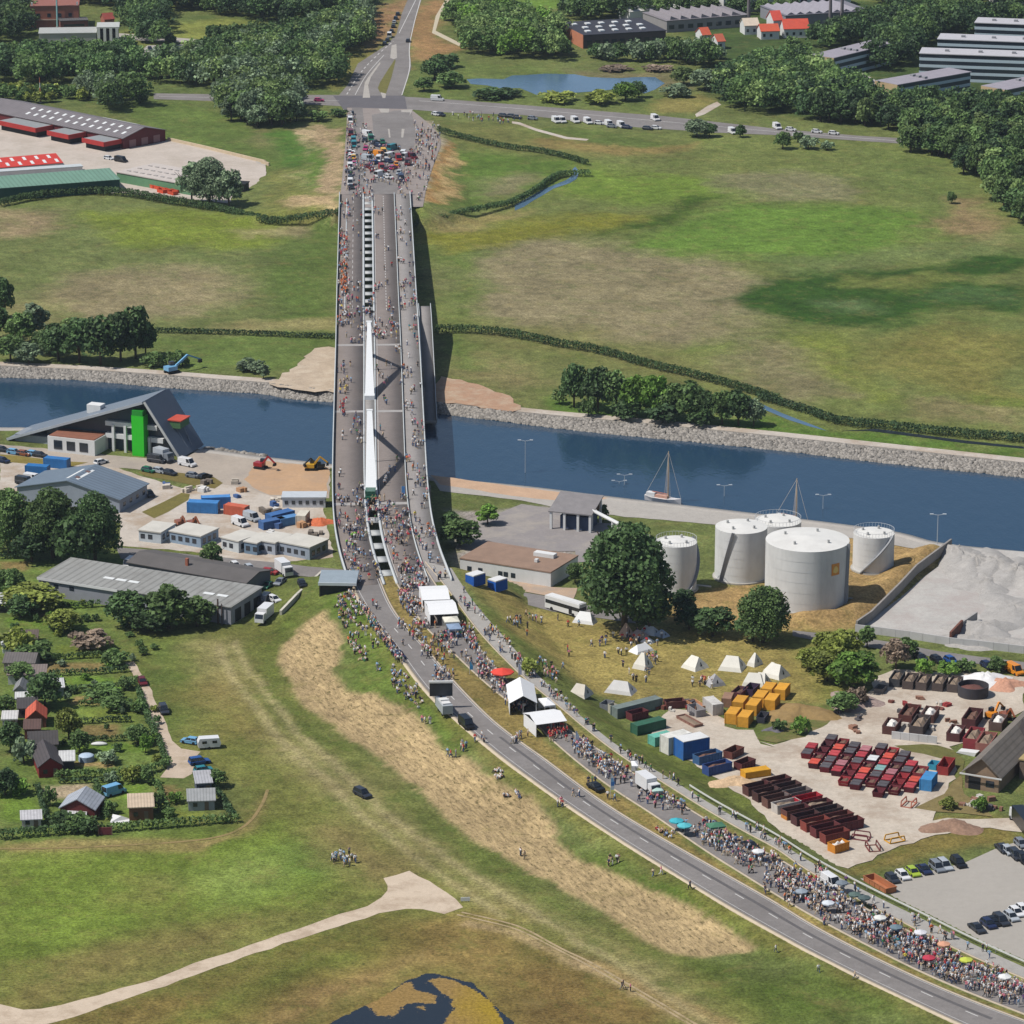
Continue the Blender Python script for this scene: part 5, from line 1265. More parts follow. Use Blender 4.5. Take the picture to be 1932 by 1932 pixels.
r, L = bld('white_shed', 'long narrow white shed between the red shed and the green hall', 'building', T(0,0,-420,1318), T(0,0,600,1250), 4, 1.9, 'flat', 1, WHITEW, mat((200, 206, 206), .5, .08))
r, L = bld('green_hall', 'long green hall with a pale green roof and a dark front at the left edge', 'building', (-130, 389), T(0,0,872,1395), 15, 4.4, 'mono', 1.0, DKGREEN, GREENW)
r, L = bld('pale_roofed_hall', 'flat green walled hall with a pale grey roof behind the big grey green tree', 'building', T(0,0,850,1325), T(0,0,1400,1425), 19, 3.6, 'flat', 1, mat((104, 148, 110), .7, .12), mat((198, 188, 180), .8, .1, .3))
for i in range(9):
    for j in range(3): roofbox(r, 2 + i * 3.3, 3.6 + i * 3.3, 3 + j * 5.5, 3.8 + j * 5.5, 3.92, 4.1, mat((160, 154, 150)), 'roof_vent')
r, L = bld('dark_container_hall', 'small dark shed at the right of the big grey green tree', 'shed', T(0,0,1700,1400), T(0,0,1775,1395), 5, 3, 'flat', 1, DARK, DARK)
w_ = thing('yard_wall', 'long pale wall with rubble on top between the hall yard and the meadow', 'wall', (0, 0, 0))
ln = [G(*q) for q in TT(0,0,(1220,1022),(1500,1085),(1932,1190))] + [G(*q) for q in TT(1,0,(40,1190),(95,1205))]
for a, b in zip(ln, ln[1:]):
    mb = MB(); mb.beam((a[0], a[1], .6), (b[0], b[1], .6), .5, 1.3); mb.build('wall_section', mat((206, 186, 156), .85, .15), w_)
# ---- far right: works, office blocks
r, L = bld('works_hall', 'brick works hall with a dark flat roof dotted with white domes beyond the pond', 'building', (1101, 92), (1256, 83), 33, 5.6, 'flat', 1, mat((84, 74, 74), .8, .15), mat((58, 58, 66), .7, .15))
roofbox(r, -.3, 0, -.1, 33, 0, 5.9, mat((196, 128, 96), .85, .12), 'brick_wall')
for i in range(5):
    for j in range(3): roofbox(r, 3 + i * 6.2 + (j % 2) * 2, 5.2 + i * 6.2 + (j % 2) * 2, 5 + j * 9, 8 + j * 9, 5.95, 6.5, SKYL, 'skylight')
for i in range(9): win(r, 1.5 + i * 3.7, 3.8 + i * 3.7, 1.5, 3.4, L, 33)
r, L = bld('pale_long_shed', 'long pale roofed shed behind the dark works hall', 'building', (1188, 40), (1342, 24), 9, 4, 'gx', 1.5, WHITEW, mat((214, 212, 206), .6, .08))
r, L = bld('grey_works', 'grey sawtooth roofed works right of the dark hall', 'building', (1258, 62), (1412, 50), 24, 5, 'flat', 1, mat((150, 146, 146), .8, .12), mat((138, 132, 136), .75, .15))
for i in range(7): mb = MB(); mb.profy([(2 + i * 5, 5.3), (6.6 + i * 5, 5.3), (2.4 + i * 5, 7.0)][::-1], 1, 22); mb.build('roof_tooth', mat((152, 146, 150), .7, .12), r)
for i in range(8): win(r, 1 + i * 4.6, 3.6 + i * 4.6, 1.4, 3.2, L, 24)
r, L = bld('white_factory', 'large white roofed factory at the top edge', 'building', (1365, 26), (1605, 10), 18, 7, 'gx', 1.6, mat((216, 216, 214), .6, .08), mat((228, 226, 220), .6, .06))
for i in range(9): win(r, 2 + i * 6, 5 + i * 6, 2, 4, L, 18)
r, L = bld('grey_factory', 'grey corrugated factory roofs before the white factory', 'building', (1482, 52), (1640, 42), 28, 5, 'flat', 1, mat((140, 140, 146), .8, .12), mat((126, 124, 132), .75, .16))
for i in range(8): mb = MB(); mb.profy([(1 + i * 4.4, 5.3), (4.9 + i * 4.4, 5.3), (3 + i * 4.4, 6.4)][::-1], 1, 27); mb.build('roof_ridge', mat((150, 146, 154), .7, .15), r)
for i, (u, v, h) in enumerate(((1412, 50, 15), (1566, 48, 12), (1588, 46, 13))):
    t = thing('factory_chimney', ['tall slim chimney between the grey works and the white factory', 'left of two dark short chimneys before the white factory', 'right of two dark short chimneys before the white factory'][i], 'chimney', G(u, v)); mb = MB(); mb.cyl(0, 0, 0, h, .9, 10, .65); mb.build('shaft', mat((120, 114, 116)), t); mb = MB(); mb.cyl(0, 0, h, h + .4, .8, 10); mb.build('cap', DARK, t)
for i, (u0, u1, v, d, h, rh, rm, lb) in enumerate([(1326,1341,84,8,4,2.5,(196,92,64),'small orange roofed house left of the grey works front'),(1354,1368,94,7,3.5,2.5,(190,100,74),'small orange and cream house below the grey works'),(1436,1470,75,8,3.6,2.4,(206,92,62),'long orange roofed house before the white factory'),(1459,1476,60,8,5,3.4,(214,86,70),'steep orange gabled house with white walls'),(1479,1526,72,9,4,3.4,(206,84,62),'largest orange roofed house with a white gable'),(1644,1654,56,6,3,2,(206,104,92),'tiny orange house among the trees'),(1792,1834,16,8,4,2.6,(220,88,56),'bright orange roof at the top edge'),(1880,1898,8,8,4,2.6,(206,96,86),'pinkish red roof at the top edge'),(1908,1945,9,8,4,2.6,(210,82,66),'red roof at the top right corner'),(1405,1432,66,8,4,2.5,(212,196,176),'pale house left of the orange roofs')]):
    r, L = bld('village_house', lb, 'house', (u0, v), (u1, v - 1), d, h, 'gx', rh, WHITEW, mat(rm, .75, .14), .3)
    for k in range(max(1, int(L / 3))): win(r, .8 + k * 3, 1.9 + k * 3, 1.2, 2.5, L, d)
BAND = mat((196, 212, 222), .5, .06)
def office(label, A, B, depth, floors, L=None, roofm=None, end=None):
    h = floors * 2.75
    r, L = bld('office_block', label, 'building', A, B, depth, h, 'flat', 1, mat((54, 68, 76), .35, .12), roofm or mat((190, 188, 192), .7, .08), .35, L=L)
    for f in range(floors):
        mb = MB(); z = f * 2.75 + .1
        mb.box(-.14, L + .14, -.14, depth + .14, z, z + 1.15); mb.build('facade_band', BAND, r)
    for f in range(floors): win(r, 0.6, L - .6, f * 2.75 + 1.4, f * 2.75 + 2.65, L, depth, 'f')
    if end: mb = MB(); mb.box(-.35, L + .35, -.4, -.1, 0, h + .2); mb.build('end_wall', end, r)
    for k in range(3): roofbox(r, L * .2 + k * L * .28, L * .2 + k * L * .28 + 1.6, depth * .4, depth * .4 + 1.6, h + .3, h + 1.1, mat((150, 150, 154)), 'roof_unit')
    return r, L
office('lowest long white and blue striped office block at the right edge', (1734, 152), (1960, 160), 13, 4)
office('second long striped office block, one row up the slope', (1768, 124), (1975, 132), 13, 4)
office('topmost long striped office block, shortest in view', (1838, 92), (1985, 98), 13, 4)
TANW = mat((196, 172, 132), .8, .1)
for lb, A, B, d in (('striped office wing left among the trees, seen from its tan end', (1530,142), (1572,148), 44), ('striped office wing right of the small parking place, seen from its tan end', (1652,192), (1692,200), 42), ('striped office wing below the long blocks at the right edge', (1852,202), (1897,210), 44)):
    office(lb, A, B, d, 3, end=TANW, roofm=mat((158, 152, 160), .7, .12, .4))
sheet('car_park', TT(3,0,(650,590),(760,530),(850,580),(860,640),(780,670)), CONC)
# ---- the folded-roof harbour building on the quay
HB = thing('harbour_building', 'building under a huge folded blue grey roof with a bright green column on the quay', 'building', G(16, 832))
a = Vector(G(16, 832)); b = Vector(G(338, 868)); ex = (b - a).normalized(); LB = (b - a).length
ey = Vector((-ex.y, ex.x, 0)); HB.rotation_euler[2] = atan2(ex.y, ex.x)
dep = 14.5; ax_, az_ = LB * .80, 14.6
SLATE = mat((122, 132, 144), .5, .08, .2, lines=.2)
def slab(name, p, q, y0, y1, th, m):
    mb = MB(); d = Vector((q[0] - p[0], 0, q[1] - p[1])).normalized(); nn = Vector((-d.z, 0, d.x)) * th
    mb.profy([(p[0], p[1]), (q[0], q[1]), (q[0] + nn.x, q[1] + nn.z), (p[0] + nn.x, p[1] + nn.z)], y0, y1); return mb.build(name, m, HB)
rf = slab('folded_roof', (-.3, .1), (ax_, az_), 0, dep, .6, SLATE)
slab('folded_leg', (ax_ + .2, az_ + .5), (LB, .1), 0, dep, .6, mat((92, 104, 120), .5, .08, .2))
slab('roof_edge', (-.3, .15), (ax_, az_ + .05), -.25, 0.0, .7, mat((176, 182, 188), .5, .06)); slab('roof_edge', (ax_ + .1, az_ + .45), (LB, .15), -.25, 0, .7, mat((190, 192, 190), .5, .06))
for x0, x1 in ((.36, .52), (.58, .66)):
    slab('roof_panel', (ax_ * x0, az_ * x0 + .64), (ax_ * x1, az_ * x1 + .64), .3, 1.3, .08, WHITEW)
mb = MB(); mb.box(ax_ * .50, ax_ * .60, 7, 10, az_ * .55 + .2, az_ * .58 + 2.2); mb.build('roof_plant', WHITEW, HB)
x0 = LB * .285; x1 = LB * .56
mb = MB(); mb.box(x0, x1, -5.0, 5.5, 0, 4.3); mb.build('front_wing', WHITEW, HB)
mb = MB(); mb.box(x0 + .3, x1 - .3, -4.7, 5.2, 4.31, 4.5); mb.build('wing_roof', mat((140, 92, 72), .85, .15), HB)
for i in range(3): mb = MB(); q = x0 + 1.9 + i * 3.9; mb.box(q, q + 2.5, -5.1, -4.9, .9, 3.4); mb.build('window', GLASSD, HB)
mb = MB(); mb.box(LB * .03, x0, 1, 8, 0, 2.0); mb.build('side_hall', mat((150, 156, 162), .5, .1), HB)
mb = MB(); mb.profy([(LB * .2, .1), (LB * .955, .1), (ax_ - .4, az_ - .9), (LB * .2, az_ * .23)], 3.0, 12.5); mb.build('glass_hall', mat((70, 82, 92), .2, .15, .8), HB)
for z in (3.6, 7.0): mb = MB(); mb.box(LB * .56, LB * (.93 - .01 * z), 1.6, 3.2, z, z + 1.3); mb.build('gallery', WHITEW, HB)
for i in range(4): mb = MB(); q = LB * (.60 + .07 * i); mb.box(q, q + .7, 1.2, 1.9, 0, 7.5 if i < 3 else 5); mb.build('column', WHITEW, HB)
mb = MB(); gx0 = LB * .735; mb.box(gx0, gx0 + 3.6, -.6, 2.2, 0, 11.3); mb.build('green_column', mat((52, 204, 44), .45, .06), HB)
mb = MB(); mb.box(gx0 + .2, gx0 + 3.4, -.62, 2.0, 11.32, 12.7); mb.build('column_head', mat((40, 150, 50), .45, .06), HB)
t = LB - (LB - ax_) * .62; mb = MB(); mb.box(t - .5, t + 4.6, 5.0, 10.5, 7.2, 9.2); mb.build('lookout_box', mat((84, 120, 80), .5, .1), HB)
mb = MB(); mb.box(t - .7, t + 4.9, 4.8, 10.7, 9.21, 9.5); mb.build('lookout_roof', mat((198, 84, 64), .6, .12), HB)
mb = MB(); mb.tube((t + 2.4, 6.4, 7.2), (LB - .6, 6.4, 1.8), .18, 6); mb.tube((t + 3.4, 9, 7.2), (LB - .6, 9, 1.8), .18, 6); mb.build('lookout_strut', SLATE, HB)
# ---- left working area
r, L = bld('blue_grey_hall', 'wide blue grey roofed hall with a white ridge light behind the tall trees', 'building', (226, 968), (278, 938), 30, 3.6, 'gx', 3.4, mat((150, 158, 170), .6, .1), mat((112, 126, 140), .6, .08, .2, lines=.2), .5)
slope_panel(r, 2.5, 11.5, 13.2, 15.0, 6.76, 7.1, SKYL, 'ridge_light'); slope_panel(r, 2.5, 11.5, 15.0, 16.8, 7.1, 6.76, SKYL, 'ridge_light')
for q in (3.2, 8.8): slope_panel(r, q, q + 1.2, 13.5, 14.6, 6.9, 7.12, mat((120, 96, 92)), 'roof_hatch')
for i in range(4): win(r, 2 + i * 3.6, 3.3 + i * 3.6, 1.2, 2.3, L, 30)
r, L = bld('warehouse', 'long low grey warehouse with white eaves and roof lights beside the meadow', 'building', (74, 1122), (436, 1179), 15, 4.3, 'mono', .5, mat((150, 152, 160), .75, .1, .3, dirt=.2), mat((150, 150, 146), .8, .12, .25, dirt=.4, lines=.16), .35)
mb = MB(); mb.box(-.2, L * .42, -.45, -.36, 3.9, 4.5); mb.build('eave_band', WHITEW, r)
for x in (.28, .345, .41, .80, .87): slope_panel(r, L * x, L * x + 2.8, 5.2, 6.4, 4.72, 4.77, SKYL, 'skylight')
for x in (1.5, 4.2, 8.6): win(r, x, x + 1.3, 2.3, 3.3, L, 15)
mb = MB(); mb.box(L - 3.2, L - 2.9, -.9, -.6, 0, 6.2); mb.box(L - 2.1, L - 1.9, -.9, -.7, 0, 5.2); mb.build('flue_pipe', mat((92, 76, 70)), r)
for i in range(3): win(r, 2 + i * 4.5, 4.8 + i * 4.5, .1, 3.2, L, 15, 'r', DARK, 'gate')
r, L = bld('dark_roofed_shed', 'dark grey roofed shed directly behind the long warehouse', 'building', T(0,2,935,468), T(0,2,1790,620), 11, 3.6, 'gx', 1.2, mat((120, 122, 128), .8, .12), mat((98, 94, 92), .85, .14, .25), .4)
mb = MB(); mb.box(L * .44, L * .44 + .7, 2.5, 3.2, 4.0, 6.2); mb.build('chimney', BRICK, r)
for i in range(5): win(r, 2 + i * 6, 4 + i * 6, 1.2, 2.6, L, 11)
OFF = mat((206, 202, 192), .75, .1, .3)
for i, (c, rr, A, B, lb, wl) in enumerate([(0,2,(1010,212),(1170,232),'leftmost site office cabin with a pale roof behind the slim dark tree',(196,206,214)),(0,2,(1235,222),(1460,262),'wide site office cabin with a pale roof and dark blue end',(150,170,190)),(0,2,(1610,270),(1735,300),'white site office cabin with a small round window end',(206,212,214)),(0,2,(1775,300),(1868,316),'blue grey site office cabin beside the white one',(120,144,166)),(1,2,(20,295),(140,315),'site office cabin with a cream roof, second from the bridge',(176,184,196)),(1,2,(165,305),(390,350),'largest site office cabin with a cream roof and dark windows, closest to the bridge',(160,170,184))]):
    r, L = bld('site_cabin', lb, 'cabin', T(c, rr, *A), T(c, rr, *B), 8, 2.8 + .06 * i, 'flat', 1, mat(wl, .6, .1), OFF, .2)
    for k in range(max(2, int(L / 2.2))): win(r, .5 + k * 2.1, 1.7 + k * 2.1, .9, 2.1, L, 8)
    for k in range(3): win(r, .9 + k * 2.3, 2.2 + k * 2.3, .8, 2.2, L, 8, 'r')
r, L = bld('white_module', 'long low white prefabricated module beside the left edge of the bridge', 'shed', (533, 958), (614, 958), 5, 2.6, 'flat', 1, mat((210, 214, 220), .6, .08), mat((196, 202, 208), .6, .08))
for k in range(6): win(r, .6 + k * 1.8, 1.5 + k * 1.8, .9, 1.9, L, 5)
t = thing('retaining_wall', 'thin pale retaining wall running down from the stage to the warehouse', 'wall', (0, 0, 0))
ln = [G(*T(1,2,x, y)) for x, y in ((478,462),(300,625),(180,750))]
for p, q in zip(ln, ln[1:]): mb = MB(); mb.beam((p[0], p[1], p[2] + .4), (q[0], q[1], q[2] + .4), .6, 1.6); mb.build('wall_section', mat((206, 200, 186)), t)
# ---- right of the bridge
r, L = bld('flat_roofed_store', 'white walled flat store with a brown gravel roof beside the bridge', 'building', (868, 1081), (1039, 1108), 15, 3.6, 'flat', 1, WHITEW, mat((150, 124, 106), .9, .18, .3), .1)
for k, x in enumerate((2, 5, 10.5, 12, 14)): win(r, x, x + 1.2, .9, 2.1, L, 15)
roofbox(r, L - 9.5, L - 4, 9.5, 11.5, 3.95, 4.9, WHITEW, 'roof_light'); roofbox(r, L - 7, L - 6.2, 5, 6, 3.95, 4.7, WHITEW, 'vent')
t = thing('loading_shed', 'grey sloping roofed loading shed on white legs with a dark blue wall by the quay', 'shed', G(*T(2,2,300,125)), heading(*T(2,2,300,125), 60, 6))
mb = MB(); mb.profx([(-.5, 4.6), (9.5, 7.0), (9.5, 7.3), (-.5, 4.9)], -1.2, 10.4); mb.build('roof', mat((134, 130, 130), .8, .15), t)
for x in (-.6, 3, 6.6, 9.8):
    for y in (0, 8.8): mb = MB(); mb.box(x - .3, x + .3, y - .3, y + .3, 0, 4.7 if y < 1 else 6.7); mb.build('leg', WHITEW, t)
mb = MB(); mb.box(1.5, 9.2, 1.0, 8, 0, 3.6); mb.build('lower_hall', mat((60, 76, 104), .6, .15), t)
mb = MB(); mb.box(-.4, 9.6, 8.2, 8.9, 3.8, 6.6); mb.build('back_wall', mat((150, 122, 96), .8, .15), t)
t = thing('pipe_bridge', 'white pipe frame running from the loading shed towards the tanks', 'pipe', (0, 0, 0))
p = Vector(G(*T(2,2,580,130))); q = Vector(G(1236, 1062)); z5 = Vector((0, 0, 5.2))
mb = MB(); mb.tube(p + z5, q + z5, .4, 8); mb.tube(p + z5 + Vector((0, 1, 0)), q + z5 + Vector((0, 1, 0)), .3, 8); mb.build('pipe', WHITEW, t)
for k in (0, .33, .66, 1): c = p.lerp(q, k); mb = MB(); mb.tube(c, c + z5, .3, 6); mb.build('support', WHITEW, t)
TANKW = mat((228, 228, 226), .55, .06, .2, dirt=.26)
def tank(label, u, v, r, h, rail=True, stairs=None, mark=False):
    x, y, z = G(u, v)
    t = thing('storage_tank', label, 'tank', (x, y, z))
    mb = MB(); mb.cyl(0, 0, 0, h, r, 64, cap=False)
    for k in range(1, 6): mb.cyl(0, 0, h * k / 6 - .04, h * k / 6 + .04, r + .03, 64, cap=False)
    mb.build('shell', TANKW, t)
    mb = MB(); mb.cyl(0, 0, h, h + r * .09, r, 64, .4); mb.build('roof', mat((226, 224, 218), .6, .06, .3, dirt=.15), t)
    mb = MB(); mb.cyl(0, 0, 0, .35, r + .5, 48); mb.build('footing', mat((180, 176, 168)), t)
    if rail:
        mb = MB(); n = 40
        for i in range(n):
            a = 2*pi*i/n; b = 2*pi*(i+1)/n; p = Vector(((r-.1)*cos(a), (r-.1)*sin(a), h)); q = Vector(((r-.1)*cos(b), (r-.1)*sin(b), h))
            mb.tube(p, p + Vector((0,0,1.1)), .04, 4); mb.tube(p + Vector((0,0,1.1)), q + Vector((0,0,1.1)), .045, 4)
        mb.build('railing', mat((200, 202, 204), .5, .05), t)
    if stairs:
        a0, a1 = stairs; mb = MB(); n = 26
        for i in range(n):
            a = radians(lerp(a0, a1, i / n)); b = radians(lerp(a0, a1, (i + 1) / n)); R = r + .35
            mb.beam((R*cos(a), R*sin(a), h*i/n + .2), (R*cos(b), R*sin(b), h*(i+1)/n + .2), .8, .25)
        mb.build('stair', mat((150, 152, 156), .6, .1), t)
    for i in range(4): a = 1.1 + i * 1.5; mb = MB(); mb.cyl(r*.6*cos(a), r*.6*sin(a), h + r*.03, h + r*.04 + .7, .3, 8); mb.build('roof_vent', mat((180, 180, 178)), t)
    mb = MB(); mb.tube((r + .2, 0, .8), (r + 3.5, -1.2, .8), .25, 8); mb.build('outlet_pipe', mat((196, 198, 198)), t)
    if mark:
        a = radians(-52); R = r + .06; th = 1.25 / r
        mb = MB(); n = 6; z0, z1 = h - 6.4, h - 3.5
        V = [(R*cos(a + th*(2*i/n-1)), R*sin(a + th*(2*i/n-1)), z0) for i in range(n+1)] + [(R*cos(a + th*(2*i/n-1)), R*sin(a + th*(2*i/n-1)), z1) for i in range(n+1)]
        mb.add(V, [(i, i+1, n+2+i, n+1+i) for i in range(n)]); mb.build('emblem', mat((224, 148, 60), .5, .08), t)
        mb = MB(); R += .05; pts = [(0, z0 + .5)] + [(1.0*cos(radians(k))*.85, z0 + .55 + 1.7*sin(radians(k))) for k in range(10, 171, 16)]
        mb.add([(R*cos(a + px/r), R*sin(a + px/r), pz_) for px, pz_ in pts], [tuple(range(len(pts)))]); mb.build('emblem_shell', mat((240, 206, 120), .5, .08), t)
    return t
tank('left white storage tank half hidden behind the tall dark trees', 1275, 1110, 5.0, 11.9, True, (-60, 40))
tank('second white storage tank from the left, directly left of the largest tank', 1397, 1088, 6.35, 12.9, False, (-140, -110))
tank('largest white storage tank, carrying a small orange emblem', 1521, 1135, 10.0, 15.6, False, (-30, -24), True)
tank('smallest white storage tank at the right with a railing round its top', 1647, 1073, 5.05, 9.3, True, (-130, -40))
tank('rear white storage tank peeping out behind the largest tank with a railed top', 1466, 1056, 5.8, 10.2, True)
# gravel lot walls and heaps
t = thing('lot_wall', 'pale concrete panel wall along the road in front of the gravel lot', 'wall', (0, 0, 0))
ln = [G(*T(3,2,x, y)) for x, y in ((705,872),(900,895),(1100,922),(1390,968),(1600,990),(1932,1030),(2100,1052))]
for p, q in zip(ln, ln[1:]):
    p = Vector(p); q = Vector(q); n = max(1, int((q - p).length / 3))
    for k in range(n): a = p.lerp(q, k / n); b = p.lerp(q, (k + .985) / n); mb = MB(); mb.beam(a + Vector((0,0,.95)), b + Vector((0,0,.95)), .22, 1.9); mb.build('panel', mat((196, 194, 192), .8, .1), t)
t = thing('lot_side_wall', 'dark topped side wall between the tank farm and the gravel lot', 'wall', (0, 0, 0))
ln = [G(*T(3,2,x, y)) for x, y in ((715,862),(820,790),(1030,580),(1150,450),(1310,330),(1400,262))]
for p, q in zip(ln, ln[1:]): p = Vector(p); q = Vector(q); mb = MB(); mb.beam(p + Vector((0,0,1.2)), q + Vector((0,0,1.2)), .5, 2.4); mb.build('wall_section', mat((150, 144, 138), .85, .15), t)
t = thing('lot_divider', 'short rusty and grey divider wall standing in the gravel lot', 'wall', (0, 0, 0))
p = Vector(G(*T(3,2,1395,950))); q = Vector(G(*T(3,2,1480,860))); q2 = Vector(G(*T(3,2,1585,790)))
mb = MB(); mb.beam(p + Vector((0,0,1.3)), q + Vector((0,0,1.3)), .5, 2.6); mb.build('rusty_section', mat((120, 76, 62), .8, .2), t)
mb = MB(); mb.beam(q + Vector((0,0,1.1)), q2 + Vector((0,0,1.1)), .5, 2.2); mb.build('grey_section', mat((168, 164, 160), .8, .15), t)
def heap(name, u, v, rx, ry, h, m, label, seed, cat='heap'):
    g = np.random.default_rng(seed); n, k = 28, 8; mb = MB(); V = []; F = []
    for j in range(k + 1):
        t_ = j / k
        for i in range(n):
            a = 2*pi*i/n; w = 1 + .22*sin(3*a + seed) + .12*sin(5*a + 2*seed); rr = (1 - t_) * w
            V.append((rx*rr*cos(a), ry*rr*sin(a), h * (1 - (1 - t_)**1.4) * (1 + .12 * g.normal() * (0 < j < k)) - .1))
    for j in range(k):
        for i in range(n): F.append((j*n+i, j*n+(i+1) % n, (j+1)*n+(i+1) % n, (j+1)*n+i))
    mb.add(V, F, 0, True)
    return tag(mb.build(name, m, None, G(u, v)), label, cat)
GRAVH = patch_material((170, 166, 161), .16, .4)
for i, (x, y, rx, ry, h, lb) in enumerate([(1450,340,7,12,3.0,'pale gravel heap in the upper left of the gravel lot'),(1580,410,9,14,3.2,'pale bumpy gravel heap beside the upper left one'),(1730,430,10,15,3.2,'pale gravel heap in the middle of the upper lot'),(1880,480,9,14,3.0,'grey gravel heap at the right edge of the lot'),(1640,540,7,9,1.8,'low gravel heap below the upper heaps'),(1640,860,9,7,2.2,'gravel heap right of the divider wall'),(1560,940,9,5,1.7,'gravel heap against the panel wall right of the divider'),(1860,720,10,14,1.8,'low pinkish gravel heap at the right edge'),(1780,960,12,5,1.6,'gravel heap against the panel wall at the right edge')]):
    heap('gravel_heap', *T(3,2,x,y), rx, ry, h, GRAVH, lb, i + 1)
heap('rubbish_heap', *T(3,2,1640,1235), 6.5, 5, 2.2, mat((232, 230, 228), .7, .15), 'white heap of tarpaulin and plastic by the dark round bin', 31)
heap('scrap_heap', *T(3,2,1780,1260), 5, 5, 1.6, mat((200, 150, 124), .8, .3, 1.5), 'mixed coloured scrap heap right of the white heap', 32)
heap('brush_heap', *T(3,2,700,1385), 6, 7, 1.6, mat((160, 140, 132), .9, .35, 1.5), 'greyish brushwood heap left of the open rusty skips', 33)
heap('soil_heap', *T(3,2,300,1470), 9, 6, 2.0, mat((150, 124, 80), .9, .25, .8), 'brown soil heap on the grassy yard island', 34)
heap('rubble_heap', *T(3,3,1400,510), 7, 4, 1.6, mat((150, 120, 100), .9, .35, 1.2), 'rubble heap on the lane above the car park', 35)
heap('tyre_heap', *T(3,2,120,1585), 2.6, 2.2, .9, mat((104, 100, 108), .9, .3, 2), 'small grey tyre heap on the grassy yard island', 36)
# workshop at the right edge
r, L = bld('workshop', 'old workshop with a long grey board roof beside the red skip field', 'building', T(3,3,1500,215), T(3,3,1745,255), 62, 4.0, 'gy', 3.2, mat((150, 126, 104), .85, .18), mat((124, 116, 108), .85, .18, .5, dirt=.4, lines=.35), .8)
mb = MB(); mb.box(-.9, L + .9, -.95, -.8, 3.3, 3.6); mb.build('gutter', WHITEW, r)
win(r, .8, 3.4, .1, 2.8, L, 62, 'f', DARK, 'gate'); win(r, 4.6, 6.4, 1, 2.4, L, 62, 'f')
mb = MB(); mb.profx([(20, 4.6), (26, 4.6), (23, 8.4)], L * .62, L + .6); mb.build('dormer', mat((62, 56, 56), .8, .2), r)
mb = MB(); mb.box(L + 1.2, L + 9, 10, 24, 0, 4.2); mb.build('side_wing', mat((120, 104, 92), .85, .2), r)
mb = MB(); mb.box(L + 1.0, L + 9.2, 9.8, 24.2, 4.21, 4.5); mb.build('side_roof', mat((170, 150, 104), .85, .25, .4), r)
t = thing('yard_wall', 'low pale panel wall in front of the open rusty skips', 'wall', (0, 0, 0))
ln = [G(*T(3,2,x, y)) for x, y in ((970,1650),(1300,1688))]
p, q = Vector(ln[0]), Vector(ln[1])
for k in range(5): a = p.lerp(q, k / 5); b = p.lerp(q, (k + .97) / 5); mb = MB(); mb.beam(a + Vector((0,0,.9)), b + Vector((0,0,.9)), .25, 1.8); mb.build('panel', mat((206, 204, 202), .8, .1), t)
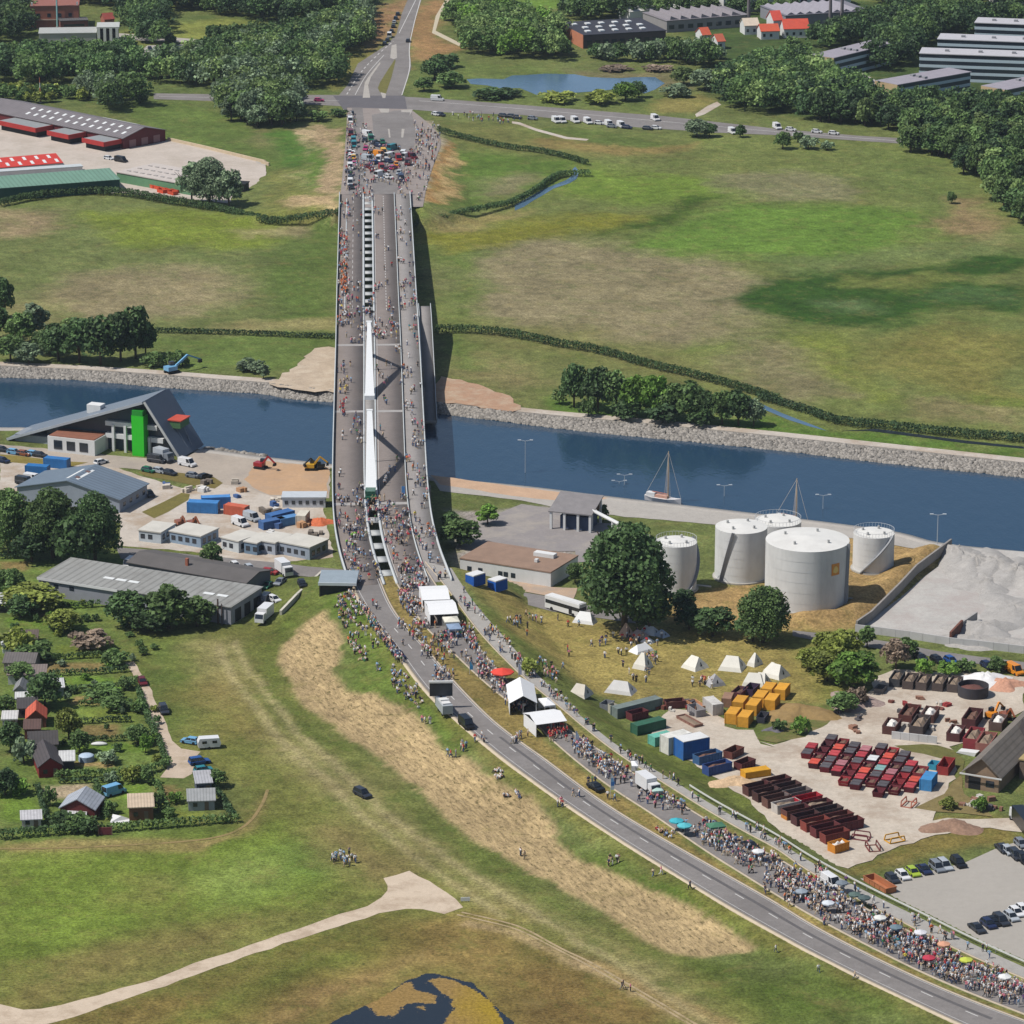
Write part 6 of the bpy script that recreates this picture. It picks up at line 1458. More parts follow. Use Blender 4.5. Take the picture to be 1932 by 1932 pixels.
# ---- allotment sheds
SH = [('shed','dark shed with a white roof at the left edge under the bushes',(0,2),(-20,735),(95,730),6,2.3,'mono',.5,(60,58,60),(226,226,228)),
('shed','grey roofed allotment shed, upper of the two wide ones',(0,2),(30,1165),(250,1170),7,2.3,'gx',1.2,(150,140,132),(120,114,112)),
('shed','long pale shed with a greyish brown roof, lower of the two wide ones',(0,2),(60,1255),(330,1250),5,2.2,'mono',.5,(206,204,200),(146,132,126)),
('white_box','white plastic greenhouse box at the left edge above the wide sheds',(0,2),(20,1028),(132,1022),4,1.9,'flat',1,(226,228,228),(230,232,232)),
('brown_lean_to','brown flat lean-to behind the white greenhouse box',(0,2),(70,990),(270,985),6,2.0,'flat',1,(120,98,84),(116,100,92)),
('shed','small grey gabled shed left of the round dark garden tree',(0,2),(105,1365),(190,1365),5,2.2,'gy',1.2,(170,168,164),(150,150,150)),
('shed','small white roofed shed right of the round dark garden tree',(0,2),(380,1345),(465,1340),4,2.1,'mono',.6,(150,160,166),(228,228,228)),
('shed','flat white roofed shed below the round dark garden tree',(0,2),(120,1425),(250,1420),4,2,'flat',1,(206,206,204),(232,232,230)),
('shed','dark hipped shed behind the orange roofed hut',(0,2),(135,1500),(270,1495),6,2.3,'gx',1.3,(96,90,90),(84,80,82)),
('hut','bright orange and cream roofed garden hut',(0,2),(195,1570),(335,1565),6,2.2,'gy',1.8,(140,84,64),(222,106,80)),
('shed','white roofed shed at the left edge beside the orange hut',(0,2),(20,1575),(122,1572),5,2,'flat',1,(170,170,172),(232,230,228)),
('shed','brown shed with a blue grey porch below the orange hut',(0,2),(180,1650),(290,1648),5,2.3,'gx',1.2,(112,66,60),(110,84,78)),
('garden_house','dark roofed garden house, upper of the adjoining pair',(0,2),(215,1775),(420,1765),8,2.4,'gx',1.6,(150,146,116),(82,78,78)),
('garden_house','dark gabled garden house with a red front, lower of the adjoining pair',(0,2),(285,1935),(455,1920),11,2.5,'gy',1.8,(130,40,38),(88,82,84)),
('shed','white roofed shed right of the dark gabled garden house',(0,2),(440,1880),(540,1876),4,2.1,'mono',.6,(60,64,70),(232,232,230)),
('cabin','dark red gabled cabin with a pale slate roof in the front allotment row',(0,3),(440,440),(690,455),7,2.4,'gy',2.0,(104,44,40),(186,192,202)),
('cabin','flat cream roofed brown cabin in the front allotment row',(0,3),(940,455),(1115,448),6,2.8,'mono',.5,(120,84,60),(226,204,176)),
('shed','small white shed at the left end of the front hedge',(0,3),(160,515),(300,508),4,1.9,'mono',.3,(196,190,186),(216,214,216)),
('shed','low white shed half hidden behind the front hedge before the red cabin',(0,3),(490,485),(620,482),3,1.6,'flat',1,(206,206,206),(226,226,226)),
('greenhouse','greyish glass greenhouse cluttered with planks at the right end of the front row',(0,3),(1370,385),(1560,378),6,2.2,'gx',1.4,(150,156,160),(176,178,178)),
('shed','dark narrow shed behind the greenhouse',(0,3),(1430,265),(1540,258),5,2.4,'mono',.7,(84,90,104),(196,196,200))]
for nm, lb, (c, rr), A, B, d, h, rf_, rh, wc, rc in SH:
    r, L = bld(nm, lb, 'cabin' if nm == 'cabin' else nm.replace('_', ' '), T(c, rr, *A), T(c, rr, *B), d, h, rf_, rh, mat(wc, .8, .14), mat([k * .9 for k in rc], .75, .14, .8, dirt=.25, lines=.5), .3)
    if L > 3: win(r, L * .18, L * .18 + .9, .9, 1.8, L, d); win(r, L * .62, L * .62 + .85, .05, 1.95, L, d, 'f', mat((120, 104, 88)), 'door')
t = thing('garden_gate', 'dark red gate between the two front hedges', 'gate', G(*T(0,3,765,560)), 0)
mb = MB(); mb.box(-1.2, 1.2, -.08, .08, .15, 1.7); mb.build('leaf', mat((110, 50, 56)), t)
for x in (-1.35, 1.35): mb = MB(); mb.box(x - .12, x + .12, -.12, .12, 0, 2.1); mb.build('post', mat((120, 90, 80)), t)
t = thing('domed_pool_cover', 'pale blue round pool with a raised rim in the lower garden', 'pool', G(*T(0,2,628,1805))); mb = MB(); mb.cyl(0, 0, 0, 1.1, 1.7, 24, cap=False); mb.build('rim', mat((150, 170, 190)), t); mb = MB(); mb.blob((0, 0, 1.0), 1.7, 1.7, .5, 20, 6, z0=0); mb.build('cover', mat((190, 208, 226), .4), t)
mb = MB(); mb.add([(0,0,.05),(3.8,-.3,.05),(3.9,2.0,.1),(2.2,1.6,.9),(.3,2.6,.9)], [(0,1,2,3),(0,3,4),]); mb.add([(0,0,.02),(3.8,-.3,.02),(3.9,2.0,.02),(.3,2.6,.02)], [(3,2,1,0)])
tag(mb.build('tarpaulin', WHITEW, None, G(*T(0,3,800,470))), 'crumpled white tarpaulin left of the flat cream roofed cabin', 'tarpaulin')
# ------------------------------------------------------------------ vehicles
TYRE = mat((30, 30, 31), .85, .1); CARGL = glass((36, 42, 50), .06); 
PAINT = {k: mat(c, .28, .05, 1.0, spec=.5) for k, c in dict(white=(228,228,228), black=(28,30,34), dark=(52,56,64), grey=(128,134,142), silver=(178,184,190), blue=(40,84,150), navy=(36,46,78), red=(160,34,36), darkred=(104,30,38), lime=(166,190,60), green=(40,110,84), orange=(226,142,40), teal=(40,130,140), brown=(150,88,60), yellow=(226,176,44), pink=(190,60,120), lightblue=(120,176,214)).items()}
def car_parts(L=4.3, W=1.78, H=1.45, kind='hatch'):
    b = MB(); w = W / 2; belt = .92 if kind != 'van' else 1.15
    prof = [(-L/2, .34), (-L/2 - .02, .62), (-L/2 + .06, belt - .06), (-L*.40, belt), (L*.18, belt), (L*.30, belt - .06), (L*.46, .74), (L/2, .60), (L/2, .34), (L*.40, .22), (-L*.42, .22)]
    if kind == 'van': prof = [(-L/2, .34), (-L/2, belt), (L*.30, belt), (L*.44, .95), (L/2, .72), (L/2, .34), (L*.4, .22), (-L*.42, .22)]
    n = len(prof)
    V = []
    for y, s in ((-w*.93, .98), (-w, .94), (w, .94), (w*.93, .98)):
        for x, z in prof:
            zz = z if abs(y) < w else min(z, belt - .1) if z > .5 else z
            V.append((x * (1 if abs(y) < w else .985), y, zz))
    F = [tuple(range(n)), tuple(range(4*n - 1, 3*n - 1, -1))]
    for k in range(3): F += [(k*n + i, (k+1)*n + i, (k+1)*n + (i+1) % n, k*n + (i+1) % n) for i in range(n)]
    b.add(V, F)
    x0, x1, t0, t1 = {'hatch': (-L*.46, L*.24, -L*.38, L*.06), 'sedan': (-L*.36, L*.22, -L*.22, L*.05), 'suv': (-L*.47, L*.24, -L*.43, L*.08), 'van': (-L*.49, L*.34, -L*.48, L*.22)}[kind]
    bw, tw = w*.93, w*.74 if kind != 'van' else w*.86
    g = MB(); Z0, Z1 = belt - .01, H
    V = [(x0, -bw, Z0), (x1, -bw, Z0), (x1, bw, Z0), (x0, bw, Z0), (t0, -tw, Z1 - .05), (t1, -tw, Z1 - .05), (t1, tw, Z1 - .05), (t0, tw, Z1 - .05)]
    g.add(V, [(0,1,5,4), (1,2,6,5), (2,3,7,6), (3,0,4,7)])
    b.add([(t0 - .04, -tw - .02, Z1 - .06), (t1 + .05, -tw - .02, Z1 - .06), (t1 + .05, tw + .02, Z1 - .06), (t0 - .04, tw + .02, Z1 - .06), (t0 + .15, -tw + .15, Z1), (t1 - .12, -tw + .15, Z1), (t1 - .12, tw - .15, Z1), (t0 + .15, tw - .15, Z1)], [(4,5,6,7), (0,1,5,4), (1,2,6,5), (2,3,7,6), (3,0,4,7)])
    for s in (-1, 1):   # pillars
        xm = lerp(x0, x1, .5); tm = lerp(t0, t1, .45)
        for (xa, ta) in ((x0, t0), (xm, tm), (x1, t1)):
            b.tube((xa, s*bw, Z0), (ta, s*tw, Z1 - .05), .05, 4)
        if kind == 'van': b.add([(x0, s*(bw + .012), Z0), (L*.10, s*(bw + .012), Z0), (L*.05, s*(tw + .012), Z1 - .05), (t0, s*(tw + .012), Z1 - .05)], [(0,1,2,3) if s < 0 else (3,2,1,0)])
    return b, g
def wheel_mb(r=.33):
    mb = MB(); mb.v = []; n = 14
    V = [(r*cos(2*pi*i/n), y, r*sin(2*pi*i/n)) for y in (-.11, .11) for i in range(n)]
    mb.add(V, [(i, n + i, n + (i+1) % n, (i+1) % n) for i in range(n)] + [tuple(range(n)), tuple(range(2*n - 1, n - 1, -1))], 0)
    return mb
WHEEL = wheel_mb().mesh('wheel', TYRE)
CARP = {}
for k, (L, W, H) in dict(hatch=(4.1, 1.76, 1.48), sedan=(4.6, 1.8, 1.44), suv=(4.7, 1.86, 1.72), van=(5.2, 2.0, 2.25)).items():
    b, g_ = car_parts(L, W, H, k); CARP[k] = (b.mesh('body', PAINT['white']), g_.mesh('window', CARGL), L, W)
def car(u, v, du, dv, kind, paint, label, group=None, cat=None, z=None, parts=True, name='parked_car', pos=None):
    bm_, gm_, L, W = CARP[kind]
    p = pos or G(u, v); rz = heading(u, v, du, dv)
    p = (p[0], p[1], p[2] + (.12 if inside(np.array([p[0]]), np.array([p[1]]), NEARPOLY)[0] else .04) if z is None else z)
    r = thing(name if kind != 'van' else 'parked_van', label, cat or ('van' if kind == 'van' else 'car'), p, rz, group)
    o = add_obj('body', bm_, r); o.material_slots[0].link = 'OBJECT'; o.material_slots[0].material = PAINT[paint]
    add_obj('window', gm_, r)
    for sx in (-1, 1):
        for sy in (-1, 1): add_obj('wheel', WHEEL, r, (sx * L * .30, sy * (W/2 - .1), .33))
    return r
# single-mesh car for the far ones
FARC = {}
def far_car(u, v, du, dv, kind, paint, label, group, z=None):
    if (kind, paint) not in FARC:
        b, g_ = car_parts(*{'hatch': (4.1, 1.76, 1.48), 'sedan': (4.6, 1.8, 1.44), 'suv': (4.7, 1.86, 1.72), 'van': (5.2, 2.0, 2.25)}[kind], kind)
        o = len(b.v); b.v += g_.v; b.f += [tuple(i + o for i in f) for f in g_.f]; b.m += [1] * len(g_.f); b.s += g_.s
        for sx in (-1, 1):
            for sy in (-1, 1): b.add([(x + sx*1.3, y + sy*.8, zz + .33) for x, y, zz in wheel_mb().v], wheel_mb().f, 2)
        FARC[kind, paint] = b.mesh('parked_car', [PAINT[paint], CARGL, TYRE])
    p = G(u, v); o = add_obj('parked_van' if kind == 'van' else 'parked_car', FARC[kind, paint], None, (p[0], p[1], p[2] + .07 if z is None else z)); o.rotation_euler[2] = heading(u, v, du, dv)
    return tag(o, label, 'van' if kind == 'van' else 'car', group)
# car park at the right
D1 = (14, 12)
for i, (x, y, k, c, lb) in enumerate([(975,895,'hatch','dark','dark car directly right of the orange brown trailer'),(1050,872,'hatch','white','white car second in the car park row beside the orange trailer'),(1125,848,'hatch','lime','lime green car in the car park row'),(1205,828,'sedan','navy','dark blue car right of the lime green one'),(1300,812,'suv','grey','grey car in the middle of the car park row'),(1355,800,'suv','silver','silver estate car in the car park row'),(1455,780,'suv','black','black car at the right end of the car park row')]):
    car(*T(3,3,x,y), *D1, k, c, lb)
for i, (x, y, k, c, lb) in enumerate([(1775,675,'sedan','dark','dark car at the top corner of the car park'),(1815,692,'hatch','silver','silver car squeezed behind the dark one at the car park corner'),(1872,725,'suv','dark','dark estate car below the silver one at the right edge'),(1925,752,'suv','black','black car cut by the right edge below the estate car'),(1910,640,'hatch','grey','grey car half cut by the right edge above the car park')]):
    car(*T(3,3,x,y), 12, 11, k, c, lb)
for i, (x, y, k, c, lb) in enumerate([(1590,1255,'sedan','dark','dark car at the left end of the lower car park row'),(1672,1225,'hatch','navy','blue grey car second in the lower car park row'),(1700,1205,'sedan','black','black car third in the lower car park row'),(1765,1200,'suv','dark','dark car fourth in the lower car park row'),(1838,1172,'hatch','silver','silver and black car fifth in the lower car park row'),(1875,1140,'hatch','white','white car at the right end of the lower car park row'),(1925,1120,'hatch','white','white car cut by the right edge in the lower row')]):
    car(*T(3,3,x,y), 13, 10, k, c, lb)
# road on the right
for x, y, c, lb in ((1180,1075,'dark','dark car beside the bush on the right-hand road'),(1300,1090,'black','black car between two bushes on the right-hand road'),(1400,1095,'blue','blue car on the right-hand road'),(1665,1132,'navy','dark blue car left of the orange digger on the right-hand road'),(1730,1142,'navy','blue car nearest the orange digger')): car(*T(3,2,x,y), 14, 8, 'hatch', c, lb)
car(*T(3,2,1860,1172), 12, 6, 'van', 'orange', 'orange yellow van at the right edge above the scrap heap')
# big road
car(880,1372,18,16,'van','black','black van parked on the carriageway below the video wall trailer',z=G(880,1372)[2]+.1)
car(753,1240,12,10,'sedan','navy','dark blue car at the left verge beside the seated crowd')
car(1124,1490,18,10,'sedan','black','black car standing on the grass strip beside the beach flag')
car(1416,1601,12,7,'sedan','dark','dark car beside the green gazebo')
car(1568,1672,14,9,'van','white','white van in the middle of the dense crowd')
car(684,1502,18,9,'suv','dark','dark off-road car with a grey roof on the meadow track')
# gardens and works yard, left
car(*T(0,2,1035,1250),6,12,'hatch','darkred','dark red car on the garden track')
car(*T(0,2,1190,1455),5,10,'suv','dark','dark car parked on the grass right of the garden track')
car(*T(0,2,1380,1680),-14,-2,'hatch','lightblue','pale blue car in front of the white caravan')
car(*T(0,2,1450,1830),14,-2,'suv','blue','bright blue car at the end of the garden track')
car(*T(0,2,1480,1890),14,-2,'hatch','teal','dark teal car beside the bright blue one')
car(*T(0,3,830,262),10,-3,'van','lightblue','small blue van in the front allotment')
for x, y, du, dv, k, c, lb in ((1195,345,14,3,'suv','blue','blue car parked by the local road near the slim dark tree'),(1300,350,14,3,'hatch','dark','dark car parked right of the blue one by the slim tree'),(1285,385,14,3,'hatch','silver','pale car in front of the blue one by the slim tree'),(1395,378,14,3,'hatch','black','black car left of the slim dark tree'),(1712,405,10,8,'hatch','white','white car right of the slim dark tree'),(1815,425,10,8,'hatch','silver','silver blue car right of the white one'),(940,400,-10,8,'van','white','white van at the end of the dark roofed shed')): car(*T(0,2,x,y),du,dv,k,c,lb)
for x, y, du, dv, k, c, lb in ((100,450,14,2,'hatch','red','red car left of the white lorry on the local road'),(85,550,-14,10,'sedan','green','green car in the yard right of the warehouse'),(175,525,-14,10,'sedan','grey','grey car beside the green one'),(335,540,8,14,'hatch','black','black car by the retaining wall'),(60,665,-10,10,'van','dark','dark van below the green car'),(130,650,10,4,'hatch','white','white car by the foot of the retaining wall')): car(*T(1,2,x,y),du,dv,k,c,lb)
for x, y, du, dv, k, c, lb in ((105,1440,14,2,'hatch','lightblue','pale blue car in front of the harbour building'),(175,1450,14,2,'hatch','brown','brown car next to the pale blue one before the harbour building'),(245,1452,14,2,'hatch','lightblue','small pale car before the white wing of the harbour building'),(290,1460,14,2,'hatch','dark','dark car before the white wing of the harbour building'),(15,1420,14,2,'hatch','dark','dark car at the left edge before the harbour building'),(735,1510,12,-3,'hatch','white','white car behind the blue grey hall'),(1140,1500,14,2,'van','dark','dark van under the green column of the harbour building'),(1210,1500,14,4,'hatch','black','black car beside the van under the green column'),(1360,1525,14,3,'van','white','white delivery van in front of the sloping leg of the harbour building'),(1080,1570,14,3,'hatch','green','dark green car on the yard before the grass island'),(1160,1575,14,3,'hatch','silver','silver car on the yard before the grass island'),(1235,1590,14,3,'hatch','dark','dark car on the grass island edge'),(1490,1615,14,-4,'hatch','black','black car at the right end of the grass island'),(1405,1610,14,2,'hatch','grey','grey car left of the black one by the grass island'),(20,1500,10,2,'hatch','navy','dark blue car at the left edge beside the grass strip'),(1090,1745,6,6,'hatch','dark','dark car by the corner of the blue grey hall'),(180,1660,12,2,'van','dark','dark van in the yard left of the blue grey hall'),(240,1640,12,2,'van','white','white van in the yard left of the blue grey hall')): car(*T(0,1,x,y),du,dv,k,c,lb)
for x, y, du, dv, c, lb in ((1745,98,14,5,'white','white van among the containers by the site offices'),(1830,60,14,5,'silver','pale van behind the white one by the containers')): car(*T(0,2,x,y),du,dv,'van',c,lb)
car(*T(0,0,880,1178),12,2,'van','black','black van in the paved yard before the red hall'); car(*T(0,0,790,1160),12,2,'hatch','white','white car in the paved yard before the red hall')
# far cars
for i, (u, v, k, c) in enumerate([(1049,231,'van','white'),(1060,231,'van','white'),(1085,231,'van','white'),(1109,233,'van','white'),(1131,235,'hatch','white'),(1149,238,'van','white'),(1155,241,'hatch','grey'),(1172,240,'van','white'),(1183,243,'hatch','navy'),(1222,245,'hatch','dark'),(1238,244,'hatch','white'),(1236,227,'van','white'),(950,221,'hatch','dark'),(966,222,'hatch','dark'),(975,224,'hatch','dark'),(1005,226,'hatch','grey'),(1382,252,'van','white'),(1466,243,'van','white'),(1492,247,'hatch','white'),(1541,251,'hatch','white'),(1573,254,'hatch','white'),(1505,258,'hatch','white')]):
    far_car(u, v, 10, .9 if k == 'hatch' else 5, k, c, '%s %s in the line along the crossing road' % ({'navy':'dark blue'}.get(c, c), 'van' if k == 'van' else 'car'), 'vehicles along the crossing road, right')
far_car(602,191.5,10,.2,'hatch','pink','single pink car on the crossing road left of the junction',None); far_car(825,190,10,.4,'van','white','white van on the crossing road right of the junction',None); far_car(823,218,10,2,'hatch','white','white car at the plaza corner',None); far_car(832,219,10,2,'hatch','dark','dark car at the plaza corner',None)
for i, (x, y, c, k) in enumerate([(1030,110,'dark','hatch'),(1015,140,'dark','hatch'),(1005,170,'silver','hatch'),(998,200,'dark','hatch'),(985,235,'dark','hatch'),(970,270,'white','van'),(955,300,'dark','hatch'),(935,325,'dark','hatch'),(1105,305,'dark','hatch')]):
    far_car(*T(1,0,x,y), 3, -9, k, c, '%s car parked along the left side of the approach road' % c if i < 8 else 'dark car alone at the right side of the approach road', 'cars beside the approach road' if i < 8 else None)
for i, (u, v, c, k) in enumerate([(664,217,'black','hatch'),(661,231,'white','van'),(662,256,'darkred','van'),(668,278,'teal','van'),(667,270,'teal','van'),(660,291,'white','hatch'),(667,293,'white','hatch'),(661,300,'white','hatch'),(667,301,'yellow','hatch'),(661,309,'dark','hatch'),(668,313,'pink','hatch'),(661,320,'white','van'),(661,331,'dark','hatch'),(661,341,'black','hatch'),(661,350,'white','van'),(662,357,'dark','hatch')]):
    far_car(u, v, .5, 9, k, c, '%s %s in the file down the left edge of the ramp' % (c, 'van' if k == 'van' else 'car'), 'vehicles in file on the left of the ramp', z=zfar(v) + .05)
JUN = [(694,258,'white','van'),(700,266,'green','van'),(688,268,'dark','hatch'),(708,272,'dark','hatch'),(715,278,'navy','hatch'),(722,271,'green','hatch'),(730,280,'navy','hatch'),(741,283,'teal','van'),(716,296,'orange','van'),(724,292,'yellow','van'),(714,306,'white','van'),(736,299,'white','van'),(733,308,'navy','hatch'),(752,303,'red','van'),(760,296,'white','van'),(768,299,'white','van'),(776,300,'darkred','van'),(748,314,'orange','hatch'),(770,312,'darkred','van'),(708,310,'blue','hatch'),(694,304,'silver','van'),(720,322,'red','van'),(728,324,'darkred','hatch'),(717,334,'white','van'),(733,338,'white','hatch'),(757,342,'navy','van'),(753,330,'silver','hatch'),(742,320,'pink','hatch'),(697,318,'darkred','hatch'),(702,324,'darkred','hatch'),(690,284,'pink','hatch'),(700,292,'dark','hatch')]
for i, (u, v, c, k) in enumerate(JUN):
    far_car(u, v, [9, 3, -4, 7][i % 4], [2, 6, 6, -2][i % 4], k, c, '%s %s in the jumble of vehicles on the ramp' % (c, 'van' if k == 'van' else 'car'), 'jumble of vehicles on the ramp', z=zfar(v) + .05)
for i, (x, y, c) in enumerate([(1090,365,'navy'),(1130,368,'silver'),(1180,362,'navy'),(1220,372,'dark'),(1260,366,'white'),(1300,372,'dark'),(1350,362,'navy')]): far_car(*T(0,0,x,y), 3, 7, 'hatch', c, '%s car in the small far car park' % c, 'cars in the small far car park')
for i, (x, y) in enumerate([(760,575),(790,590),(820,600),(780,620),(810,640)]): far_car(*T(3,0,x,y), 6, 8, 'hatch', ['dark','grey','navy','dark','silver'][i], 'car in the parking place between the office wings', 'cars between the office wings')
# lorries, coach, trailers
def lorry(u, v, du, dv, L, boxc, cabc, label, name='lorry', H=3.4, z=None, cat='lorry'):
    p = G(u, v); r = thing(name, label, cat, (p[0], p[1], p[2] + .1), heading(u, v, du, dv))
    mb = MB(); mb.box(-L/2, L/2 - 2.0, -1.2, 1.2, .85, H); mb.build('cargo_box', PAINT[boxc], r)
    mb = MB(); mb.profy([(L/2 - 1.85, .5), (L/2, .5), (L/2, 1.4), (L/2 - .35, 2.6), (L/2 - 1.85, 2.6)], -1.1, 1.1); mb.build('cab', PAINT[cabc], r)
    mb = MB(); mb.profy([(L/2 + .015, 1.45), (L/2 - .30, 2.45), (L/2 - .36, 2.45), (L/2 - .05, 1.45)][::-1], -1.0, 1.0); mb.build('windscreen', CARGL, r)
    mb = MB(); mb.box(-L/2 + .2, L/2 - .2, -.5, .5, .55, .85); mb.build('chassis', DARK, r)
    for x in (-L/2 + 1.2, L/2 - 1.0):
        for y in (-1, 1): o = add_obj('wheel', WHEEL, r, (x, y, .46)); o.scale = (1.4, 1.6, 1.4)
    return r
lorry(1223, 1494, 20, 14, 7.2, 'white', 'white', 'white box lorry standing on the crowded carriageway beside the beach flag')
lorry(*T(1,2,205,455), 14, 10, 6.5, 'white', 'white', 'white box lorry on the local road left of the stage')
lorry(*T(3,3,1925,520), -14, -18, 13, 'black', 'white', 'long lorry with a white cab and black trailer at the right edge', H=3.6)
lorry(*T(0,1,1190,1490), 14, 4, 6, 'silver', 'grey', 'grey lorry standing before the green column')
lorry(*T(1,2,60,790), -14, 12, 7, 'white', 'white', 'white lorry parked below the retaining wall')
p = G(1067, 1156); r = thing('coach', 'white coach with a dark window band beside the big dark trees', 'coach', p, heading(1067, 1156, 30, 9))
mb = MB(); mb.box(-5.6, 5.6, -1.25, 1.25, .45, 3.45); mb.build('body', PAINT['white'], r); mb = MB(); mb.box(-5.4, 5.63, -1.28, 1.28, 1.7, 2.6); mb.build('window', CARGL, r); mb = MB(); mb.box(-5.3, 5.3, -1.0, 1.0, 3.46, 3.6); mb.build('roof_hatch', WHITEW, r)
mb = MB(); mb.box(2.2, 3.2, -1.3, -1.24, .6, 2.6); mb.build('door', DARK, r)
for x in (-3.4, 3.6):
    for y in (-1.1, 1.1): o = add_obj('wheel', WHEEL, r, (x, y, .5)); o.scale = (1.5, 1.5, 1.5)
def caravan(u, v, label, du=14, dv=-1):
    p = G(u, v); r = thing('caravan', label, 'caravan', p, heading(u, v, du, dv))
    mb = MB(); mb.profy([(-2.4, .5), (2.2, .5), (2.5, 1.3), (2.1, 2.5), (-2.1, 2.55), (-2.5, 1.6)], -1.05, 1.05); mb.build('body', PAINT['white'], r)
    for x in (-1.6, .6): mb = MB(); mb.box(x, x + 1.0, -1.09, 1.09, 1.4, 2.0); mb.build('window', CARGL, r)
    mb = MB(); mb.box(2.3, 3.3, -.06, .06, .45, .55); mb.build('drawbar', DARK, r)
    for y in (-.95, .95): add_obj('wheel', WHEEL, r, (-.1, y, .33))
caravan(*T(0,2,1520,1715), 'white caravan parked beside the garden track')
def digger(u, v, label, c, du, dv, arm=5.5, s=1.0):
    p = G(u, v); r = thing('excavator', label, 'excavator', p, heading(u, v, du, dv)); r.scale = (s, s, s); m = PAINT[c]
    for y in (-1, 1):
        mb = MB(); mb.profy([(-1.6, 0), (1.6, 0), (1.9, .4), (1.6, .8), (-1.6, .8), (-1.9, .4)], y - .28, y + .28); mb.build('track', TYRE, r)
    mb = MB(); mb.box(-1.9, 1.0, -1.2, 1.2, .9, 2.0); mb.build('house', m, r)
    mb = MB(); mb.box(-.3, 1.1, .2, 1.2, 2.01, 3.0); mb.build('cab', CARGL, r)
    b = mb = MB(); mb.beam((.8, -.3, 1.7), (arm * .55, -.3, 4.2), .5, .55); mb.beam((arm * .55, -.3, 4.2), (arm, -.3, 2.4), .4, .4); mb.build('boom', m, r)
    mb = MB(); mb.profy([(arm - .5, 1.5), (arm + .3, 1.6), (arm + .2, 2.5), (arm - .3, 2.4)], -.9, .3); mb.build('bucket', DARK, r)
digger(*T(0,1,1250,850), 'blue grey excavator with a long arm on the far bank left of the bridge', 'lightblue', 20, -4, 9.0, 1.1)
digger(*T(1,1,400,1555), 'yellow excavator on the sand left of the bridge', 'yellow', 14, 0, 5, .9)
digger(*T(1,1,455,1550), 'dark digger right beside the yellow excavator', 'dark', -14, 2, 5, .8)
digger(*T(0,2,1310,105), 'dark brown excavator behind the wide site office', 'brown', 10, 6, 5, .8)
digger(*T(0,2,1400,110), 'rust brown excavator right of the dark one behind the site office', 'brown', 10, 5, 5, .8)
digger(*T(3,2,1700,1500), 'small orange excavator in the scrap yard by the workshop roof', 'orange', 10, -4, 4.5, .8)
digger(*T(3,2,1800,1510), 'rusty grab excavator beside the workshop roof', 'brown', 10, 6, 5, .8)
digger(*T(0,1,1895,1545), 'red excavator on the quay left of the bridge', 'red', 14, 2, 5, .9)
# sailing boats
def boat(u, v, label, hull, mast_h, L=10, deck=(206, 160, 140)):
    x, y = P(u, v, WATER_Z + .4); r = thing('sailing_boat', label, 'sailing boat', (x, y, WATER_Z), heading(u, v, 20, 3))
    mb = MB(); st = [(-L/2, .75, .3), (-L*.25, 1.35, .1), (L*.15, 1.4, .1), (L*.36, .8, .2), (L/2 + .4, .08, .5)]
    V = []
    for x_, w, dz in st: V += [(x_, -w, 1.1 + dz), (x_, -w*.55, -.2), (x_, w*.55, -.2), (x_, w, 1.1 + dz)]
    F = []
    for i in range(len(st) - 1):
        for j in range(4): F.append((i*4 + j, (i+1)*4 + j, (i+1)*4 + (j+1) % 4, i*4 + (j+1) % 4))
    F += [(3, 2, 1, 0)]; mb.add(V, F); mb.build('hull', mat(hull, .4, .06), r)
    mb = MB(); mb.box(-L*.2, L*.16, -.75, .75, 1.2, 1.9); mb.build('cabin', mat(deck, .6, .1), r)
    mb = MB(); mb.box(-L*.44, -L*.2, -.8, .8, 1.3, 2.3); mb.build('awning', WHITEW, r)
    mb = MB(); mb.tube((L*.16, 0, 1.2), (L*.16, 0, mast_h), .17, 6, .1); mb.build('mast', mat((206, 178, 140), .5, .1), r)
    mb = MB(); mb.tube((L*.05, 0, 1.2), (L*.16, 0, mast_h - .3), .05, 4)
    for p_ in ((L/2 + .3, 0, 1.6), (-L/2, 0, 1.4), (L*.16, 1.3, 1.2), (L*.16, -1.3, 1.2)): mb.tube(p_, (L*.16, 0, mast_h - .2), .045, 4)
    mb.build('rigging', mat((210, 200, 190)), r)
    mb = MB(); mb.tube((L*.16, 0, 2.3), (-L*.3, 0, 2.5), .11, 6); mb.build('boom', mat((190, 120, 96)), r)
boat(1250, 944, 'white hulled sailing boat with a brown mast moored at the quay', (226, 222, 220), 14)
boat(1492, 986, 'sailing boat moored behind the tanks with only its rigging in view', (200, 204, 210), 12.5, 9)
def quay_lamp(u, v, hpx, label, heads=2):
    p = G(u, v); s = scale_at(v); h = hpx / s / .955; r = thing('quay_lamp', label, 'lamp post', p, 0, 'lamp posts along the quay')
    mb = MB(); mb.tube((0, 0, 0), (0, 0, h), .11, 6, .07); mb.build('pole', mat((190, 196, 200), .5), r)
    for i in range(heads):
        mb = MB(); s_ = -1 if i == 0 else 1; mb.beam((0, 0, h), (s_ * 1.6, 0, h + .25), .1, .1); mb.box(s_ * 1.6 - .45, s_ * 1.6 + .45, -.2, .2, h + .2, h + .38); mb.build('lamp_head', mat((206, 210, 214), .4), r)
for u, v, hp, lb in ((991,917,86,'tallest grey lamp post on the quay next to the bridge'),(1178,940,44,'lamp post on the quay left of the white sailing boat'),(1366,962,46,'lamp post on the quay between the boat and the tanks'),(1552,986,52,'lamp post on the quay behind the largest tank'),(1168,938,30,'thin short post beside the lamp left of the boat'),(1768,1030,58,'lamp post on the quay at the tip of the gravel lot')): quay_lamp(u, v, hp, lb)
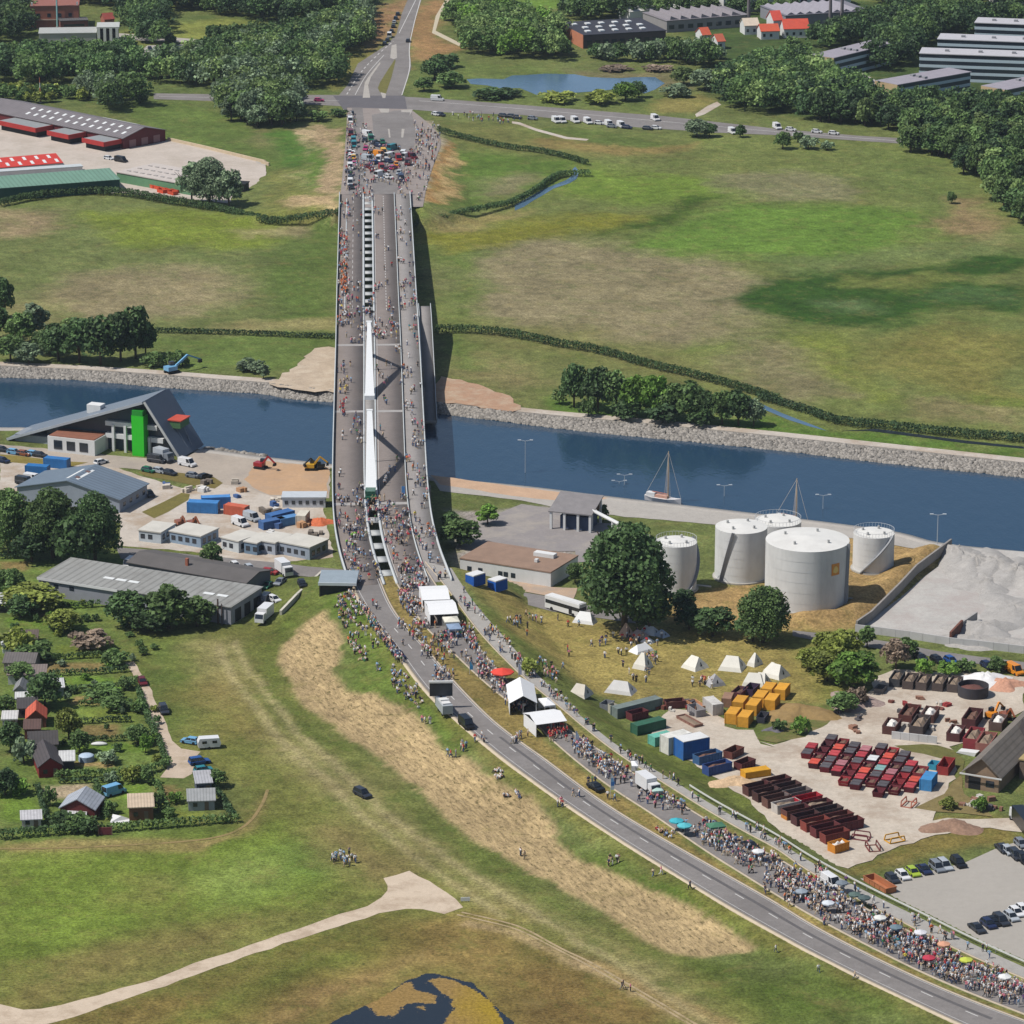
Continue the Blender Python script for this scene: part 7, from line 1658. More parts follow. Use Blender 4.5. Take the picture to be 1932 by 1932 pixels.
# open boat upside down, cyclists' white box, etc.
mb = MB(); mb.blob((0, 0, .1), 1.9, .7, .6, 14, 6, z0=0); tag(mb.build('upturned_boat', WHITEW, None, G(*T(0,2,722,1692))), 'white upturned rowing boat on the lower garden lawn', 'boat')
# ------------------------------------------------------------------ containers and skips
def Yz(x, y): return (1361.6 + x * .2953, 1218.3 + y * .2953)
def open_box_mb(L, W, H, taper=.0, t=.09, floor=.15, ribs=0, fill=None, flare=0.0):
    mb = MB(); l0, l1 = L/2 - taper, L/2; w0, w1 = W/2 - flare, W/2
    O = [(-l0,-w0,0),(l0,-w0,0),(l0,w0,0),(-l0,w0,0),(-l1,-w1,H),(l1,-w1,H),(l1,w1,H),(-l1,w1,H),
         (-l1+t,-w1+t,H),(l1-t,-w1+t,H),(l1-t,w1-t,H),(-l1+t,w1-t,H),(-l0+t,-w0+t,floor),(l0-t,-w0+t,floor),(l0-t,w0-t,floor),(-l0+t,w0-t,floor)]
    mb.add(O, [(0,1,5,4),(1,2,6,5),(2,3,7,6),(3,0,4,7),(3,2,1,0),(4,5,9,8),(5,6,10,9),(6,7,11,10),(7,4,8,11),(9,13,12,8),(10,14,13,9),(11,15,14,10),(8,12,15,11),(12,13,14,15)])
    for i in range(ribs):
        x = lerp(-l0 + .2, l0 - .2, i / max(1, ribs - 1))
        for s in (-1, 1): mb.beam((x, s*(w0 + .03), .05), (x * (l1 / l0 if l0 else 1), s*(w1 + .04), H - .02), .1, .08)
    mb.box(-l1 - .05, l1 + .05, -w1 - .06, -w1 + .02, H - .14, H + .03); mb.box(-l1 - .05, l1 + .05, w1 - .02, w1 + .06, H - .14, H + .03)
    return mb
SKIPMB = open_box_mb(4.3, 2.1, 1.5, .55, ribs=4, flare=.1)
ROLLMB = open_box_mb(6.2, 2.4, 2.0, .05, ribs=8)
SMALLMB = open_box_mb(4.6, 2.3, 1.7, .1, ribs=5)
def closed_mb(L=6.1, W=2.44, H=2.6):
    mb = MB(); mb.box(-L/2, L/2, -W/2, W/2, 0, H); n = int(L / .45)
    for i in range(n):
        x = lerp(-L/2 + .25, L/2 - .25, i / (n - 1))
        for s in (-1, 1): mb.box(x - .08, x + .08, s*W/2 - .04, s*W/2 + .04, .15, H - .15)
    for sx in (-1, 1):
        for sy in (-1, 1): mb.box(sx*L/2 - .09, sx*L/2 + .09, sy*W/2 - .09, sy*W/2 + .09, 0, H + .04)
    return mb
def doors_mb(L=6.1, W=2.44, H=2.6):
    mb = MB(); 
    for y in (-.9, -.3, .3, .9): mb.box(L/2 + .02, L/2 + .07, y - .03, y + .03, .1, H - .1)
    return mb
def rusty(c, d=.45): return mat(c, .75, .2, .7, dirt=d, rand=.12)
MESHES = {k: v.mesh('body', rusty((150, 60, 60))) for k, v in dict(skip=SKIPMB, roll=ROLLMB, small=SMALLMB, box=closed_mb()).items()}
def fillm(L, W, z0, z1, seed, m):
    g = np.random.default_rng(seed); mb = MB(); n, k = 7, 4; V = []
    for i in range(n):
        for j in range(k):
            e = min(i, n-1-i, j, k-1-j)
            V.append((lerp(-L/2, L/2, i/(n-1)), lerp(-W/2, W/2, j/(k-1)), z0 + (z1 - z0) * (0 if e == 0 else .5 + .7 * g.random())))
    mb.add(V, [(i*k+j, (i+1)*k+j, (i+1)*k+j+1, i*k+j+1) for i in range(n-1) for j in range(k-1)], 0)
    return mb.mesh('load', m)
LOADS = [fillm(4.0, 1.85, .9, 1.5, 1, rusty((150, 130, 110))), fillm(4.0, 1.85, .9, 1.7, 2, mat((226, 222, 214), .8, .2, 1.5)), fillm(4.0, 1.85, .7, 1.3, 3, rusty((110, 80, 66)))]
LIDM = MB(); LIDM.box(-2.1, 2.1, -1.02, 1.02, 1.52, 1.64); LIDM.box(-.04, .04, -1.0, 1.0, 1.65, 1.70); LIDM = LIDM.mesh('lid', rusty((200, 70, 66), .2))
def cont(kind, uv, d, col, label, group=None, load=None, lid=None, scale=None, name=None, cat=None, z=None, dirt=.45):
    p = G(*uv); nm = name or {'skip': 'skip', 'roll': 'open_container', 'small': 'open_container', 'box': 'shipping_container'}[kind]
    r = thing(nm, label, cat or ('skip' if kind == 'skip' else 'container'), (p[0], p[1], p[2] + .05 if z is None else z), heading(uv[0], uv[1], d[0], d[1]), group)
    o = add_obj('body', MESHES[kind], r); o.material_slots[0].link = 'OBJECT'; o.material_slots[0].material = rusty(col, dirt)
    if kind == 'box':
        o2 = add_obj('door_bar', DOORB, r)
    if load is not None:
        l = add_obj('load', LOADS[load], r); k = {'skip': 1, 'roll': 1.45, 'small': 1.1}[kind]; l.scale = (k, 1.12, k if kind == 'roll' else 1.05)
    if lid is not None:
        l = add_obj('lid', LIDM, r); l.material_slots[0].link = 'OBJECT'; l.material_slots[0].material = rusty(lid, .2)
    if scale: r.scale = scale
    return r
DOORB = doors_mb().mesh('door_bar', mat((190, 190, 190), .5))
# --- the field of red skips
RF = [Yz(*q) for q in ((505,735),(560,650),(745,600),(830,640),(1190,690),(1240,790),(1265,880),(1190,960),(1040,990),(950,925),(770,905),(735,850),(610,825))]
RFp = np.array([P(*q) for q in RF]); n_red = 0
cols = [(120,40,52),(104,34,46),(140,42,50),(90,36,48),(168,48,56),(112,44,54)]
lids = [None, None, (190,72,76), (92,88,92), (176,116,122), (92,88,92), None, (206,84,66), (92,88,92), None, (176,60,68)]
for j in range(-4, 16):
    for i in range(-9, 16):
        x = 520 + i * 73 + j * 27; y = 740 + i * 24 - j * 39
        q = P(*Yz(x, y + 14))
        if inside(np.array([q[0]]), np.array([q[1]]), RFp)[0]:
            k = (i * 7 + j * 5) % 11; c = cols[(i * 3 + j * 2) % 6]; ld = lids[k]
            if (i, j) == (5, 3): ld = (226, 228, 228)
            if (i, j) == (6, 2): ld = (140, 180, 176)
            nm = 'uncovered' if ld is None else {(190,72,76):'light red lidded',(176,116,122):'pinkish lidded',(92,88,92):'grey lidded',(206,84,66):'orange lidded',(176,60,68):'bright red lidded',(226,228,228):'white lidded',(140,180,176):'pale green lidded'}[ld]
            sh = {(120,40,52):'maroon',(104,34,46):'dark maroon',(140,42,50):'red',(90,36,48):'purplish',(168,48,56):'bright red',(112,44,54):'wine red'}[c]
            cont('skip', Yz(x, y + 14), (34, -46), c, '%s %s skip in the packed field of red skips' % (nm, sh), 'packed field of red skips', lid=ld, load=2 if ld is None and k % 2 else None, dirt=.25, scale=(.72, 1, .9)); n_red += 1
# --- rusty open containers along the road, in two files
RC = [((96,60,56),'dark rust'),((84,54,52),'blackish brown'),((120,84,74),'brown'),((206,198,190),'off white'),((108,66,60),'rust brown'),((90,52,54),'dark rust'),((150,70,60),'reddish rust'),((104,46,48),'maroon'),((130,60,52),'rust red')]
for k in range(9):
    x, y = 165 + k * 62, 950 + k * 38; c, nm = RC[k]
    cont('small', Yz(x + 60, y - 8), (40, -9), c, '%s open container in the roadside file, %s' % (nm, ['at its upper end','second from its upper end','third from its upper end','the only pale one','just below the pale one','in its lower half','third from its lower end','second from its lower end','at its lower end'][k]), 'rusty containers along the embankment', load=[None,2,None,0,None,None,2,None,None][k], scale=(1.3, 1, 1.2))
RC2 = [((92,48,50),'dark maroon'),((88,60,58),'dark brown'),((124,112,110),'greyish'),((190,40,58),'bright red'),((96,50,54),'dark maroon'),((84,66,64),'blackish'),((112,60,56),'rust brown'),((100,44,46),'maroon')]
for k in range(8):
    x, y = 330 + k * 66, 905 + k * 38; c, nm = RC2[k]
    cont('small', Yz(x + 20, y), (40, -9), c, '%s open container in the second file, %s' % (nm, ['at its upper end','second from the top','third from the top','the only bright red one','right below the bright red one','in its lower half','second from its lower end','at its lower end'][k]), 'rusty containers, second file', load=[2,None,None,None,0,None,2,None][k], scale=(1.3, 1, 1.2))
cont('small', Yz(450, 1100), (40, -9), (216, 140, 60), 'orange rimmed flat container wedged between the rusty files', scale=(.9, .9, .5))
cont('small', Yz(745, 1310), (40, -12), (230, 150, 50), 'orange container with a white sheet at the lower end of the rusty containers', load=1, scale=(.85, 1, 1.1), dirt=.2)
def frame_rack(uv, d, c, label):
    p = G(*uv); r = thing('steel_frame', label, 'frame', p, heading(*uv, *d)); m = rusty(c)
    for y in (-1.1, 1.1):
        mb = MB(); mb.beam((-1.8, y, .15), (1.8, y, .15), .25, .3); mb.beam((-1.8, y, .3), (-1.5, y, 1.3), .2, .2); mb.beam((1.8, y, .3), (1.5, y, 1.3), .2, .2); mb.beam((-1.5, y, 1.3), (1.5, y, 1.3), .2, .2); mb.build('side_frame', m, r)
    for x in (-1.7, 1.7): mb = MB(); mb.beam((x, -1.0, .15), (x, 1.0, .15), .25, .25); mb.build('cross_member', m, r)
frame_rack(Yz(1105, 1250), (30, -6), (216, 160, 50), 'yellow steel frame on the sandy lane above the car park')
frame_rack(Yz(965, 1300), (20, 30), (120, 60, 56), 'rusty steel frame left of the yellow one')
frame_rack(Yz(890, 1235), (30, 4), (110, 46, 56), 'maroon low steel frame beside the rusty containers end')
frame_rack(Yz(1195, 1020), (24, -24), (180, 110, 90), 'rusty orange frame in front of the blue container and red skips')
cont('box', Yz(1320, 905), (30, -42), (66, 140, 196), 'bright blue container at the right end of the red skip field', scale=(.85, 1, 1))
cont('small', Yz(1355, 785), (30, -30), (60, 160, 190), 'small turquoise container behind the bright blue one', scale=(.6, .8, .8))
cont('roll', Yz(1432, 800), (30, -42), (172, 62, 60), 'open red container at the far right of the red skip field')
cont('small', Yz(1270, 840), (30, -42), (150, 60, 64), 'faded red open container between the skip field and the blue container', load=0)
# --- brown skips row, rusty four, round bin
for k, (x, y, c, lb) in enumerate([(1205,255,(150,118,104),'leftmost of the brown loaded containers below the roadside bushes'),(1290,262,(158,120,100),'second brown loaded container below the roadside bushes'),(1395,268,(140,112,104),'third brown loaded container below the roadside bushes'),(1490,275,(146,122,112),'rightmost of the brown loaded containers, next to the round bin'),(1120,240,(70,72,76),'dark container at the left end of the brown loaded containers')]):
    cont('roll', Yz(x, y), (30, -46), c if k == 4 else (96, 84, 80), lb, 'brown containers below the roadside bushes' if k < 4 else None, load=0)
cont('small', Yz(1015, 295), (30, -30), (120, 116, 112), 'small dark container left of the brown loaded row', scale=(.7, .9, .7))
for x, y, c, ld, lb in ((1085,545,(96,60,56),1,'rusty open container holding white scrap, left end of the four'),(1195,475,(110,62,56),2,'long rusty open container, upper left of the four'),(1265,545,(90,80,78),0,'dark open container holding a tan load, lower right of the four'),(1330,470,(104,70,64),1,'open container holding white bags, upper right of the four'),(1600,500,(84,44,46),2,'dark red open container beside the orange excavator'),(1495,590,(96,56,56),1,'dark open container with white scrap left of the red scrap'),(1610,625,(150,60,66),0,'red container full of mixed scrap by the workshop roof'),(1690,655,(170,110,100),0,'pinkish scrap container at the workshop eaves'),(1765,520,(120,96,90),1,'grey container with white scrap under the grab excavator')):
    cont('roll' if ld != 1 else 'small', Yz(x, y), (30, -44), c, lb, load=ld, scale=(1.25, 1.25, 1.2))
t = thing('round_bin', 'large dark round open bin beside the white heap', 'bin', G(*Yz(1605, 318))); mb = MB(); n = 24
for r0, r1, z0, z1 in ((3.4, 3.5, 0, 2.6), (3.3, 3.3, 2.6, .5)):
    mb.add([(r0*cos(2*pi*i/n), r0*sin(2*pi*i/n), z0) for i in range(n)] + [(r1*cos(2*pi*i/n), r1*sin(2*pi*i/n), z1) for i in range(n)], [(i, (i+1) % n, n + (i+1) % n, n + i) for i in range(n)], 0, True)
mb.add([(3.5*cos(2*pi*i/n), 3.5*sin(2*pi*i/n), 2.6) for i in range(n)] + [(3.3*cos(2*pi*i/n), 3.3*sin(2*pi*i/n), 2.6) for i in range(n)], [(i, (i+1) % n, n + (i+1) % n, n + i) for i in range(n)])
mb.add([(3.3*cos(2*pi*i/n), 3.3*sin(2*pi*i/n), .5) for i in range(n)], [tuple(range(n))]); mb.build('shell', rusty((62, 60, 66)), t); mb = MB(); mb.blob((0, 0, 1.2), 2.9, 2.9, .9, 14, 6, jit=.2, z0=-.2); mb.build('load', rusty((110, 70, 62)), t)
mb = MB(); mb.profy([(-2.2, .2), (2.0, .0), (2.4, .9), (-1.8, .6)], -1, 1); tag(mb.build('white_hull', WHITEW, None, G(*Yz(1570, 690)), -.5), 'white boat-like hull lying between the workshop and the red scrap', 'hull')
# --- yellow containers
YC = (216, 156, 52)
for k, (x, y, kind, lb) in enumerate([(72,480,'s','yellow container at the front left of the yellow group'),(118,405,'s','yellow container behind the front left one'),(150,500,'s','yellow container at the front of the middle file'),(203,425,'s','second yellow container of the middle file'),(248,372,'s','third yellow container of the middle file'),(300,320,'s','rearmost yellow container of the middle file'),(320,392,'s','front yellow container of the right file'),(385,325,'s','rear yellow container of the right file')]):
    r = cont('box', Yz(x, y), (34, -44), YC, lb, 'yellow containers in the scrap yard', scale=(.78, 1, .92), dirt=.15)
cont('small', Yz(262, 478), (34, -44), (70, 72, 84), 'dark grey tub at the foot of the yellow containers', scale=(.9, .8, .8))
cont('box', Yz(38, 375), (20, -44), (156, 122, 100), 'brownish container left of the yellow ones', scale=(.7, .85, .8)); cont('small', Yz(115, 325), (34, -30), (110, 64, 70), 'maroon low container behind the yellow ones', load=2); cont('small', Yz(190, 305), (34, -30), (70, 50, 80), 'dark purple low container behind the yellow ones')
# --- left part of the yard
cont('box', T(2,2,905,1455), (40, -10), (120, 132, 128), 'long grey green container at the upper left of the yard', scale=(2.0, 1, .9)); cont('small', T(2,2,910,1500), (40, -10), (112, 50, 56), 'maroon tub in front of the long grey container')
cont('small', T(2,2,690,1430), (30, -20), (130, 134, 140), 'grey tub at the upper left corner of the yard', scale=(.7, .9, .9)); cont('small', T(2,2,740,1470), (40, -10), (190, 186, 170), 'pale box end beside the long grey container', scale=(.35, 1, 1.3))
cont('box', T(2,2,990,1590), (40, -10), (50, 100, 78), 'dark green container in the left part of the yard', scale=(1.25, 1, .85)); cont('box', T(2,2,1080,1680), (40, -10), (104, 178, 160), 'teal container in front of the dark green one', scale=(.8, 1, .8)); cont('box', T(2,2,1190,1735), (40, -10), (214, 212, 204), 'tall white container left of the blue box', scale=(1.0, 1.2, 1.5))
cont('box', T(2,2,1305,1770), (40, -8), (40, 100, 170), 'large blue box with a white top in the yard', scale=(1.05, 1.5, 1.55)); mb = MB()
p = G(*T(2,2,1305,1770)); mb.box(-3.2, 3.2, -1.9, 1.9, 4.1, 4.25); r_ = [o for o in COL.objects if o.get('label') == 'large blue box with a white top in the yard'][0]; o = mb.build('white_top', WHITEW, r_); o.scale = (1/1.05, 1/1.5, 1/1.55)
cont('roll', T(2,2,1420,1815), (40, -10), (58, 96, 140), 'blue open container below the large blue box', load=2); cont('roll', T(2,2,1490,1890), (40, -10), (50, 80, 140), 'blue and rusty container above the tan debris', load=2); cont('small', T(2,2,1610,1775), (40, -20), (112, 64, 56), 'rust brown open container at the end of the blue ones')
cont('small', T(2,2,1690,1860), (40, -16), (100, 48, 48), 'dark maroon open container above the flat yellow box'); cont('box', T(2,2,1770,1920), (40, -6), (226, 166, 40), 'flat yellow box container on the yard edge', scale=(.95, 1.0, .6), dirt=.1)
cont('box', T(2,2,1460,1450), (30, 24), (214, 210, 204), 'white container left of the yellow ones', scale=(.9, 1, 1)); cont('small', T(2,2,1340,1420), (34, 20), (206, 150, 110), 'pale orange low container left of the white one', scale=(1.1, .9, .6)); cont('small', T(2,2,1340,1470), (30, 20), (150, 146, 146), 'grey low container in front of the white one')
cont('small', T(2,2,1290,1530), (40, 22), (150, 110, 96), 'flat rusty trailer bed on the yard lane', scale=(1.6, 1, .4), load=0); cont('small', T(2,2,1180,1420), (40, -4), (120, 70, 66), 'maroon scrap container left of the pale orange one', load=2)
heap('debris_heap', *T(2,3,1620,180), 6, 3.5, 1.2, mat((206, 176, 140), .85, .35, 1.5), 'tan debris heap with a white lump at the yard edge', 41)
cont('small', Yz(1010, 1545), (44, 26), (176, 112, 76), 'orange brown timber trailer at the corner of the car park', scale=(1.7, 1.1, .8), name='trailer', cat='trailer', dirt=.15)
# --- blue portable cabins and other boxes
for x, y, lb in ((1595,530,'left of the two blue cabins with white tops beside the flat store'),(1755,568,'right of the two blue cabins with white tops beside the flat store')):
    cont('box', T(1,2,x,y), (40, -12), (30, 96, 186), lb, scale=(.62, 1.1, 1.0), name='blue_cabin', cat='cabin', dirt=.1)
    r_ = [o for o in COL.objects if o.get('label') == lb][0]; mb = MB(); mb.box(-3.1, 3.1, -1.25, 1.25, 2.62, 2.9); mb.build('white_top', WHITEW, r_)
for c, rr, x, y, d, col_, sc_, lb in [(0,1,415,1535,(40,4),(44,110,170),(1.1,1,1),'blue container, right one of the pair below the harbour building'),(0,1,275,1595,(40,3),(40,116,180),(1.0,1,1.1),'blue container, left one of the pair below the harbour building'),(0,1,1480,1860,(44,2),(70,140,206),(1.3,1.2,1.1),'blue roofed container left of the orange one by the site offices'),(0,1,1570,1830,(44,-2),(84,150,216),(1.2,1,1.2),'second blue roofed container behind the first by the site offices'),(0,1,1720,1880,(40,6),(206,104,76),(1,1,1),'orange red container among the blue ones by the site offices'),(1,1,175,1925,(40,-10),(60,104,160),(1.2,1.1,.9),'blue container between the white module and the orange scrap'),(1,2,120,110,(40,-8),(64,100,150),(1.1,1,.8),'blue container above the site offices near the bridge'),(1,2,230,90,(40,-8),(90,140,190),(.9,1,.8),'pale blue container above the site offices near the bridge'),(1,2,340,80,(24,-30),(206,200,186),(.8,1,1),'cream container beside the orange scrap near the bridge')]:
    cont('box', T(c,rr,x,y), d, col_, lb, scale=sc_, dirt=.15)
heap('orange_scrap', *T(1,2,460,80), 4.5, 3, 1.4, mat((206, 110, 70), .8, .3, 1.5), 'orange scrap heap beside the bridge left of the deck', 51)
for i, (x, y) in enumerate([(1105,1365),(1150,1375),(1195,1385),(1240,1395),(1285,1400),(1180,1402),(1255,1415)]):
    cont('small', T(0,0,x,y), (30, 8), (222, 88, 54), 'orange red tub in the row beside the green walled hall', 'orange tubs by the green walled hall', scale=(.8, .9, .8), dirt=.1, load=2 if i % 2 else None)
# ------------------------------------------------------------------ event structures
TENTW = mat((236, 236, 236), .7, .03, .8)
CANV = mat((226, 222, 210), .85, .07, .6)
def marquee(label, A, B, depth, h, rh, roof='gx', front=True, m=TENTW, name='marquee', cat='tent', walls='lbr', group=None, z=.14):
    a, rz, L = frame(A, B); r = thing(name, label, cat, (a[0], a[1], a[2] + z), rz, group)
    mb = MB()
    if roof == 'gx': mb.profx([(-.2, h), (depth/2, h + rh), (depth + .2, h), (depth + .2, h + .08), (depth/2, h + rh + .1), (-.2, h + .08)], -.15, L + .15)
    elif roof == 'gy': mb.profy([(-.2, h), (-.2, h + .08), (L/2, h + rh + .1), (L + .2, h + .08), (L + .2, h), (L/2, h + rh)][::-1], -.15, depth + .15)
    else:
        n = max(1, round(L / depth)); w = L / n
        for i in range(n):
            c = (i * w + w/2, depth/2, h + rh); q = [(i*w, 0, h), ((i+1)*w, 0, h), ((i+1)*w, depth, h), (i*w, depth, h)]
            mb.add(q + [c], [(0,1,4), (1,2,4), (2,3,4), (3,0,4)])
            mb.add([(x, y, z_) for x, y, z_ in q] + [(x, y, z_ - .35) for x, y, z_ in q], [(k, k+4, (k+1) % 4 + 4, (k+1) % 4) for k in range(4)])
    mb.build('canopy', m, r)
    for k in walls:
        mb = MB()
        if k == 'l': mb.box(-.05, .05, .1, depth - .1, 0, h)
        if k == 'r': mb.box(L - .05, L + .05, .1, depth - .1, 0, h)
        if k == 'b': mb.box(.1, L - .1, depth - .05, depth + .05, 0, h)
        if k == 'f': mb.box(.1, L - .1, -.05, .05, 0, h)
        mb.build('side_wall', m, r)
    for x in (0, L/2, L):
        for y in (0, depth): mb = MB(); mb.tube((x, y, 0), (x, y, h), .05, 5); mb.build('pole', mat((190, 190, 190), .5), r)
    return r, L
marquee('largest flat white marquee on the crowded carriageway by the bridge end, front half', (812,1183), (864,1180), 10.0, 2.8, .9, 'gx')
marquee('rear half of the flat white marquee pair by the bridge end', (798,1155), (848,1153), 10.0, 2.8, .9, 'gx', walls='lbr')
for A, B, d, h, rh, c, lb in [((792,1068),(809,1068),4,2.4,.8,(236,236,234),'topmost small white stall roof in the file before the marquee'),((795,1088),(819,1087),4.5,2.4,.5,(226,224,214),'cream stall roof, second in the file before the marquee'),((793,1106),(822,1105),5,2.4,.4,(226,196,180),'pinkish stall roof, third in the file before the marquee'),((812,1116),(832,1115),3.5,2.4,.6,(236,236,234),'white stall roof directly behind the marquee pair'),((840,1194),(868,1192),4,2.4,.6,(226,222,206),'beige awning in front of the large marquee'),((848,1206),(872,1204),4,2.2,.3,(140,160,186),'blue grey awning in front of the beige one'),((1192,1466),(1204,1466),3,2.3,.5,(236,236,236),'small white pavilion beside the white box lorry'),((1232,1510),(1252,1508),2.5,1.8,.3,(180,210,200),'pale green table awning under the white box lorry'),((720,1020),(732,1020),2.2,2.2,.5,(236,236,236),'tiny white stall on the bridge'),((838,647),(846,647),2.5,2.2,.5,(232,232,236),'white stall beside the far path of the bridge') ][:8]:
    marquee(lb, A, B, d, h, rh, 'pyr', m=mat(c, .75, .05), name='market_stall', cat='stall', walls='b')
marquee('white gabled marquee in the middle of the carriageway beside the cycle path', (962,1350), (1012,1349), 12, 2.6, 1.7, 'gy', walls='lbr')
marquee('white marquee with an open dark front behind the red shirted group', (1012,1392), (1068,1384), 7.5, 2.8, 1.0, 'gx', walls='lb')
marquee('small white side tent between the two white marquees', (1028,1352), (1048,1350), 5, 2.3, .8, 'pyr', walls='br')
def parasol(uv, r_, h, c, label, n=8, name='parasol'):
    p = G(*uv); t = thing(name, label, 'parasol', (p[0], p[1], p[2] + .12)); mb = MB()
    V = [(r_*cos(2*pi*i/n), r_*sin(2*pi*i/n), h) for i in range(n)] + [(0, 0, h + r_*.32)] + [(r_*cos(2*pi*i/n), r_*sin(2*pi*i/n), h - .25) for i in range(n)]
    mb.add(V, [(i, (i+1) % n, n) for i in range(n)] + [(i, n+1+i, n+1+(i+1) % n, (i+1) % n) for i in range(n)]); mb.build('canopy', mat(c, .7, .08), t)
    mb = MB(); mb.tube((0, 0, 0), (0, 0, h + .1), .05, 6); mb.build('pole', mat((170, 170, 170)), t); mb = MB(); mb.cyl(0, 0, 0, .12, .35, 10); mb.build('base', DARK, t)
parasol((948, 1288), 2.6, 2.5, (226, 74, 58), 'large red parasol above the white gabled marquee')
parasol((1276, 1568), 1.5, 2.2, (64, 176, 190), 'left of the two turquoise parasols in the crowd'); parasol((1291, 1577), 1.5, 2.2, (90, 186, 196), 'right of the two turquoise parasols in the crowd')
for i, (u, v, c, nm) in enumerate([(1430,1624,(226,226,226),'white'),(1512,1700,(150,160,170),'grey'),(1562,1722,(214,220,226),'pale'),(1612,1706,(90,110,104),'dark green'),(1630,1712,(80,96,96),'dark teal'),(1588,1684,(120,130,140),'slate grey'),(1660,1750,(226,226,220),'cream'),(1780,1800,(216,160,130),'salmon'),(1752,1826,(190,60,80),'red'),(1822,1830,(196,206,80),'lime'),(1895,1862,(226,226,224),'bright white'),(1736,1778,(220,220,224),'ivory'),(1690,1768,(110,130,140),'steel blue')]):
    parasol((u, v), 1.25, 2.0, c, '%s parasol held over the dense crowd on the right carriageway' % nm)
t, L = marquee('dark green gazebo at the edge of the cycle path', (1340,1582), (1370,1578), 2.6, 2.1, .6, 'pyr', m=mat((74, 126, 98), .75, .08), name='gazebo', walls='')
# video walls
p = G(606, 1123); t = thing('stage_trailer', 'large dark stage with a grey canopy roof at the near left end of the bridge', 'stage', (p[0], p[1], p[2] - .2), heading(606, 1123, 60, 1))
mb = MB(); mb.box(0, 8.0, 0, 5.5, -1.6, .7); mb.build('platform', mat((70, 78, 90), .6, .12), t)
mb = MB(); mb.box(0, 8.0, 5.0, 5.5, .7, 3.9); mb.build('back_wall', mat((60, 66, 78), .6, .1), t)
mb = MB(); mb.box(-.1, 8.1, -.35, -.12, -1.2, 2.6); mb.build('video_wall', mat((36, 44, 58), .25, .15, .6), t)
mb = MB(); mb.profx([(-1.2, 3.3), (6.0, 4.2), (6.0, 4.6), (-1.2, 3.75)], -.5, 8.5); mb.build('canopy_roof', mat((150, 162, 170), .5, .1), t)
mb = MB(); mb.box(-.55, 8.55, -1.45, -1.21, 3.1, 3.8); mb.build('roof_edge', mat((206, 214, 218), .5, .05), t)
for x in (-.2, 8.2):
    for y in (-.6, 5.6): mb = MB(); mb.box(x - .15, x + .15, y - .15, y + .15, -1.6, 3.6); mb.build('leg', DARK, t)
p = G(838, 1345); t = thing('video_wall_trailer', 'mobile video wall with a white top edge standing on a trailer in the carriageway', 'video wall', (p[0], p[1], p[2] + .12), heading(838, 1345, -20, -26))
mb = MB(); mb.box(-3.2, 3.4, -1.15, 1.15, .7, 2.6); mb.build('trailer_body', mat((170, 176, 180), .5, .1), t)
mb = MB(); mb.box(-2.4, 1.5, -.9, .9, 2.61, 2.9); mb.box(-.8, -.2, -.95, .95, 2.92, 3.2); mb.build('top_box', WHITEW, t)
for x in (-2.2, 1.2):
    for y in (-1, 1): add_obj('wheel', WHEEL, t, (x, y, .34))
rz_ = -t.rotation_euler[2]
e = bpy.data.objects.new('screen', None); COL.objects.link(e); e.parent = t; e.location = (2.6, 0, 2.6); e.rotation_euler[2] = rz_ + .03
mb = MB(); mb.box(-2.5, 2.5, -.18, .18, .3, 3.3); mb.build('screen_panel', mat((44, 50, 58), .25, .15, .8), e)
mb = MB(); mb.box(-2.65, 2.65, -.25, .25, 3.31, 3.75); mb.build('top_edge', WHITEW, e)
mb = MB(); mb.box(-.3, .3, -.2, .2, -.6, .3); mb.build('mast', DARK, e)
def flag(uv, h, cols_, label, w=.75):
    p = G(*uv); t = thing('beach_flag', label, 'flag', (p[0], p[1], p[2] + .12)); mb = MB(); mb.tube((0, 0, 0), (0, 0, h), .05, 6, .03); mb.build('pole', mat((206, 206, 206)), t)
    n = 8; prev = None
    for k, c in enumerate(cols_):
        mb = MB(); a = .35 + .62 * k / len(cols_); b = .35 + .62 * (k + 1) / len(cols_)
        for j in range(3):
            z0 = h * lerp(a, b, j/3); z1 = h * lerp(a, b, (j+1)/3); w0 = w * min(1, 2.2*(1.0 - z0/h) + .25); w1 = w * min(1, 2.2*(1.0 - z1/h) + .25)
            mb.add([(.05, -.02, z0), (w0, .06, z0), (w1, .06, z1), (.05, -.02, z1), (.05, .02, z0), (w0, .10, z0), (w1, .10, z1), (.05, .02, z1)], [(0,1,2,3), (7,6,5,4), (1,5,6,2), (0,4,5,1), (3,2,6,7), (4,0,3,7)])
        mb.build('cloth', mat(c, .7, .05), t)
flag((1152, 1508), 5.6, [(196,206,214),(60,120,190),(120,170,214),(236,236,236)], 'tall white and blue beach flag beside the black car')
flag((1086, 1408), 3.4, [(190,200,216),(170,190,214)], 'pale blue beach flag in front of the red shirted group')
flag((886, 1273), 3.0, [(60,150,206),(90,170,216)], 'short blue beach flag left of the red parasol'); flag((978, 1286), 4.2, [(206,206,226),(190,196,220)], 'pale lilac beach flag right of the red parasol')
p = axl(7.6)[ax_at_v(945, 8)]; t = thing('beach_flag', 'blue beach flag standing on the bridge beside the near pylon', 'flag', tuple(p)); mb = MB(); mb.tube((0,0,0), (0,0,3.6), .05, 6); mb.build('pole', mat((206,206,206)), t); mb = MB(); mb.box(.06, .9, -.03, .03, .8, 3.5); mb.build('cloth', mat((84, 140, 200)), t)
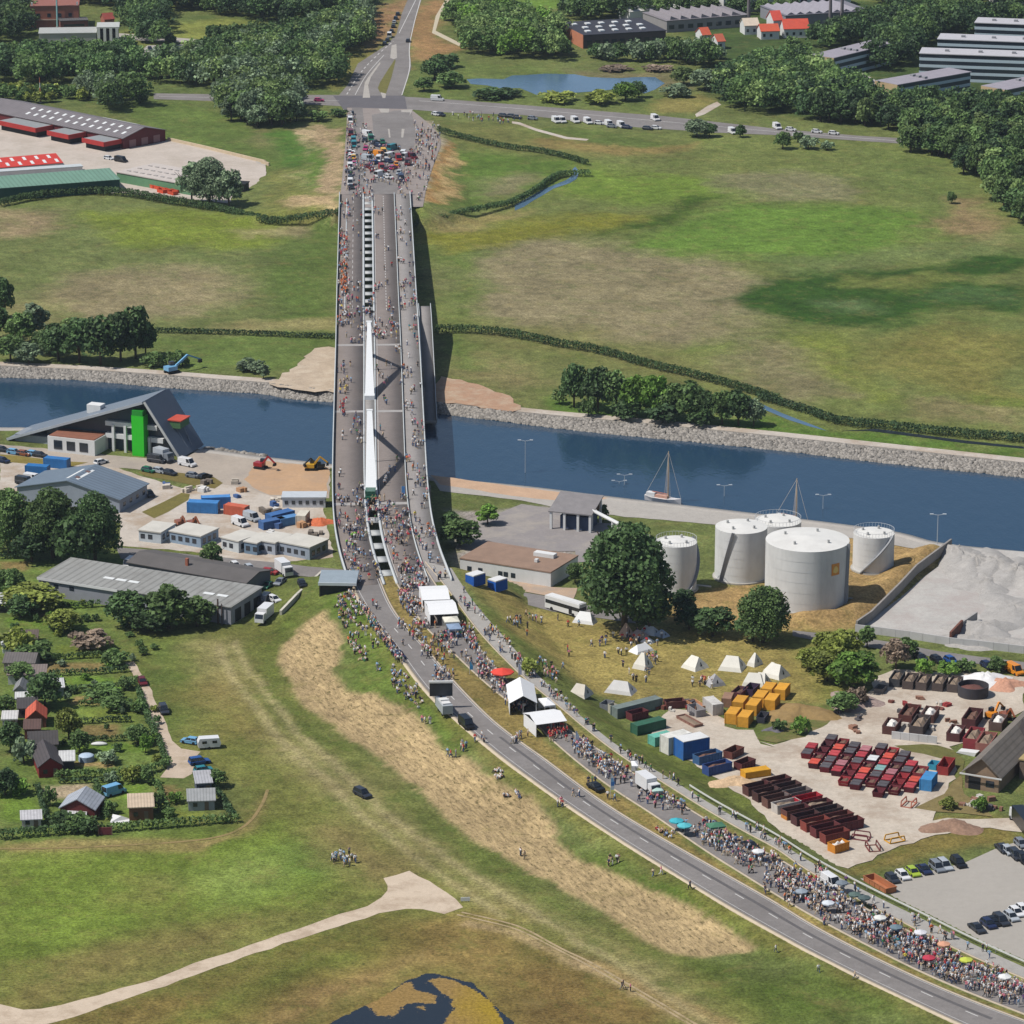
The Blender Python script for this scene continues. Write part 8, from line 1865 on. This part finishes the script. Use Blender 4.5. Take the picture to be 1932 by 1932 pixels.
# ---- camp of pale tents
def ridge_tent(uv, w, d, h, dr, label, m=CANV, flap=.35):
    p = G(*uv); t = thing('camp_tent', label, 'tent', p, heading(*uv, *dr)); mb = MB()
    V = [(-w/2, -d/2, 0), (w/2, -d/2, 0), (w/2, d/2, 0), (-w/2, d/2, 0), (-w*flap/2, 0, h), (w*flap/2, 0, h), (-w*.42, -d*.42, h*.3), (w*.42, -d*.42, h*.3), (w*.42, d*.42, h*.3), (-w*.42, d*.42, h*.3)]
    mb.add(V, [(0,1,7,6), (1,2,8,7), (2,3,9,8), (3,0,6,9), (6,7,5,4), (7,8,5), (8,9,4,5), (9,6,4)]); mb.build('canvas', m, t)
    mb = MB(); mb.add([(w*.425, -d*.12, .02), (w*.425, d*.12, .02), (w*.36, 0, h*.62)], [(0,1,2)]); mb.add([(w*.455, -d*.12, .02), (w*.455, d*.12, .02), (w*.39, 0, h*.62)], [(0,1,2)]); mb.build('entrance', DARK, t)
    return t
for x, y, c, w, d, h, dr, lb, cv in [(1330,1130,2,4.6,4.6,2.8,(30,10),'white tent with a dark open side, left of the bell tent',CANV),(1600,1135,2,5.6,5,3.0,(30,3),'white bell tent in the middle of the camp',CANV),(1765,1110,2,2.2,3.4,2.9,(30,8),'narrow white wedge tent right of the bell tent',CANV),(1760,1250,2,5.2,3.8,2.7,(30,2),'wide white tent directly above the yellow containers',CANV),(1895,1170,2,3.6,3.6,2.6,(30,8),'small white tent right of the narrow wedge tent',CANV),(1475,1255,2,3.0,4,2.6,(30,20),'grey narrow tent between the two white tents',mat((170,168,168),.8,.1)),(500,1330,2,4.4,4.2,2.6,(30,6),'beige tent with a dark opening beside the cycle path',mat((206,198,184),.8,.1)),(790,1305,2,6.6,4.0,2.6,(30,4),'long grey white tent above the yard containers',mat((206,204,200),.8,.08)),(950,1130,2,3.6,3.6,3.6,(30,6),'pointed white tent in the open-air camp',CANV),(830,895,2,2.6,2.4,3.0,(30,10),'pinkish wigwam frame tent at the upper end of the camp',mat((214,180,160),.8,.1)),(1000,880,2,4.4,3,1.8,(30,6),'white awning tent at the upper end of the camp',TENTW),(920,900,2,4.0,3,1.5,(30,8),'pale pink awning next to the wigwam',mat((226,196,184),.8,.1)),(985,945,2,3,2,1.2,(30,6),'small white awning below the upper camp awnings',TENTW),(940,1010,2,5.2,3.2,1.8,(30,-8),'white sail awning in the centre of the camp',TENTW),(530,800,2,5.4,3.0,2.6,(30,4),'white awning beside the coach',TENTW),(1090,900,2,3,2.4,1.6,(30,10),'bluish small awning at the right end of the upper camp',mat((190,200,214),.8,.1))]:
    ridge_tent(T(c,2,x,y), w, d, h, dr, lb, cv, .5 if w > 4 else .2)
ridge_tent(T(3,2,130,1190), 5, 4.4, 2.9, (30, 8), 'large white tent at the right end of the camp', CANV, .5); ridge_tent(T(3,2,25,1245), 3.2, 4.0, 2.6, (30, 4), 'white tent leaning against the wide one above the yellow containers', CANV, .5)
t = thing('farm_gate_sign', 'small white board at the edge of the gravel turning place', 'sign', G(878, 1702), .1); mb = MB(); mb.box(-.9, .9, -.05, .05, .25, 1.0); mb.build('board', WHITEW, t); mb = MB(); mb.box(-.7, -.6, .06, .14, 0, 1.0); mb.box(.6, .7, .06, .14, 0, 1.0); mb.build('post', DARK, t)
# guard rail beside the cycle path
t = thing('guard_rail', 'long pale metal guard rail between the cycle path and the car park', 'railing', (0, 0, 0))
ln = resample(off_line(np.array(rl['B2']), -.7), 4.0); k0 = int(len(ln) * .50)
for i in range(k0, len(ln) - 2, 3):
    mb = MB()
    for j in range(i, min(i + 3, len(ln) - 1)):
        a, b = Vector(ln[j]), Vector(ln[j+1]); mb.beam(a + Vector((0,0,.75)), b + Vector((0,0,.75)), .1, .34)
    mb.build('rail', mat((216, 216, 210), .5, .06), t)
    mb = MB(); a = Vector(ln[i]); mb.box(a.x - .06, a.x + .06, a.y - .06, a.y + .06, a.z - .1, a.z + .62); mb.build('post', mat((170, 170, 168), .6), t)
# loose material and small scrap
def stacks(spots, label, group, cs, s0, nm, ct):
    g = np.random.default_rng(len(spots))
    for u, v in spots:
        mb = MB()
        for k in range(3): x, y = g.normal(size=2) * .7 * s0; w, d, h = (.5 + g.random(3)) * s0; mb.box(x - w, x + w, y - d * .6, y + d * .6, -.05, h * 1.1 + .02 * k)
        tag(mb.build(nm, rusty(cs[int(g.random() * len(cs))], .3), None, G(u, v), g.random() * 3), label, ct, group)
g = np.random.default_rng(3)
stacks([T(0,1,lerp(1150,1900,a), lerp(1640,1760,b)) for a, b in g.random((9, 2))] + [T(1,2,lerp(0,480,a), lerp(60,240,b)) for a, b in g.random((11, 2))] + [T(1,1,lerp(-60,180,a), lerp(1760,1900,b)) for a, b in g.random((5, 2))], 'small stack of building material lying in the works yard left of the bridge', 'material stacks in the works yard', [(206,196,180),(120,110,100),(70,100,150),(196,150,110),(226,224,220)], .9, 'material_stack', 'stack')
stacks([Yz(lerp(700,1500,a), lerp(330,600,b)) for a, b in g.random((22, 2))] + [T(2,2,lerp(1080,1500,a), lerp(1380,1480,b)) for a, b in g.random((12, 2))] + [T(3,3,lerp(1420,1760,a), lerp(280,390,b)) for a, b in g.random((9, 2))], 'small pile of scrap lying on the ground of the container yard', 'scrap piles in the container yard', [(120,70,60),(150,110,90),(90,86,90),(206,200,190),(160,60,60)], .6, 'scrap_pile', 'scrap')
g = np.random.default_rng(9); k_ = 0
while k_ < 60:
    q = T(0,2,100 + g.random() * 1050, 640 + g.random() * 1200)
    if hypot(*(np.array(P(*q)) - np.array(P(80, 1400)))) > 14: at(q[0], q[1], 10 + 14 * g.random(), 7 + 9 * g.random(), 'shrub%d' % (k_ % 3), ['mid','dark','olive','lush','grey'][k_ % 5], 'low shrub growing in the allotment beds', group='low shrubs in the allotment beds')
    k_ += 1
# ------------------------------------------------------------------ people
def person_mesh(pose, sub=1, seed=0):
    """one skinned body; returns verts, faces, region of each face (0 top,1 trousers,2 skin,3 hair)"""
    J = dict(hip=(0,0,.95), waist=(0,0,1.1), chest=(0,.01,1.33), neck=(0,0,1.5), head=(0,.02,1.62), crown=(0,.0,1.76), nose=(0,.07,1.63),
             sl=(-.19,0,1.43), el=(-.27,-.02,1.14), hl=(-.26,.1,.88), sr=(.19,0,1.43), er=(.27,-.02,1.14), hr=(.26,.1,.88),
             tl=(-.1,0,.9), kl=(-.11,.03,.5), fl=(-.11,-.02,.07), ol=(-.12,.17,.04), tr=(.1,0,.9), kr=(.11,.03,.5), fr=(.11,-.02,.07), or_=(.12,.17,.04))
    def s(**k): J.update(k)
    if pose == 1: s(kl=(-.1,.2,.52), fl=(-.1,.25,.08), ol=(-.1,.43,.06), kr=(.1,-.06,.5), fr=(.1,-.36,.12), or_=(.1,-.22,.05), el=(-.26,-.14,1.15), hl=(-.24,-.1,.9), er=(.26,.08,1.15), hr=(.22,.3,1.0))
    if pose == 2: s(er=(.3,.16,1.5), hr=(.18,.22,1.76), el=(-.26,.04,1.15), hl=(-.12,.26,1.1))
    if pose == 3:   # sitting on the ground
        for k in ('hip','waist','chest','neck','head','crown','nose','sl','el','sr','er','tl','tr'): J[k] = (J[k][0], J[k][1], J[k][2] - .80)
        s(kl=(-.15,.4,.46), fl=(-.14,.62,.07), ol=(-.14,.8,.05), kr=(.15,.4,.46), fr=(.14,.62,.07), or_=(.14,.8,.05), hl=(-.2,.34,.42), hr=(.2,.34,.42), tl=(-.1,.02,.14), tr=(.1,.02,.14))
    names = list(J); E = [('hip','waist'),('waist','chest'),('chest','neck'),('neck','head'),('head','crown'),('head','nose'),('chest','sl'),('sl','el'),('el','hl'),('chest','sr'),('sr','er'),('er','hr'),('hip','tl'),('tl','kl'),('kl','fl'),('fl','ol'),('hip','tr'),('tr','kr'),('kr','fr'),('fr','or_')]
    R = dict(hip=.15, waist=.135, chest=.16, neck=.06, head=.105, crown=.085, nose=.03, sl=.075, el=.05, hl=.045, sr=.075, er=.05, hr=.045, tl=.09, kl=.065, fl=.05, ol=.04, tr=.09, kr=.065, fr=.05, or_=.04)
    me = bpy.data.meshes.new('person'); me.from_pydata([J[n] for n in names], [(names.index(a), names.index(b)) for a, b in E], [])
    o = bpy.data.objects.new('person', me); COL.objects.link(o)
    md = o.modifiers.new('skin', 'SKIN'); md.use_smooth_shade = True; md.branch_smoothing = .4
    for i, n in enumerate(names):
        sv = me.skin_vertices[0].data[i]; sv.radius = (R[n], R[n] * (.72 if n in ('hip','waist','chest') else 1)); sv.use_root = n == 'hip'
    if sub: m2 = o.modifiers.new('sub', 'SUBSURF'); m2.levels = sub; m2.render_levels = sub
    dg = bpy.context.evaluated_depsgraph_get(); ev = o.evaluated_get(dg); out = bpy.data.meshes.new_from_object(ev)
    bpy.data.objects.remove(o); bpy.data.meshes.remove(me)
    reg = {('hip','waist'):0,('waist','chest'):0,('chest','neck'):0,('neck','head'):2,('head','crown'):3,('head','nose'):2,('chest','sl'):0,('sl','el'):0,('el','hl'):2,('chest','sr'):0,('sr','er'):0,('er','hr'):2,('hip','tl'):1,('tl','kl'):1,('kl','fl'):1,('fl','ol'):3,('hip','tr'):1,('tr','kr'):1,('kr','fr'):1,('fr','or_'):3}
    co = np.empty(len(out.vertices) * 3); out.vertices.foreach_get('co', co); co = co.reshape(-1, 3)
    F = [tuple(p.vertices) for p in out.polygons]; C = np.array([co[list(f)].mean(0) for f in F])
    best = np.full(len(C), 1e9); rr = np.zeros(len(C), int)
    for a, b in E:
        p = np.array(J[a]); q = np.array(J[b]); d = q - p; t = np.clip(((C - p) @ d) / (d @ d), 0, 1); dist = np.linalg.norm(C - p - t[:, None] * d, axis=1) - R[a] * .8
        w = dist < best; best[w] = dist[w]; rr[w] = reg[a, b]
    hz0 = J['head'][2]; hd = C[:, 2] > hz0 - .1
    rr[hd] = np.where((C[hd, 2] > hz0 + .06) | (C[hd, 1] < -.03), 3, 2)
    return co, F, rr, out
SKINM = mat((214, 164, 136), .6, .05); 
HAIRS = [mat(c, .7, .1) for c in ((60, 44, 34), (36, 30, 28), (150, 120, 80), (186, 160, 116), (110, 100, 96))]
TOPC = {'white': (232,232,230), 'black': (36,36,40), 'grey': (140,142,148), 'navy': (40,52,88), 'red': (190,44,52), 'pale blue': (150,184,214), 'pink': (220,130,150), 'beige': (206,186,156), 'green': (70,130,80), 'orange': (226,120,60), 'purple': (110,70,130), 'yellow': (226,206,80), 'teal': (60,140,150), 'lime': (140,220,70)}
BOTC = {'blue jeans': (66,84,120), 'black trousers': (34,34,38), 'beige trousers': (190,172,142), 'white trousers': (222,220,216), 'grey trousers': (112,114,120)}
TOPM = {k: mat(c, .85, .08, 3) for k, c in TOPC.items()}; BOTM = {k: mat(c, .85, .08, 3) for k, c in BOTC.items()}
BODY = [person_mesh(p, 1) for p in range(4)]; LOW = [person_mesh(p, 0) for p in range(4)]
for co, F, rr, me in BODY:
    me.materials.clear()
    for m in (TOPM['white'], BOTM['blue jeans'], SKINM, HAIRS[0]): me.materials.append(m)
    me.polygons.foreach_set('material_index', rr.astype(np.int32)); me.polygons.foreach_set('use_smooth', np.ones(len(rr), bool)); me.update()
pg = np.random.default_rng(77)
PEOPLE = []     # (distance, x, y, z, rz, pose, top, bottom, zone)
TW = dict(white=.34, black=.12, grey=.10, navy=.08, red=.07, **{'pale blue': .11}, pink=.08, beige=.09, green=.03, orange=.02, purple=.02, yellow=.01, teal=.01)
tk = list(TW); tp = np.array([TW[k] for k in tk]); tp /= tp.sum(); bk = list(BOTC); bp = np.array([.4, .25, .17, .06, .12])
def add_person(x, y, z, zone, tops=None, pose=None, rz=None):
    top = tops[int(pg.random() * len(tops))] if tops else tk[pg.choice(len(tk), p=tp)]
    ps = (pose if pose is not None else pg.choice(3, p=[.5, .42, .08]))
    PEOPLE.append((y, x, y, z, pg.random() * 6.28 if rz is None else rz, ps, top, bk[pg.choice(5, p=bp)], zone))
def crowd(poly, n, zone, zf=None, tops=None, pose=None, gap=.62):
    pl = np.array([P(u, v, zf(v) if zf else G(u, v)[2]) for u, v in poly]); x0, y0 = pl.min(0); x1, y1 = pl.max(0); got = []; tries = 0
    while len(got) < n and tries < n * 30:
        tries += 1; x = x0 + pg.random() * (x1 - x0); y = y0 + pg.random() * (y1 - y0)
        if got and pg.random() < .62: a, b = got[int(pg.random() * len(got))]; x = a + pg.normal() * 1.3; y = b + pg.normal() * 1.3
        if not inside(np.array([x]), np.array([y]), pl)[0]: continue
        if any(abs(x - a) < gap and abs(y - b) < gap for a, b in got): continue
        got.append((x, y))
    for x, y in got:
        z = hz(x, y)
        if inside(np.array([x]), np.array([y]), NEARPOLY)[0]: z += .13
        add_person(x, y, z, zone, tops, pose if not isinstance(pose, tuple) else pose[int(pg.random() * len(pose))])
def deck_crowd(v0, v1, o0, o1, n, zone, tops=None, pose=None):
    i0, i1 = sorted((ax_at_v(v0, 9), ax_at_v(v1, 9))); 
    i = i0; o = o0
    for _ in range(int(n * .75)):
        if pg.random() < .5: i = int(i0 + pg.random() * (i1 - i0)); o = o0 + pg.random() * (o1 - o0)
        else: i = min(i1 - 1, max(i0, i + int(pg.integers(-1, 2)))); o = min(o1, max(o0, o + pg.normal() * .9))
        p = axl(o)[i]
        add_person(p[0], p[1] + (pg.random() - .5) * 2, p[2] + .01, zone, tops, pose)
def seg(A, B, i0, i1): return A[i0:i1] + B[i0:i1][::-1]
# dense crowd down the right carriageway
def between(u0, u1, f0=.05, f1=.95):
    va = lambda u: float(np.interp(u, [q[0] for q in R1], [q[1] for q in R1])); vb = lambda u: float(np.interp(u, [q[0] for q in R2], [q[1] for q in R2]))
    us = np.linspace(u0, u1, 14); return [(u, lerp(va(u), vb(u), f0)) for u in us] + [(u, lerp(va(u), vb(u), f1)) for u in us[::-1]]
crowd(between(1700, 1932, .02, .98), 300, 'crowd at the bottom right corner', gap=.5)
crowd(between(1560, 1700, .05, .98), 170, 'crowd opposite the car park', gap=.5)
crowd(between(1440, 1560, .08, .95), 140, 'crowd around the white van', gap=.5)
crowd(between(1320, 1440, .1, .9), 100, 'in the crowd below the green gazebo', gap=.5)
crowd(between(1230, 1320, .1, .95), 34, 'on the right carriageway below the white box lorry')
crowd(between(1090, 1230, .1, .9), 90, 'on the right carriageway between the red group and the white lorry')
crowd([(1026,1378),(1052,1372),(1078,1390),(1070,1402),(1036,1402)], 26, 'in the red shirted group before the open marquee', tops=['red'], gap=.45)
crowd([(1078,1395),(1100,1400),(1150,1440),(1120,1450),(1080,1420)], 34, 'beside the red shirted group')
crowd(between(840, 950, .05, .95), 80, 'between the bridge end and the red parasol')
crowd([(905,1240),(985,1320),(1000,1350),(960,1345),(900,1280)], 34, 'around the red parasol and the gabled marquee')
crowd([(742,1100),(790,1075),(802,1120),(812,1170),(850,1205),(870,1250),(830,1250),(790,1210),(760,1150)], 190, 'packed between the stalls at the bridge end', gap=.5)
crowd([(730,1100),(745,1100),(800,1200),(850,1260),(900,1310),(890,1320),(830,1270),(770,1200)], 70, 'on the grass strip by the bridge end')
crowd([(860,1180),(885,1180),(905,1215),(890,1230)], 24, 'behind the large marquee')
crowd([(940,1300),(990,1330),(985,1360),(950,1340)], 14, 'beside the gabled marquee')
for A, B, n in (((860,1100),(1000,1275),44), ((1000,1275),(1230,1470),36), ((1250,1490),(1560,1660),30), ((1560,1660),(1900,1840),22)):
    for _ in range(n):
        t_ = pg.random(); u = lerp(A[0], B[0], t_); v0 = float(np.interp(u, [q[0] for q in B1], [q[1] for q in B1])); v1 = float(np.interp(u, [q[0] for q in B2], [q[1] for q in B2])); v = lerp(v0, v1, .1 + .8 * pg.random())
        x, y, z = G(u, v); add_person(x, y, z + .13, 'walking on the cycle path')
# left slope and left carriageway
crowd([(632,1150),(660,1140),(690,1180),(720,1230),(745,1265),(700,1270),(680,1230),(640,1190)], 70, 'sitting on the slope below the stage', pose=(0, 3, 3))
crowd([(740,1255),(770,1280),(800,1320),(790,1340),(745,1310),(735,1280)], 40, 'on the slope left of the video wall', pose=(0, 3, 3), tops=['white','pale blue','white','grey','black'])
crowd([(650,1190),(700,1240),(690,1260),(660,1235)], 20, 'on the straw edge of the slope', pose=(3, 0))
crowd([(676,1140),(690,1150),(745,1225),(770,1258),(750,1250),(700,1185)], 80, 'standing along the kerb below the stage')
crowd([(700,1140),(770,1180),(860,1300),(820,1290),(760,1220)], 26, 'walking on the left carriageway')
for u, v, n, zn in ((801,1362,4,'small group on the straw slope edge'),(850,1430,3,'trio on the straw slope'),(880,1415,5,'group on the slope by the black van'),(935,1462,9,'white clad group lying on the slope'),(965,1500,8,'white clad group lying on the slope'),(905,1400,3,'on the slope by the black van'),(1055,1520,3,'couple on the verge of the open carriageway'),(1160,1632,5,'group at the straw edge near the road'),(985,1618,3,'pair on the straw field'),(645,1622,12,'group in white on the meadow left'),(660,1630,5,'group in white on the meadow left'),(1240,1655,2,'pair at the right end of the straw'),(1302,1680,1,'single person at the kerb'),(1458,1800,1,'alone on the meadow right'),(1548,1838,1,'alone low on the meadow'),(1618,1852,1,'single person in beige by the kerb'),(1183,1868,3,'small party on the meadow track'),(1240,1568,4,'group seated on the dry grass strip'),(1262,1575,5,'group seated on the dry grass strip'),(1120,1480,3,'pair beside the black car'),(1152,1510,2,'pair at the foot of the beach flag'),(1090,1500,2,'pair walking on the open carriageway'),(975,1405,4,'group on the open carriageway'),(985,1390,4,'group on the open carriageway'),(1490,1705,4,'group on the grass edge of the crowd'),(1560,1742,5,'family on the grass edge of the crowd'),(1545,1725,5,'family on the grass edge of the crowd'),(1440,1685,2,'pair on the grass edge of the crowd')):
    for _ in range(n):
        x, y, z = G(u + (pg.random() - .5) * (14 + 2 * n), v + (pg.random() - .5) * (8 + n)); add_person(x, y, z + .08, zn, ['white','white','pale blue','grey','white'] if 'white' in zn else (['beige'] if 'beige' in zn else None), 3 if ('seated' in zn or 'lying' in zn) else None)
# camp
crowd([(1150,1200),(1250,1190),(1240,1290),(1180,1290)], 40, 'in the tent camp', gap=.8); crowd([(1010,1240),(1060,1270),(1050,1300),(1010,1270)], 22, 'on the dry meadow beside the cycle path'); crowd([(1290,1280),(1400,1280),(1360,1300),(1300,1300)], 12, 'in the tent camp'); crowd([(940,1150),(1030,1165),(1100,1180),(1080,1195),(960,1180)], 20, 'on the dry meadow by the coach'); crowd([(980,1190),(1150,1200),(1140,1260),(1050,1260)], 10, 'on the dry meadow by the coach')
# bridge
deck_crowd(935, 1100, -9, -2, 130, 'on the near end of the bridge'); deck_crowd(935, 1100, 2, 8.8, 170, 'on the near end of the bridge'); deck_crowd(940, 985, -4, 4, 60, 'at the foot of the near pylon'); deck_crowd(900, 1100, 9.6, 14.2, 80, 'on the bridge footway')
deck_crowd(620, 935, -9, -2, 60, 'on the bridge'); deck_crowd(620, 935, 2, 8.8, 50, 'on the bridge'); deck_crowd(590, 900, 9.6, 14.2, 90, 'on the bridge footway'); deck_crowd(720, 755, -8.5, -6, 16, 'in yellow on the bridge', ['yellow','beige']); deck_crowd(755, 790, -8.5, -6, 14, 'in red on the bridge', ['red'])
deck_crowd(372, 620, -9.3, -6, 170, 'along the left rail of the bridge'); deck_crowd(490, 560, -8.4, -6.6, 60, 'in orange along the rail of the bridge', ['orange']); deck_crowd(440, 480, -9, -7, 24, 'in red along the rail of the bridge', ['red','orange']); deck_crowd(560, 650, -6, 8, 110, 'around the far pylon foot'); deck_crowd(380, 600, 9.6, 14.2, 90, 'on the bridge footway'); deck_crowd(380, 600, -5, -2, 24, 'on the bridge'); deck_crowd(380, 600, 2, 8, 30, 'on the bridge'); deck_crowd(1000, 1030, -8, -5, 8, 'in lime on the bridge', ['lime'])
for poly, n in (([(656,215),(672,215),(668,390),(648,390)], 90), ([(672,240),(700,240),(705,380),(672,380)], 90), ([(780,225),(835,240),(815,330),(800,385),(752,385),(752,340),(785,280)], 150), ([(700,270),(780,285),(770,350),(700,350)], 90), ([(840,212),(990,224),(960,234),(850,226)], 30)):
    pl = np.array([P(u, v, zfar(v)) for u, v in poly]); x0, y0 = pl.min(0); x1, y1 = pl.max(0); k = 0
    while k < n:
        x = x0 + pg.random() * (x1 - x0); y = y0 + pg.random() * (y1 - y0)
        if inside(np.array([x]), np.array([y]), pl)[0]: add_person(x, y, max(hz(x, y), 0) + .14, 'at the far ramp'); k += 1
# the nearest 300 stand as individuals, the rest is the crowd
PEOPLE.sort(key=lambda p: p[0])
def in_frame(p):
    u, v = uv_of(p[1], p[2], p[3]); return -10 < u < 1942 and -10 < v < 1945
PEOPLE = [p for p in PEOPLE if in_frame(p)]
NIND = 300
POSE = ['standing', 'walking', 'waving', 'sitting']
for k, (d, x, y, z, rz, ps, top, bot, zone) in enumerate(PEOPLE[:NIND]):
    o = add_obj('person', BODY[ps][3], None, (x, y, z)); o.rotation_euler[2] = rz; s = .96 + .13 * pg.random(); o.scale = (s * 1.2, s * 1.2, s)
    for i, m in enumerate((TOPM[top], BOTM[bot], SKINM, HAIRS[int(pg.random() * 5)])): o.material_slots[i].link = 'OBJECT'; o.material_slots[i].material = m
    tag(o, '%s person in %s top, %s, %s' % (POSE[ps] if not zone.startswith(('sitting', 'standing', 'walking')) else '', top, bot, zone), 'person', 'people ' + zone)
    o['label'] = ' '.join(o['label'].split())
# the rest of the crowd in one object
cv, cf, cc = [], [], []; base = 0
hairc = [(60,44,34),(36,30,28),(150,120,80),(186,160,116)]
byz = {}
for p in PEOPLE[NIND:]:
    d, x, y, z, rz, ps, top, bot, zone = p; co, F, rr, me = LOW[ps]
    s = (.96 + .13 * pg.random()) * 1.03; c_, s_ = cos(rz), sin(rz); q = co * [s * 1.1, s * 1.1, s]
    V = np.stack([q[:, 0]*c_ - q[:, 1]*s_ + x, q[:, 0]*s_ + q[:, 1]*c_ + y, q[:, 2] + z], 1)
    pal = np.array([alb(TOPC[top], .85), alb(BOTC[bot], .85), alb((214,164,136), .85), alb(hairc[int(pg.random()*4)], .85)])
    Fq = np.array([f if len(f) == 4 else (f[0], f[1], f[2], f[2]) for f in F]); ok = np.array([len(f) == 4 for f in F])
    Fq = Fq[ok]; r4 = rr[ok]
    # split vertices per face so each face keeps its own colour
    W = V[Fq.ravel()]; cv.append(W); cf.append(np.arange(len(W)).reshape(-1, 4) + base); base += len(W); cc.append(np.repeat(pal[r4], 4, 0))
cm = bpy.data.materials.new('crowd_clothes'); nt, N, L_, B = nodes_of(cm); at_ = N.new('ShaderNodeAttribute'); at_.attribute_name = 'cover'; L_.new(at_.outputs['Color'], B.inputs['Base Color']); B.inputs['Roughness'].default_value = .8
tag(add_obj('crowd', raw_mesh('crowd', np.concatenate(cv), np.concatenate(cf), {'cover': np.concatenate(cc)}, cm)), kind='stuff')
# ------------------------------------------------------------------ air: thin even haze round the whole view
mb = MB(); mb.box(-700, 700, -60, 2600, -8, 320)
hm = bpy.data.materials.new('haze'); hm.use_nodes = True; nt = hm.node_tree; nt.nodes.remove(nt.nodes['Principled BSDF'])
pv = nt.nodes.new('ShaderNodeVolumePrincipled'); pv.inputs['Density'].default_value = .00003; pv.inputs['Color'].default_value = (.72, .84, 1, 1); pv.inputs['Anisotropy'].default_value = .2
nt.links.new(pv.outputs[0], nt.nodes['Material Output'].inputs['Volume'])
tag(mb.build('haze', hm), kind='stuff')
